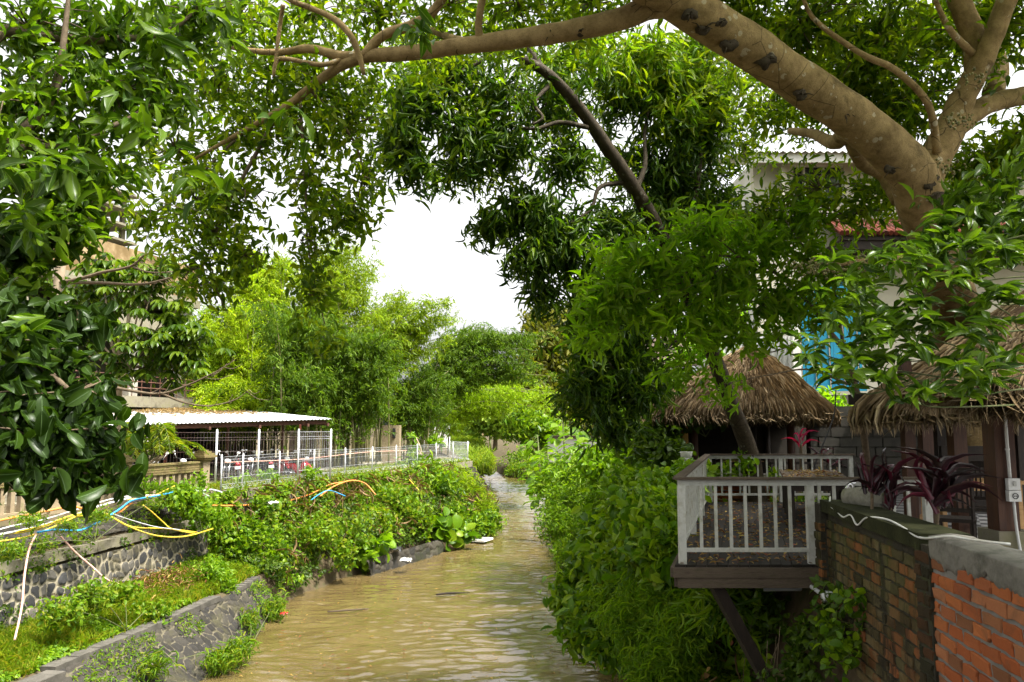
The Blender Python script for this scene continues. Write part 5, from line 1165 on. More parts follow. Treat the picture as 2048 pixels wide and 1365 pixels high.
b = MB(); b.bar(W1 + Vector((.02, .12, 3.0)), W1 + Vector((.02, -.10, 3.0)), .14, 4.1)
b.build('pier', M['mortar_dark'], t)
bricks(W1 + Vector((-.052, .115, 0)), W1 + Vector((-.052, -.095, 0)), 1.3, WT - .1, .22, .086, .02, .012, None, .007).build('pier_bricks', M['brick_dark'], t)
b = bricks(W0 + Vector((-.12, .16, 0)), W0 + Vector((.3, .165, 0)), 3.2, WT - .2, .2, .088, .017, .0); 
bb = MB(); bb.box(W0 + Vector((.02, .1, 4.15)), (.2, .22, 1.85)); 
pier_b = bricks(W0 + Vector((-.085, .21, 0)), W0 + Vector((-.085, -.01, 0)), 3.2, WT - .17, .22, .088, .017, .012); pier_b.build('corner_pier', M['brick_old'], t); bb.build('pier_core', M['mortar_dark'], t)
t = thing('orange_brick_wall', 'newer orange brick wall with rough cement top at the right edge', 'wall', (W1 + W2) / 2 + Vector((0, 0, 1.0)))
clo = lambda a: WT - .20 - .09 * mnoise.noise((a * 1.7, 3.1, 0)) - .05 * mnoise.noise((a * 6, 1, 2)) - .035 * mnoise.noise((a * 19, 4, 2))
cem = lambda a, z: z + .03 > clo(a)
N1 = W1 + Vector((-.03, -.1, 0)); N2 = W2
bricks(N1, N2, 3.55, WT - .02, .245, .084, .027, .008, cem, .007).build('bricks', M['brick_new'], t)
bricks(N1, N2, 1.2, 3.53, .245, .086, .022, .004, None, .007).build('lower_bricks', M['brick_old'], t)
b = MB(); b.bar(N1 + off + Vector((0, 0, 3.02)), N2 + off + Vector((0, 0, 3.02)), .3, 4.15); b.build('mortar', M['mortar_grey'], t)
# cement render along the top (ragged lower edge)
nu, nv = 420, 14; d = N2 - N1; nrm = Vector((-1, 0, 0)); V = []
for i in range(nu + 1):
    s = i / nu; a = s * d.length; lo_ = clo(a)
    for k in range(nv + 1):
        f = k / nv; z = lo_ * (1 - f) + WT * f; th = .016 * min(1, f * 6) + .004 * mnoise.noise((a * 9, z * 11, 7)) + .004 * mnoise.noise((a * 25, z * 25, 7))
        q = N1 + d * s; V.append((q.x - th, q.y, z))
    q = N1 + d * s; zt = .012 * mnoise.noise((a * 5, 4, 1)); V.append((q.x + .16, q.y, WT + .02 + zt)); V.append((q.x + .34, q.y, WT - .005 + zt)); V.append((q.x + .35, q.y, WT - .5))
kk = nv + 4; Fa = np.array([(i * kk + k, (i + 1) * kk + k, (i + 1) * kk + k + 1, i * kk + k + 1) for i in range(nu) for k in range(kk - 1)])
np_mesh('cement_render', np.array(V), Fa, M['cement'], t, True)
# rough stone foot of the wall
stone_shell('wall_footing', M['rough_dark'], lambda y: (np.interp(y, [1, 9.6], [2.1, 3.0]), -.4), lambda y: (np.interp(y, [1, 6.5, 9.42], [2.62, 3.28, 3.62]), 1.62), np.arange(2, 9.6, .05), 46, .28, -.08, 'rough stone footing at the base of the brick walls', 'wall', seed=21)
# white hose on the wall top
def wp(y, dx=0, dz=.02): 
    x = np.interp(y, [1.6, 6.5, 9.42], [2.75, 3.31, 3.66]); return Vector((float(x) + dx, y, WT + dz))
b = MB(); b.tube(bez([wp(9.45, .06, .03), wp(9.1, -.045, -.03), wp(8.8, -.05, -.07), wp(8.55, -.06, -.10), wp(8.3, -.055, -.05), wp(8.05, -.07, -.12), wp(7.8, -.05, -.02), wp(7.4, .0, .01), wp(6.9, -.03, -.0), wp(6.5, -.04, -.03), wp(6.1, .02, .035), wp(5.9, .12, .035), wp(5.75, .3, .03)], 90), .0095, 8)
tag(b.build('white_hose', M['pvc_white'], None, True), 'wavy white hose lying along the top of the brick wall', 'hose')
b = MB(); c0 = P(1645, 1196, 9.0); b.tube([c0, c0 + Vector((.24, -.02, .012))], .045, 12); b.tube([c0 + Vector((.0, 0, 0)), c0 + Vector((.02, 0, 0))], .052, 12)
tag(b.build('drain_pipe', M['pvc_white'], None, True), 'short white drain pipe poking out of the brick wall under the deck', 'pipe')
b = MB(); b.tube([P(1607, 1163, 9.7), P(1640, 1186, 9.3), P(1668, 1188, 9.1)], .025, 8)
tag(b.build('grey_pipe', M['pipe_grey'], None, True), 'thin grey pipe slanting down from the deck to the white drain', 'pipe')
b = MB(); b.tube([P(1527, 1179, 10.6), P(1620, 1178, 10.4)], .028, 8)
tag(b.build('grey_pipe', M['pipe_grey'], None, True), 'level grey pipe below the deck boards', 'pipe')

# ------------------------------------------------------------------ terrace and pavilion at the right
b = MB(); b.slab([(3.2, 2, DZ - .02), (16, 2, DZ - .02), (17, 19.7, DZ - .02), (8, 19.7, DZ - .02), (6.05, 11.2, DZ - .02), (5.62, 9.65, DZ - .02), (3.95, 9.3, DZ - .02), (3.6, 6, DZ - .02)], .12)
tag(b.build('terrace_floor', M['tile']), 'grey and white checkered tile floor of the terrace', 'floor', None, 'structure')
b = MB(); b.slab([(7.6, 19.8, 4.2), (40, 19.8, 4.2), (40, 60, 4.2), (5, 60, 4.0), (5, 21, 4.1)], .3)
tag(b.build('back_ground', M['soil']), 'bare ground behind the hut', 'ground', None, 'structure')
t = thing('block_wall', 'grey block wall behind the deck and the pavilion', 'wall', (11, 18.3, DZ))
q0, q1 = Vector((7.25, 19.6, 0)), Vector((17.5, 18.8, 0))
bb = MB(); d = q1 - q0; L = d.length; d.normalize()
z = DZ - .1; row = 0
while z < 6.3:
    s = -.25 if row % 2 else 0
    while s < L:
        l_ = .5 * random.uniform(.85, 1.1); a, e = max(s, 0), min(s + l_, L); h = .22 + random.uniform(-.008, .008)
        if e - a > .05: bb.bar(q0 + d * a + Vector((0, random.uniform(-.015, .015), z + .115)), q0 + d * e + Vector((0, random.uniform(-.015, .015), z + .115)), .2, h)
        s += l_ + .018
    z += .24; row += 1
bb.build('blocks', M['block_grey'], t)
b = MB(); b.bar(q0 + Vector((0, .1, 5.3)), q1 + Vector((0, .1, 5.3)), .2, 2.3); b.build('mortar', M['mortar_dark'], t)

def thatch(name, label, faces, n, L=.7, parent_loc=None, core_th=.12, eave_drop=.16):
    """faces: (eave a, eave b, ridge b, ridge a); straw laid down every slope"""
    t = thing(name, label, 'thatched roof', parent_loc or faces[0][0])
    core = MB(); PS, DS, NS = [], [], []
    ar = [((f[1] - f[0]).length + (f[2] - f[3]).length) / 2 * (((f[3] + f[2]) - (f[0] + f[1])) / 2).length for f in faces]
    for f, A_ in zip(faces, ar):
        a, bb_, c, d_ = f; nn = (bb_ - a).cross(((c + d_) - (a + bb_)) / 2).normalized()
        if nn.z < 0: nn = -nn
        lo = nn * -core_th
        core.add([a, bb_, c, d_, a + lo, bb_ + lo, c + lo, d_ + lo], [(0, 1, 2, 3), (7, 6, 5, 4), (0, 4, 5, 1)])
        m = int(n * A_ / sum(ar)); wlo, whi = (bb_ - a).length, max((c - d_).length, .02)
        v = 1 - np.sqrt(1 - RNG.random(m) * (1 - (min(whi / wlo, .98)) ** 2)) if whi < wlo else RNG.random(m)
        v = np.clip(v / max(v.max(), 1e-6), 0, 1)
        v = np.where(RNG.random(m) < .34, RNG.random(m) * .10, v)
        u = RNG.random(m)
        A3, B3, C3, D3 = (np.array(q) for q in (a, bb_, c, d_))
        p = (A3 * (1 - u[:, None]) + B3 * u[:, None]) * (1 - v[:, None]) + (D3 * (1 - u[:, None]) + C3 * u[:, None]) * v[:, None]
        dn = unit((A3 * (1 - u[:, None]) + B3 * u[:, None]) - (D3 * (1 - u[:, None]) + C3 * u[:, None]) + 1e-6)
        dn = dn + RNG.normal(size=(m, 3)) * .055; dn[:, 2] -= np.where(v < .08, .16, 0)
        PS.append(p + np.array(nn) * RNG.uniform(.0, .07, (m, 1)) - dn * L * .45); DS.append(dn); NS.append(np.repeat([np.array(nn)], m, 0))
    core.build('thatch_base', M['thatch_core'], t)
    PS, DS, NS = np.concatenate(PS), np.concatenate(DS), np.concatenate(NS)
    leafmesh('straw', PS, DS, L * RNG.uniform(.55, 1.2, len(PS)), RNG.uniform(.006, .017, len(PS)), 's', M['thatch'], t, .2, NS * 1.0)
    return t
# hut
e = [P(1322, 826, 18.2), P(1664, 826, 18.2)]; hz = e[0].z
e += [Vector((e[1].x + .4, 22.8, hz)), Vector((e[0].x + .5, 22.8, hz))]
ap = P(1500, 700, 20.5)
def concave(e0, e1, ap, k=3):
    """a slope in strips so that it sags"""
    out = []; pr0, pr1 = e0, e1
    for i in range(1, k + 1):
        f = i / k; n0, n1 = e0.lerp(ap, f), e1.lerp(ap, f); dz = .10 * math.sin(f * math.pi); n0 = n0 + Vector((0, 0, dz)); n1 = n1 + Vector((0, 0, dz))
        if i == k: n0 = ap + (e0 - ap) * .02; n1 = ap + (e1 - ap) * .02
        out.append((pr0, pr1, n1, n0)); pr0, pr1 = n0, n1
    return out
fs = []
for i in range(4): fs += concave(e[i], e[(i + 1) % 4], ap)
thatch('thatched_roof', 'shaggy pyramid thatched roof of the small hut behind the leaning tree', fs, 46000, .6, ap - Vector((0, 0, 2.5)))
t = thing('hut', 'dark open dining hut under the pyramid thatched roof', 'hut', Vector(((e[0].x + e[1].x) / 2, 20.5, 4.2)))
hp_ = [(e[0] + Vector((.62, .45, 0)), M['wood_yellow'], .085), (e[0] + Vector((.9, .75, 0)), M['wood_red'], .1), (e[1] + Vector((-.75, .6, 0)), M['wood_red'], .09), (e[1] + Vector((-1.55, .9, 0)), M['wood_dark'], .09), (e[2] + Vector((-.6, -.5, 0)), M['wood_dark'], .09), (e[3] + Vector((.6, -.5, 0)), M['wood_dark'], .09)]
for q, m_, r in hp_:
    b = MB(); b.tube([(q.x, q.y, 4.2), (q.x, q.y, hz + .1)], r, 10); b.build('post', m_, t, True)
b = MB(); b.bar(e[0] + Vector((.5, .5, .05)), e[1] + Vector((-.5, .5, .05)), .1, .14); b.bar(e[0] + Vector((.5, .5, .05)), e[3] + Vector((.5, -.5, .05)), .1, .14); b.build('beam', M['wood_dark'], t)
b = MB(); b.box(((e[2].x + e[3].x) / 2, 22.4, 5.4), (e[2].x - e[3].x + .6, .15, 2.5)); b.build('dark_backing', M['interior_shade'], t)  # rear of the hut, its inner shade painted into the colour
b = MB(); b.box((e[0].x + .55, 20.4, 5.3), (.06, 3.4, 1.6)); b.build('teal_screen', M['teal_glass'], t)
b = MB(); b.slab([Vector((q.x, q.y, 4.36)) for q in (e[0] + Vector((.3, .3, 0)), e[1] + Vector((-.3, .3, 0)), e[2], e[3])], .3); b.build('floor', M['concrete_dark'], t)
b = MB()
for k in range(22): 
    x = e[0].x + .9 + k * .15; b.box((x, 19.0, 4.75), (.03, .03, .7))
b.bar((e[0].x + .8, 19.0, 5.1), (e[0].x + 4.1, 19, 5.1), .05, .05); b.build('low_railing', M['wood_dark'], t)
def table(label, c, w, dpt, h, mat, rz=0):
    t = thing('dining_table', label, 'table', c); R = Matrix.Rotation(rz, 3, 'Z'); c = Vector(c)
    b = MB(); b.box(c + Vector((0, 0, h - .025)), (w, dpt, .05), R); b.build('tabletop', mat, t)
    b = MB(); b.box(c + Vector((0, 0, h - .1)), (w * .86, dpt * .8, .09), R); b.build('apron', mat, t)
    for sx in (-1, 1):
        for sy in (-1, 1):
            b = MB(); b.box(c + R @ Vector((sx * w * .42, sy * dpt * .38, (h - .05) / 2)), (.07, .07, h - .05), R); b.build('leg', mat, t)
q = P(1478, 900, 19.6); table('pale wooden table inside the dark hut', (q.x, 19.6, 4.36), .95, .8, .78, M['wood_table'])

# pavilion
r1a = P(1728, 824, 12.4); r1b = P(2290, 800, 9.4); r1c = P(2290, 440, 13.5); r1d = P(2120, 560, 14.2)
r1e = P(1790, 812, 16.8)
thatch('thatched_roof', 'large thatched pavilion roof sloping up behind the glossy leaves', [(r1a, r1b, r1c, r1d), (r1e, r1a, r1d, r1d + Vector((.1, .3, 0))), (Vector((8.6, 19.3, 6.5)), r1e, r1d, r1d + Vector((.1, .3, 0))), (Vector((18, 19.3, 6.5)), Vector((8.6, 19.3, 6.5)), r1d, r1c)], 60000, .75, r1a)
r2a, r2b, r2c, r2d = P(1948, 786, 7.2), P(2420, 850, 6.3), P(2420, 690, 8.2), P(2030, 706, 8.6)
thatch('thatched_roof', 'nearest ragged thatch eave at the right edge of the photo', [(r2a, r2b, r2c, r2d), (r2a + Vector((.35, 1.5, .12)), r2a, r2d, r2d + Vector((.1, .1, 0)))], 16000, .6, r2a)
t = thing('pavilion', 'dark timber framed dining pavilion under the thatched roofs', 'pavilion', (6.6, 12, DZ))
def ppost(px, d, w, mat, z0=DZ, ztop=7.0, name='post'):
    q = P(px, 900, d); b = MB(); b.box((q.x, d, (z0 + ztop) / 2), (w, w, ztop - z0)); return b.build(name, mat, t)
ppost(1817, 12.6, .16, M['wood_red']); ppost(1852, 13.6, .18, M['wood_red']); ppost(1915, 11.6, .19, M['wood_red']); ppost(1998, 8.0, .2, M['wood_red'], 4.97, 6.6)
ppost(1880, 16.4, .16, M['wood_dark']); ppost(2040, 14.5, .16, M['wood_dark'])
b = MB(); b.box((P(1998, 900, 8).x + .05, 8.05, 4.665), (.36, .36, .61)); b.build('plinth', M['concrete'], t)
a_, c_ = P(1822, 900, 12.65), P(1848, 900, 13.5); b = MB()
b.bar((a_.x, a_.y, 4.95), (c_.x, c_.y, 4.95), .04, .75); b.bar((a_.x, a_.y, 5.36), (c_.x, c_.y, 5.36), .09, .05); b.build('half_partition', M['wood_red'], t); b = MB(); b.bar((a_.x, a_.y, 6.1), (c_.x, c_.y, 6.1), .07, .07); b.build('cross_rail', M['wood_red'], t)
b = MB(); b.bar(P(1700, 800, 12.9), P(2290, 770, 10), .12, .16); b.bar(P(1817, 790, 12.6), P(1880, 790, 17), .1, .14); b.bar(P(1998, 770, 8.0), P(2150, 770, 7.6), .1, .14); b.build('beam', M['wood_dark'], t)
b = MB(); b.box((9.6, 15.2, 5.0), (3.0, .1, 1.2)); b.build('counter', M['wood_dark'], t)
# conduit and switch box
q = P(2012, 900, 7.88); b = MB(); b.tube(bez([(q.x + .005, 7.875, 6.6), (q.x + .01, 7.875, 5.9), (q.x + .015, 7.87, 5.48)], 10), .016, 8)
for z in (6.2, 5.75): b.tube([(q.x + .01, 7.875, z), (q.x + .01, 7.875, z + .02)], .021, 8)
b.tube(bez([(q.x + .03, 7.86, 5.26), (q.x + .035, 7.85, 5.0), (q.x + .05, 7.83, 4.7), (q.x + .04, 7.83, 4.4)], 10), .014, 8)
tag(b.build('conduit', M['pvc_white'], None, True), 'white electrical conduit running down the red brown post', 'conduit')
t = thing('switch_box', 'white switch and power socket on the red brown post', 'socket', (q.x + .03, 7.85, 5.26))
b = MB(); b.box((q.x + .03, 7.855, 5.425), (.115, .05, .11)); b.box((q.x + .03, 7.855, 5.312), (.12, .055, .105)); b.build('casing', M['pvc_white'], t)
b = MB(); b.box((q.x + .03, 7.826, 5.43), (.03, .014, .045)); b.build('rocker', M['white_rail'], t)
b = MB(); pts = [Vector((q.x + .03 + .026 * math.cos(a), 7.824, 5.312 + .026 * math.sin(a))) for a in np.linspace(0, 6.283, 17)]; b.tube(pts, .004, 5); b.box((q.x + .021, 7.824, 5.312), (.008, .01, .008)); b.box((q.x + .039, 7.824, 5.312), (.008, .01, .008)); b.build('socket_ring', M['rubber'], t)
# chairs
def chair(label, px, d, rz, mat):
    q = P(px, 900, d); t = thing('dining_chair', label, 'chair', (0, 0, 0), 'chairs in the pavilion')
    b = MB(); b.box((0, 0, .45), (.44, .44, .045)); b.build('seat', mat, t)
    for sx in (-1, 1):
        b = MB(); b.bar((sx * .19, -.19, 0), (sx * .19, -.19, .43), .045, .045); b.build('leg', mat, t)
        b = MB(); b.tube([(sx * .19, .19, 0), (sx * .19, .2, .5), (sx * .19, .28, 1.08)], .024, 6); b.build('leg', mat, t)
    b = MB(); b.bar((-.2, .28, 1.06), (.2, .28, 1.06), .03, .09); b.bar((-.19, .21, .58), (.19, .21, .58), .025, .05)
    for k in range(6):
        x = -.14 + k * .056; b.bar((x, .215, .58), (x, .278, 1.04), .022, .014)
    b.build('backrest', mat, t)
    b = MB(); b.bar((-.19, -.19, .2), (-.19, .19, .2), .025, .025); b.bar((.19, -.19, .2), (.19, .19, .2), .025, .025); b.build('stretcher', mat, t)
    t.location = (q.x, d, DZ); t.rotation_euler = (0, 0, rz)
chair('dark slat backed chair between the red brown posts', 1905, 10.2, 2.6, M['wood_dark'])
chair('second dark slat backed chair closer to the table in the pavilion', 1968, 11.4, -.6, M['wood_dark'])
q = P(1945, 900, 12.6); table('yellowish wooden table in the pavilion behind the slatted chairs', (q.x, 12.8, DZ), 1.5, .8, .76, M['wood_table'], .1)

# planter, stone trough, cordylines
b = MB()
c0, c1 = P(1695, 995, 9.1), P(1778, 1003, 8.6)
b.tube(bez([c0, c0.lerp(c1, .3), c0.lerp(c1, .7), c1], 12), lerp_list([.10, .125, .13, .10], 13), 14, .03)
tag(b.build('stone_log', M['stone_pot'], None, True), 'mossy stone cylinder lying on the wall beside the red leaved plants', 'stone')
t = thing('tap', 'small bright metal tap above the mossy stone cylinder', 'tap', P(1705, 985, 9.1)); b = MB(); q = P(1704, 990, 9.15); b.tube(bez([q, q + Vector((0, 0, .1)), q + Vector((-.05, -.03, .12)), q + Vector((-.09, -.05, .06))], 10), .014, 8); b.box(q + Vector((0, 0, .13)), (.09, .02, .02)); b.build('spout', M['chrome'], t, True)
def cordyline(label, px, py, d, n, L, mat=None, spreadz=(-.1, 2.4), zbase=DZ):
    top_ = P(px, py, d); t = thing('cordyline', label, 'plant', (top_.x, d, zbase), 'red leaved cordyline plants')
    b = MB(); C = []
    for k in range(3):
        tp = top_ + Vector((random.uniform(-.16, .16), random.uniform(-.1, .1), random.uniform(-.18, .08)))
        b.tube(bez([(top_.x + (k - 1) * .04, d, zbase), (tp.x, d, (zbase + tp.z) / 2), tp], 8), .016, 7); C += [tp] * (n // 3)
    b.build('stems', M['bark_thin'], t, True)
    C = np.array([tuple(c) for c in C]) + RNG.normal(size=(len(C), 3)) * .03
    az = RNG.random(len(C)) * 6.283; dd = np.stack([np.cos(az), np.sin(az), RNG.uniform(*spreadz, len(C))], 1)
    leafmesh('leaves', C, dd, L * RNG.uniform(.6, 1.25, len(C)), L * .105, 'b', mat or M['cordyline'], t, .75, smooth=True); return t
cordyline('red edged cordyline nearer the deck railing', 1775, 992, 8.4, 27, .46)
cordyline('darker, taller cordyline in front of the pavilion chairs', 1885, 1000, 7.6, 33, .52)
tt_ = cordyline('thin pink topped cordyline behind the back railing', 1592, 886, 17.6, 6, .40, M['cordyline_pink'], (.3, 1.4), 4.3)
b = MB(); C = []
q = P(1655, 925, 17.8)
cordyline('small dark cordyline at the end of the back railing', 1660, 925, 17.8, 12, .42, None, (.1, .9), 4.3)
b = MB(); b.tube(bez([P(1672, 780, 17.2), P(1668, 830, 17.2), P(1650, 880, 17.2), P(1630, 930, 17.2), P(1620, 960, 17.2)], 20), .014, 6)
tag(b.build('black_cable', M['pipe_black'], None, True), 'black cable hanging from the blue panel down to the back railing', 'cable')
b = MB(); b.bar(P(1700, 1010, 7.2), P(1700, 1010, 7.2) + Vector((.5, .1, 0)), .3, .2)
t = thing('brick_planter', 'low brick planter behind the deck with green plants', 'planter', P(1420, 1000, 17.2))
bricks(Vector((4.25, 17.6, 0)), Vector((5.6, 17.6, 0)), 4.2, 4.95, .24, .08, .018, 0.0).build('bricks', M['brick_new'], t)
b = MB(); b.box((4.92, 17.72, 4.55), (1.35, .2, .75)); b.build('mortar', M['mortar_grey'], t)
t = thing('paint_bucket', 'dirty white bucket standing among the vines beside the deck corner', 'bucket', P(1373, 930, 17.2))
q = P(1373, 932, 17.2); b = MB(); b.tube([q, q + Vector((0, 0, .26)), q + Vector((0, 0, .30))], [.10, .125, .135], 14); b.build('body', M['plaster_white'], t, True)
b = MB(); b.tube(bez([q + Vector((-.13, 0, .27)), q + Vector((0, -.12, .14)), q + Vector((.13, 0, .27))], 8), .008, 5); b.build('handle', M['chrome'], t, True)

# ------------------------------------------------------------------ white building at the right
t = thing('white_building', 'white two storey building with a corrugated roof behind the big fig tree', 'building', (11, 27, 4.2))
BY = 25.0
def bx_(px): return (px - 1024) / F * BY * 1.02
b = MB()
zt, zw1, zw0 = P(1600, 322, BY).z, P(1600, 330, BY).z, P(1600, 408, BY).z
X0, XR = P(1508, 400, BY).x, 26
wx0, wx1 = P(1572, 400, BY).x, P(1690, 400, BY).x
b.box(((X0 + wx0) / 2, BY + .15, (4.2 + zt) / 2), (wx0 - X0, .3, zt - 4.2)); b.box(((wx1 + XR) / 2, BY + .15, (4.2 + zt) / 2), (XR - wx1, .3, zt - 4.2))
b.box(((wx0 + wx1) / 2, BY + .15, (4.2 + zw0) / 2), (wx1 - wx0, .3, zw0 - 4.2)); b.box(((wx0 + wx1) / 2, BY + .15, (zw1 + zt) / 2), (wx1 - wx0, .3, zt - zw1))
b.build('wall', M['plaster_cream'], t)
b = MB(); b.box((X0 + .13, BY + 4.3, (4.2 + zt) / 2), (.26, 8, zt - 4.2)); b.build('side_wall', M['plaster_white'], t)
w_ = MB()
for k in range(4): w_.box((wx0 + (wx1 - wx0) * k / 3, BY + .1, (zw0 + zw1) / 2), (.07, .1, zw1 - zw0))
for z in (zw0, zw1): w_.box(((wx0 + wx1) / 2, BY + .1, z), (wx1 - wx0, .14, .07))
wf = w_.build('window', M['plaster_white'], t)
b = MB(); b.box(((wx0 + wx1) / 2, BY + .2, (zw0 + zw1) / 2), (wx1 - wx0, .03, zw1 - zw0)); b.build('pane', M['glass_dark'], wf)
b = MB(); q0 = Vector((wx0 - .25, BY - .35, zw1 - .05)); b.slab([q0, q0 + Vector((.5, .3, 0)), Vector((wx0 + .25, BY - .1, zw0 - .1)), Vector((wx0 - .25, BY - .45, zw0 - .1))], .04); b.build('open_shutter', M['plaster_cream'], wf)
rz0 = zt + .05; V = []; nu = 320
for v in range(2):
    for u in range(nu): V.append((X0 - .5 + (XR - X0 + .5) * u / nu, BY - .75 + v * 6, rz0 + v * 1.6 + .035 * math.sin(u * math.pi / 2)))
Fa = [(u, u + 1, nu + u + 1, nu + u) for u in range(nu - 1)]
V2 = [(x, y, z - .02) for x, y, z in V]; Fa += [(2 * nu + u, 3 * nu + u, 3 * nu + u + 1, 2 * nu + u + 1) for u in range(nu - 1)] + [(u, 2 * nu + u, 2 * nu + u + 1, u + 1) for u in range(nu - 1)]
np_mesh('roof', np.array(V + V2), np.array(Fa), M['corr'], t)
b = MB(); b.box(((X0 + XR) / 2, BY - .6, zt - .12), (XR - X0 + .6, .08, .3)); b.build('eave_board', M['plaster_white'], t)
# red tiled canopy
cz = P(1700, 468, BY - 1.2).z; cx0 = P(1650, 460, BY).x
b = MB()
for r in range(7):
    y = BY - 1.3 + r * .2; z = cz + r * .11
    x = cx0
    while x < XR - 6:
        b.tube([(x, y, z + random.uniform(-.01, .01)), (x, y + .24, z + .14)], .085, 7); x += .165
b.build('tile_canopy', M['red_tile'], t)
b = MB(); b.box(((cx0 + XR - 6) / 2, BY - 1.15, cz - .12), (XR - 6 - cx0, .1, .14)); b.box(((cx0 + XR - 6) / 2, BY - .6, cz - .32), (XR - 6 - cx0, 1.1, .3)); b.build('canopy_beam', M['wood_dark'], t)
b = MB(); b.box((P(1660, 600, BY).x + .3, BY - .04, P(1660, 568, BY).z), (.3, .05, .14)); b.build('blue_plaque', M['blue_paint'], t)
b = MB(); a_ = P(1640, 560, BY - .05); b.tube(bez([P(1650, 590, BY - .1), P(1668, 565, BY - .1), P(1700, 556, BY - .1), P(1770, 548, BY - .1)], 20), .035, 6); b.tube([P(1712, 590, BY - .2), P(1752, 535, BY - .2)], .05, 6); b.build('wall_pipe', M['pipe_black'], t)
# blue gate with pillar
GY = 23.6
t = thing('blue_gate', 'bright blue corrugated metal gate beside a weathered white pillar', 'gate', P(1660, 778, GY))
g0, g1 = P(1600, 640, GY), P(1722, 640, GY); zt_, zb_ = P(1660, 578, GY).z, P(1660, 778, GY).z
b = MB(); nu = 13; w = (g1.x - g0.x) / nu
for k in range(nu):
    x = g0.x + w * k; b.box((x + w * .5, GY + (.05 if k % 3 else 0), (zt_ + zb_) / 2), (w * (1.0 if k % 3 else .55), .04, zt_ - zb_))
b.build('panel', M['blue_paint'], t)
b = MB(); b.box(((g0.x + g1.x) / 2, GY - .045, zt_ + .03), (g1.x - g0.x + .1, .06, .08)); b.build('frame_bar', M['blue_paint'], t); b = MB(); b.box(((g0.x + g1.x) / 2, GY - .045, zb_ - .03), (g1.x - g0.x + .1, .06, .08)); b.build('frame_bar', M['blue_paint'], t)
b = MB(); q = P(1591, 700, GY); b.box((q.x, GY, (P(1591, 570, GY).z + 6.9) / 2), (.22, .22, P(1591, 570, GY).z - 6.9)); b.build('pillar', M['plaster_white'], t)
t = thing('white_fence', 'pale corrugated sheet fence left of the blue gate above the hut roof', 'fence', P(1555, 770, GY + .6))
b = MB(); x0, x1 = P(1420, 700, GY + .5).x, P(1588, 700, GY + .5).x; z1_ = P(1550, 672, GY + .5).z
k = 0; x = x0
while x < x1:
    b.box((x + .04, GY + .5 + (.03 if k % 2 else 0), (6.7 + z1_) / 2), (.09, .03, z1_ - 6.7)); x += .085; k += 1
b.build('sheet', M['corr'], t)
b = MB(); b.box((P(1660, 800, GY + .3).x + 1, GY + .8, 5.45), (11.0, .3, 2.9)); tag(b.build('terrace_wall', M['concrete_dark']), 'dark retaining wall under the blue gate', 'wall')
t = thing('tiled_roof_house', 'house with a brown tiled roof far behind the mango tree', 'house', P(1370, 800, 36))
hr0, hr1 = P(1300, 740, 36), P(1440, 720, 36)
b = MB(); b.box(((hr0.x + hr1.x) / 2, 38, 6), (hr1.x - hr0.x, 4, 4.5)); b.build('wall', M['plaster_cream'], t)
b = MB(); b.slab([hr0 + Vector((-.4, -.5, 0)), hr1 + Vector((.4, -.5, 0)), hr1 + Vector((0, 2.2, 1.6)), hr0 + Vector((0, 2.2, 1.6))], .12); b.build('roof', M['wood_weather'], t)

# ------------------------------------------------------------------ plants on the right bank
def shrub(name, label, blobs, m, L, W, kind, mat, group=None, cat='shrub', droop=.3, jitter=.06, spread=(.5, 1.4), flat=.5, tw=.12, twr=.008, base=None, shell=.4, sr=.014):
    cs = [Vector(q[:3]) for q in blobs]
    if base is None:
        base = Vector((sum(c.x for c in cs) / len(cs) + .4, sum(c.y for c in cs) / len(cs) + .2, min(q[2] - q[5] for q in blobs)))
    t = thing(name, label, cat, base, group)
    b = MB()
    for c in cs: b.tube(bez([base, base.lerp(c, .5) + Vector((.05, 0, .1)), c], 6), lerp_list([sr, .005], 7), 5)
    b.build('stems', M['stem'], t, True)
    C, cen = foliage('leaves', blobs, m, L, W, kind, mat, t, droop=droop, jitter=jitter, spread=spread, flat=flat, shell=shell)
    if tw: twigs('twigs', C, cen, M['stem'], t, twr, tw)
    return t
G = 'shrubs crowding the right bank'
def W_(x, y, z, rx, ry, rz, n): return (x, y, z, rx, ry, rz, n)
shrub('shrub', 'bright green bush on top of the bank beside the deck corner', [Bl(1330, 975, 16.5, 60, 30, .7, 130), Bl(1270, 960, 18.5, 60, 30, .8, 130), Bl(1375, 950, 16.6, 22, 20, .5, 40), Bl(1340, 1010, 15, 40, 30, .6, 70)], 9, .17, .09, 'l', M['shrub_bright'], G)
shrub('shrub', 'dense dark green bush right below the railing corner', [Bl(1310, 1060, 13.5, 55, 55, .7, 150), Bl(1260, 1030, 15, 55, 45, .7, 130), Bl(1330, 1110, 12.4, 36, 50, .5, 90)], 8, .19, .1, 'l', M['shrub_mid'], G)
shrub('shrub', 'feathery acacia like bush overhanging the water', [Bl(1130, 1000, 24, 50, 40, .8, 150), Bl(1110, 1050, 23, 36, 36, .7, 110), Bl(1170, 1060, 21.5, 50, 50, .7, 140), Bl(1140, 1110, 21.4, 36, 40, .6, 90), Bl(1190, 1000, 22, 50, 40, .8, 120)], 12, .14, .035, 'q', M['shrub_bright'], G, droop=.2, spread=(.8, 1.5))
shrub('shrub', 'large leaved bush in the middle of the right bank', [Bl(1210, 1080, 18, 50, 50, .7, 110), Bl(1240, 1130, 16.5, 55, 50, .7, 120), Bl(1180, 1150, 18.5, 46, 40, .6, 90), Bl(1290, 1150, 14.6, 40, 40, .5, 60)], 8, .24, .12, 'l', M['shrub_mid'], G)
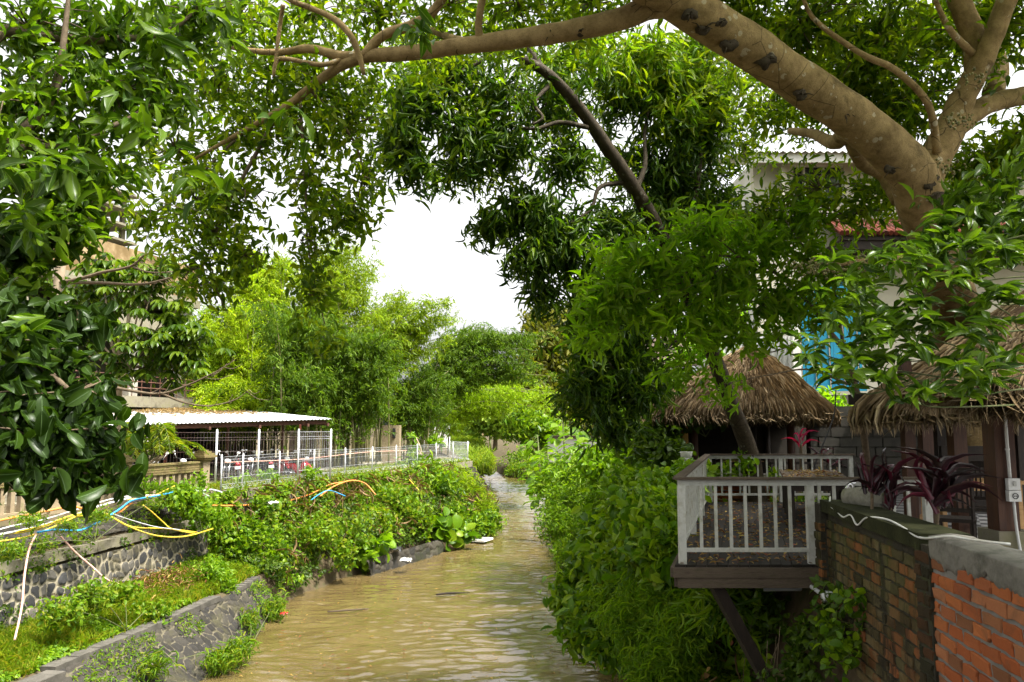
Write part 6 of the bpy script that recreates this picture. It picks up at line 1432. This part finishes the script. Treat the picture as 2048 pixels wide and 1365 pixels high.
shrub('shrub', 'glossy leaved bush leaning over the river at the lower bank', [Bl(1150, 1200, 18.5, 36, 40, .6, 100), Bl(1170, 1260, 17.8, 40, 40, .6, 100), Bl(1200, 1210, 17, 40, 36, .6, 80), Bl(1215, 1290, 16.2, 30, 24, .45, 44)], 8, .25, .1, 'l', M['shrub_mid'], G)
shrub('bamboo_grass', 'fine bamboo grass thicket below the deck', [Bl(1290, 1230, 13.5, 60, 50, .7, 230), Bl(1340, 1190, 12.6, 40, 50, .5, 150), Bl(1295, 1290, 13.6, 40, 44, .5, 160), Bl(1350, 1300, 12.3, 50, 60, .5, 190), Bl(1240, 1210, 15, 40, 36, .5, 120), Bl(1380, 1240, 11.6, 30, 40, .4, 80), Bl(1310, 1350, 12.8, 40, 30, .5, 110)], 18, .2, .012, 'b', M['shrub_bright'], None, 'bamboo grass', droop=.35, spread=(.5, 1.5))
shrub('shrub', 'yellowish creeper covered bush between the deck and the bamboo grass', [Bl(1300, 1110, 14, 40, 40, .5, 70), Bl(1340, 1150, 12.6, 34, 40, .45, 60), Bl(1230, 1170, 16, 30, 30, .4, 40)], 9, .13, .08, 'l', M['creeper'], G)
shrub('shrub', 'dark bush in the shade behind the deck corner by the yellow post', [Bl(1310, 880, 18.6, 40, 45, .6, 110), Bl(1340, 910, 17.8, 34, 30, .5, 70), Bl(1330, 850, 18.8, 26, 24, .4, 50)], 9, .14, .085, 'o', M['creeper_dark'], G)
shrub('shrub', 'light green bush behind the mango foliage', [Bl(1270, 900, 21, 60, 40, .9, 160), Bl(1210, 930, 23, 60, 40, .9, 160), Bl(1320, 760, 24, 50, 60, .8, 120), Bl(1260, 840, 24, 50, 50, .8, 120)], 9, .2, .09, 'l', M['shrub_bright'], G)
shrub('shrub', 'fern like bush with yellow tips beyond the acacia bush', [Bl(1150, 950, 27, 50, 30, .8, 120), Bl(1220, 960, 25, 46, 24, .8, 100), Bl(1110, 960, 29, 34, 30, .7, 80)], 10, .24, .06, 'l', M['shrub_bright'], G)
def sapling(px, py, d, H, n, label, L=.45):
    tp = P(px, py, d); t = thing('broadleaf_sapling', label, 'sapling', (tp.x, d, tp.z - H), 'broad leaved saplings on the right bank')
    b = MB(); b.tube([(tp.x, d, tp.z - H), (tp.x + .1, d, tp.z - H * .5), tuple(tp)], [.06, .05, .02], 7); b.build('trunk', M['stem'], t, True)
    f = RNG.random(n) ** .8; az = RNG.random(n) * 6.283; r = .1 + .25 * (1 - f)
    pos = np.stack([tp.x + np.cos(az) * r, d + np.sin(az) * r, tp.z - H * (1 - f) * .9], 1)
    dd = np.stack([np.cos(az), np.sin(az), np.full(n, -.25)], 1) + RNG.normal(size=(n, 3)) * .2
    leafmesh('leaves', pos + dd * .25, dd, L * RNG.uniform(.7, 1.2, n), L * .62, 'o', M['shrub_bright'], t, .8, smooth=True)
    b = MB()
    for p, d2 in zip(pos[::2], dd[::2]): b.tube([tuple(p - d2 * .1), tuple(p + d2 * .28)], .01, 4)
    b.build('leaf_stalks', M['stem'], t, True)
sapling(1125, 832, 31, 4.2, 70, 'tall broad leaved sapling in front of the white block wall'); sapling(1075, 870, 34, 3.0, 50, 'shorter broad leaved sapling at the water side of the wall'); sapling(1165, 850, 29, 3.2, 60, 'broad leaved sapling right of the tallest one'); sapling(1200, 865, 27, 2.8, 50, 'broad leaved sapling nearest the acacia bush'); sapling(1095, 905, 30, 2.2, 50, 'low spreading sapling beside the tall one')
shrub('shrub', 'bush at the far river bend under the dark olive tree', [W_(4.9, 66, 1.8, 1.4, 3, 1.6, 220), W_(4.6, 86, 1.8, 2.6, 3, 1.6, 240), W_(1.4, 99, 1.6, 2.5, 3, 1.4, 200), W_(5.0, 52, 2.0, 1.3, 4, 1.8, 220), W_(6.5, 75, 3, 2.5, 6, 2, 260)], 9, .34, .15, 'q', M['shrub_mid'], G, jitter=.25)
shrub('shrub', 'pale grassy bush at the tip of the far bank', [W_(1.6, 93, .9, 2.0, 2, .6, 140), W_(4.0, 83, .8, 1.0, 2, .5, 100)], 10, .4, .07, 'b', M['creeper'], G, jitter=.2, droop=-.2)
shrub('shrub', 'leafy bush filling the right bank beyond the saplings', [W_(4.4, 42, 2.6, 1.3, 4, 1.6, 280), W_(4.8, 36, 3.3, 1.5, 4, 1.5, 280), W_(6.3, 50, 3.4, 2, 5, 1.8, 280)], 9, .28, .12, 'q', M['shrub_bright'], G, jitter=.2)
# creepers over the right bank
def cover(name, label, fn, Y0, Y1, t0, t1, n, L, W, kind, mat, out=(.05, .5), dens=.9, thr=-.25, flat=.35, droop=.35, seed=0.0, side=1, upz=.3):
    Yq = RNG.uniform(Y0, Y1, n); tq = RNG.uniform(t0, t1, n); p = fn(Yq, tq)
    if fn is right_pt: p = p[~((p[:, 1] > 9.2) & (p[:, 1] < 17.2) & (p[:, 0] > FL.x + (p[:, 1] - 9.6) * .29 - .25) & (p[:, 2] > 3.7))]
    nz = np.array([mnoise.noise((q[0] * dens + seed, q[1] * dens, q[2] * dens)) for q in p]); k = nz > thr
    p, nz = p[k], nz[k]; o_ = out[0] + (out[1] - out[0]) * np.clip(nz + .5, 0, 1) * RNG.random(len(p)) ** .6
    p = p + np.stack([side * o_, RNG.normal(size=len(p)) * .08, o_ * .45], 1)
    dd = RNG.normal(size=(len(p), 3)) + np.array((side * .7, -.2, -droop)); Ls = L * RNG.uniform(.6, 1.35, len(p))
    o = leafmesh(name, p, dd, Ls, Ls * (W / L), kind, mat, None, flat, np.repeat([[side * .5, -.25, upz]], len(p), 0)); return tag(o, label, 'creeper', None, 'stuff')
cover('creeper', 'green creeper leaves hanging down the right bank above the river', right_pt, 11, 32, .5, 3, 12000, .16, .09, 'l', M['shrub_mid'], (.05, .6), side=-1)
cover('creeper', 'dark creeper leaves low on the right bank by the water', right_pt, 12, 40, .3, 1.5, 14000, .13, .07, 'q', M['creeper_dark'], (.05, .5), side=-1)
cover('creeper', 'sparse creeper and ferns on the earth face under the deck', right_pt, 7, 12, .6, 2.0, 5200, .10, .06, 'l', M['creeper_dark'], (.02, .3), side=-1, thr=.05)
cover('creeper', 'leafy cover along the far right bank', right_pt, 32, 96, .5, 3, 24000, .26, .12, 'q', M['creeper'], (.05, .4), side=-1)
cover('dry_stems', 'dry brown stems caught among the leaves of the right bank', right_pt, 11, 34, .6, 2.9, 700, .4, .016, 's', M['straw_dry'], (.35, .8), thr=-.1, seed=54, droop=.8, side=-1)
cover('yellowed_leaves', 'scattered yellow and brown leaves on the right bank bushes', right_pt, 11, 32, .6, 3, 900, .13, .07, 'l', M['dry'], (.4, .8), thr=-.1, seed=57, side=-1)
for k in range(6):
    y = random.uniform(8.6, 11); x = 3.2 + (y - 9) * .1 + random.uniform(-.1, .2); z0 = random.uniform(3.4, 4.2); b = MB()
    b.tube(bez([(x - .25, y, z0), (x - .38 + random.uniform(-.1, .1), y, z0 - .6), (x - .4 + random.uniform(-.15, .1), y + random.uniform(-.1, .1), z0 - random.uniform(1.2, 2.2))], 8), random.uniform(.002, .005), 4)
    tag(b.build('hanging_root', M['bark_thin'], None, True), 'thin root hanging down the earth face below the deck', 'root', 'roots hanging below the deck')
shrub('vine', 'heart leaved vine climbing the bank under the deck', [Bl(1575, 1260, 9.8, 18, 34, .12, 16), Bl(1590, 1320, 9.5, 18, 26, .12, 12), Bl(1550, 1350, 9.3, 30, 14, .12, 8)], 5, .075, .055, 'o', M['creeper_dark'], None, 'vine')
shrub('fern', 'small ferns growing from the shaded earth beside the deck brace', [Bl(1430, 1200, 10.6, 26, 20, .2, 14), Bl(1450, 1230, 10.4, 20, 24, .2, 10)], 9, .28, .035, 'b', M['shrub_mid'], None, 'fern', droop=.4)
shrub('weed', 'small weeds sprouting at the foot of the brick wall', [Bl(1690, 1300, 8.2, 30, 30, .15, 16), Bl(1665, 1240, 8.8, 18, 18, .12, 8), Bl(1720, 1190, 8.1, 14, 14, .08, 6)], 6, .09, .06, 'o', M['shrub_mid'], None, 'weed')
shrub('vine', 'light green vine tangled round the mango trunk and back railing', [Bl(1490, 925, 17.2, 12, 18, .15, 14), Bl(1450, 945, 17.3, 26, 10, .15, 12), Bl(1545, 955, 17.3, 20, 10, .15, 6), Bl(1414, 950, 16.8, 6, 16, .1, 8)], 6, .13, .08, 'o', M['shrub_bright'], None, 'vine')
shrub('vine', 'dark vine hanging along the front beam of the hut', [Bl(1370, 838, 18.5, 40, 10, .3, 46), Bl(1440, 834, 18.5, 40, 8, .3, 40), Bl(1330, 850, 18.5, 16, 24, .3, 40)], 6, .14, .1, 'o', M['creeper_dark'], None, 'vine', tw=0)
shrub('shrub', 'small tree foliage between the hut roof and the white fence', [Bl(1400, 700, 23, 60, 40, .6, 80), Bl(1650, 810, 20, 40, 24, .4, 50), Bl(1450, 640, 22, 60, 40, .6, 60)], 9, .18, .07, 'l', M['leaf_olive'], G)

# ------------------------------------------------------------------ plants on the left bank
LB = 'shrubs on the left bank'
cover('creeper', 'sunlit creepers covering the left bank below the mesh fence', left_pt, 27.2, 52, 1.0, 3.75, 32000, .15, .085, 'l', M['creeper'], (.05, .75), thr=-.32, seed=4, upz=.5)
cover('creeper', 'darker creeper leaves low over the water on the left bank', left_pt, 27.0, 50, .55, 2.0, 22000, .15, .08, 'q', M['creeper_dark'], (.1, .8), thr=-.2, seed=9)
cover('dry_stems', 'dry brown stems tangled in the creepers of the left bank', left_pt, 27.2, 47, .8, 3.8, 1500, .5, .018, 's', M['straw_dry'], (.2, 1.0), thr=-.1, seed=14, droop=.8)
cover('creeper', 'thin weeds rooted along the top of the pale stone wall', left_pt, 13, 28, 2.7, 3.9, 9000, .10, .05, 'q', M['creeper'], (.02, .25), thr=.05, seed=20)
cover('creeper', 'sparse weeds growing from the pale stone retaining wall', left_pt, 13, 27.2, 2.0, 2.9, 5000, .09, .05, 'q', M['creeper_dark'], (.12, .25), thr=.18, dens=.8, seed=24)
cover('creeper', 'scattered weeds on the sloping dark stone wall', left_pt, 15, 26.6, .3, 1.0, 6000, .11, .03, 'q', M['creeper'], (.10, .28), thr=.22, dens=.7, seed=31)
cover('undergrowth', 'leafy weeds on the grassy ledge', left_pt, 12, 27.4, 1.12, 2.05, 34000, .10, .05, 'l', M['shrub_bright'], (.02, .5), thr=-.12, dens=.8, seed=40, upz=1, side=.4)
n = 30000; Yq = RNG.uniform(12, 27.6, n); p = left_pt(Yq, RNG.uniform(1.08, 2.05, n)); nz = np.array([mnoise.noise((q[0] * 1.1, q[1] * 1.1, 77)) for q in p]); k = nz > -.3
p = p[k]; dd = RNG.normal(size=(len(p), 3)) * .5; dd[:, 2] = 1
o = leafmesh('grass', p, dd, RNG.uniform(.10, .38, len(p)) * (1 + nz[k] * .7), .016, 'b', M['grass'], None, .3); tag(o, 'fresh green grass growing on the ledge between the stone walls', 'grass', None, 'stuff')
n = 9000; Yq = RNG.uniform(28.5, 51, n); p = np.stack([fence_x(Yq) + RNG.uniform(-1.6, .6, n), Yq, np.full(n, 3.68)], 1); dd = RNG.normal(size=(n, 3)) * .5; dd[:, 2] = 1
o = leafmesh('grass', p, dd, RNG.uniform(.08, .32, n), .02, 'b', M['grass'], None, .3); tag(o, 'weedy grass along the foot of the mesh fence', 'grass', None, 'stuff')
def at_left(Y, t_, dx=0, dz=0): q = left_pt(np.array([float(Y)]), np.array([float(t_)]))[0]; return (q[0] + dx, q[1], q[2] + dz)
shrub('shrub', 'rounded bramble hump over the pipes at the balustrade end', [Bl(355, 985, 24.6, 34, 18, .6, 90), Bl(385, 1010, 25.2, 40, 26, .6, 120), Bl(345, 1000, 24.2, 20, 14, .4, 40), Bl(420, 1040, 26.3, 36, 26, .6, 90)], 9, .13, .08, 'l', M['shrub_bright'], LB)
shrub('shrub', 'bright round bush at the far end of the grassy ledge', [Bl(425, 1140, 24.4, 28, 22, .5, 90), Bl(450, 1170, 24.2, 26, 18, .4, 60)], 10, .11, .045, 'l', M['shrub_bright'], LB)
shrub('shrub', 'dark leafy bush hanging where the stone wall ends', [Bl(500, 1060, 28.5, 50, 40, .8, 130), Bl(540, 1110, 28.3, 36, 40, .6, 60), Bl(470, 1085, 27.5, 40, 30, .5, 60), Bl(570, 1150, 28, 20, 24, .4, 24), Bl(520, 1010, 29.4, 40, 20, .6, 60)], 9, .15, .09, 'l', M['shrub_mid'], LB)
shrub('shrub', 'creeper draped bush over the dark hollow at the water', [Bl(650, 1060, 30.8, 40, 40, .8, 60), Bl(690, 1110, 31, 24, 34, .5, 40), Bl(610, 1070, 30, 34, 34, .5, 40), Bl(720, 1050, 32.5, 36, 36, .8, 50)], 9, .15, .09, 'l', M['creeper'], LB)
shrub('broad_leaved_plant', 'light green big leaved plant low at the waterline', [Bl(745, 1095, 33.6, 34, 22, .5, 16), Bl(725, 1110, 33, 22, 16, .4, 9)], 6, .42, .3, 'o', M['shrub_bright'], None, 'plant', droop=.5)
shrub('broad_leaved_plant', 'big heart leaved plant beside the white foam board', [Bl(880, 1055, 39, 26, 16, .5, 12), Bl(918, 1062, 39.4, 18, 14, .4, 9)], 6, .5, .4, 'o', M['shrub_mid'], None, 'plant', droop=.5)
shrub('shrub', 'papaya like plant leaning out from the fence kerb', [Bl(850, 945, 43, 40, 20, .8, 40), Bl(880, 970, 42, 40, 30, .8, 70), Bl(830, 930, 44, 30, 14, .6, 26)], 10, .36, .1, 'l', M['shrub_mid'], LB, droop=.3)
shrub('bamboo_grass', 'feathery yellow green bamboo bush at the corner of the left bank', [Bl(932, 985, 45, 30, 36, 1.2, 240), Bl(960, 1022, 44.6, 24, 32, 1.0, 190), Bl(912, 950, 47, 22, 18, 1.0, 120), Bl(905, 1010, 44, 34, 36, 1.0, 180), Bl(975, 1052, 44.6, 20, 18, .7, 80)], 12, .26, .035, 'q', M['bamboo_green'], None, 'bamboo', droop=.5, jitter=.15)
shrub('shrub', 'low bush overhanging the river at the bank corner', [Bl(972, 1044, 43.4, 24, 22, .8, 90), Bl(940, 1055, 42, 30, 20, .7, 90), Bl(900, 1030, 41, 40, 24, .8, 110)], 9, .22, .11, 'l', M['shrub_mid'], LB)
shrub('shrub', 'sunlit shrub among the creepers under the middle of the fence', [Bl(790, 1000, 37, 44, 34, .9, 130), Bl(760, 1050, 35.5, 40, 30, .8, 110), Bl(830, 1040, 38, 40, 34, .9, 120)], 9, .18, .1, 'l', M['creeper'], LB)
shrub('shrub', 'weeds climbing the concrete balustrade', [Bl(295, 975, 23.6, 24, 16, .3, 26), Bl(400, 958, 27, 12, 14, .3, 20), Bl(335, 985, 24.8, 24, 10, .3, 24)], 8, .12, .06, 'l', M['shrub_bright'], LB)
shrub('shrub', 'yellow green weeds at the foot of the mesh fence by the motorbikes', [Bl(540, 955, 31.4, 22, 12, .3, 26), Bl(620, 945, 32.8, 16, 9, .3, 18), Bl(485, 962, 30.4, 14, 9, .3, 12)], 8, .16, .08, 'l', M['shrub_bright'], LB)
shrub('shrub', 'wet weeds trailing in the water at the foot of the dark sloping wall', [Bl(470, 1300, 20.6, 24, 16, .5, 40), Bl(440, 1320, 20, 26, 16, .5, 40), Bl(545, 1215, 25.2, 24, 22, .5, 44), Bl(310, 1330, 18.2, 20, 24, .2, 24), Bl(500, 1240, 23.6, 20, 20, .4, 26)], 10, .2, .025, 'b', M['creeper'], LB, droop=.5)
shrub('shrub', 'ferny weeds growing through the pipe bundle', [Bl(190, 1032, 20.2, 36, 12, .25, 40), Bl(60, 1040, 18.4, 30, 14, .25, 30), Bl(130, 1050, 19.2, 22, 10, .2, 20), Bl(300, 1005, 23.0, 26, 8, .2, 20), Bl(20, 1100, 17.4, 40, 16, .25, 30)], 10, .1, .03, 'l', M['creeper'], LB, tw=0)
shrub('shrub', 'leafy weeds in front of the left stone wall', [Bl(180, 1190, 18.7, 34, 26, .4, 60), Bl(240, 1180, 19.6, 34, 18, .4, 50), Bl(120, 1220, 17.8, 40, 24, .4, 50), Bl(300, 1220, 20.5, 40, 16, .4, 50)], 9, .12, .06, 'l', M['creeper'], LB)
def strands(name, label, fn, Y0, Y1, t0, t1, n, ln, mat, L, W, side, seed):
    Yq = RNG.uniform(Y0, Y1, n); p = fn(Yq, RNG.uniform(t0, t1, n))
    if fn is right_pt: p = p[~((p[:, 1] > 9.2) & (p[:, 1] < 17.2) & (p[:, 0] > FL.x + (p[:, 1] - 9.6) * .29 - .1) & (p[:, 2] > 3.4))]
    nz = np.array([mnoise.noise((q[1] * .6 + seed, q[2] * .7, 3)) for q in p]); p = p[nz > -.12]
    PP, DD = [], []
    for q in p:
        l_ = ln * random.uniform(.4, 1.3); k = int(l_ / .035); sx, sy = random.uniform(.15, .8) * side, random.gauss(0, .25)
        f = np.linspace(0, 1, k)
        c = np.stack([q[0] + sx * np.sqrt(f) + .03 * np.sin(f * 9 + q[1] * 7), q[1] + sy * f, q[2] + .22 * np.sin(f * 2.6) - l_ * f ** 1.6], 1)
        PP.append(c + RNG.normal(size=c.shape) * .05); dd = RNG.normal(size=c.shape) * .8; dd[:, 2] -= .6; dd[:, 0] += side * .4; DD.append(dd)
    PP, DD = np.concatenate(PP), np.concatenate(DD); PP[:, 2] = np.maximum(PP[:, 2], .12); Ls = L * RNG.uniform(.6, 1.4, len(PP))
    o = leafmesh(name, PP, DD, Ls, Ls * W / L, 'l', mat, None, .35, np.repeat([[side * .4, -.3, .3]], len(PP), 0)); return tag(o, label, 'creeper', None, 'stuff')
strands('creeper', 'trailing vine strands hanging from the left bank towards the water', left_pt, 27.4, 46, 1.6, 3.9, 1500, 1.9, M['creeper'], .12, .07, 1, 2)
strands('creeper', 'darker trailing strands between the sunlit vines of the left bank', left_pt, 27.4, 46, 1.2, 3.4, 900, 1.5, M['shrub_mid'], .13, .08, 1, 12)
strands('creeper', 'trailing vine strands hanging over the right bank', right_pt, 11.5, 32, 1.4, 3.0, 700, 1.7, M['shrub_bright'], .11, .065, -1, 22)
strands('creeper', 'thin weeds hanging over the concrete band of the left wall', left_pt, 14, 27, 3.0, 3.6, 260, .7, M['creeper'], .09, .05, .5, 32)
# dry leaf heap
n = 500; q = P(320, 1150, 23.4); p = np.array([q.x, q.y, 1.5]) + RNG.normal(size=(n, 3)) * np.array((.5, .9, .14)); p[:, 2] += .1; dd = RNG.normal(size=(n, 3)); dd[:, 2] *= .5
o = leafmesh('leaf_heap', p, dd, RNG.uniform(.06, .26, n), .03, 'b', M['dry'], None, .5); tag(o, 'heap of dry brown fronds against the pale stone wall', 'leaf litter', None, 'stuff')

# ------------------------------------------------------------------ things in the water
def w3(px, py, z=0.05): return Pz(px, py, z)
b = MB(); q = w3(955, 1083); b.add([q + Vector((-.75, -.2, .02)), q + Vector((.35, -.5, .02)), q + Vector((.8, .3, .05)), q + Vector((-.3, .6, .04)), q + Vector((-.75, -.2, .12)), q + Vector((.35, -.5, .12)), q + Vector((.8, .3, .15)), q + Vector((-.3, .6, .14))], [(3, 2, 1, 0), (4, 5, 6, 7), (0, 1, 5, 4), (1, 2, 6, 5), (2, 3, 7, 6), (3, 0, 4, 7)])
tag(b.build('foam_board', M['plaster_white']), 'white foam board washed up by the left bank', 'board')
b = MB(); b.tube(bez([w3(872, 1190, .06), w3(900, 1187, .08), w3(940, 1186, .03)], 8), lerp_list([.03, .04, .015], 9), 7, .06)
tag(b.build('driftwood', M['wood_dark'], None, True), 'dark driftwood log floating in mid river', 'log')
b = MB(); b.tube(bez([w3(655, 1224, .06), w3(695, 1221, .08), w3(738, 1218, .02)], 8), lerp_list([.025, .03, .015], 9), 7, .06)
tag(b.build('driftwood', M['wood_weather'], None, True), 'thin driftwood stick floating nearer the left bank', 'log')
n = 340; px_ = RNG.uniform(430, 1200, n); py_ = RNG.uniform(1090, 1360, n); pos = np.array([tuple(Pz(a_, b_, .05)) for a_, b_ in zip(px_, py_)])
pos = pos[(pos[:, 0] > np.interp(pos[:, 1], LY, LFOOT) + .6) & (pos[:, 0] < np.interp(pos[:, 1], RY, RFOOT) - .4)]; dd = RNG.normal(size=(len(pos), 3)); dd[:, 2] *= .08
o = leafmesh('floating_litter', pos, dd, RNG.uniform(.04, .17, len(pos)), RNG.uniform(.02, .05, len(pos)), 'q', M['dry'], None, .96); tag(o, 'small leaves and scraps drifting on the brown river', 'leaf litter', None, 'stuff')
def rag(label, px, py, z, mat, s):
    q = Pz(px, py, z); g = 9; V = []
    for i in range(g):
        for j in range(g):
            x, y = (i / (g - 1) - .5) * s, (j / (g - 1) - .5) * s
            V.append((q.x + x, q.y + y, q.z + s * .35 * (mnoise.noise((x * 7 / s + px, y * 7 / s, 0)) * .7 + .6 - (x * x + y * y) / s / s)))
    Fa = np.array([(i * g + j, (i + 1) * g + j, (i + 1) * g + j + 1, i * g + j + 1) for i in range(g - 1) for j in range(g - 1)])
    o = np_mesh('plastic_bag', np.array(V), Fa, mat, None, True); tag(o, label, 'rubbish', 'rubbish caught on the left bank')
rag('light blue plastic bag caught in weeds at the wall foot', 470, 1298, .25, M['pipe_blue'], .3)
rag('red plastic scrap at the waterline by the wall end', 568, 1228, .3, M['paint_red'], .22)
rag('white plastic bag on the stone plinth at the waterline', 812, 1122, .5, M['plaster_white'], .45)
rag('dark blue rag on the stone plinth at the waterline', 792, 1100, .75, M['pipe_black'], .5)
rag('white plastic scrap in the creepers below the fence', 548, 1008, 3.2, M['plaster_white'], .35)

for t_ in [o for o in SC.objects if o.type == 'EMPTY']: t_.empty_display_size = .1
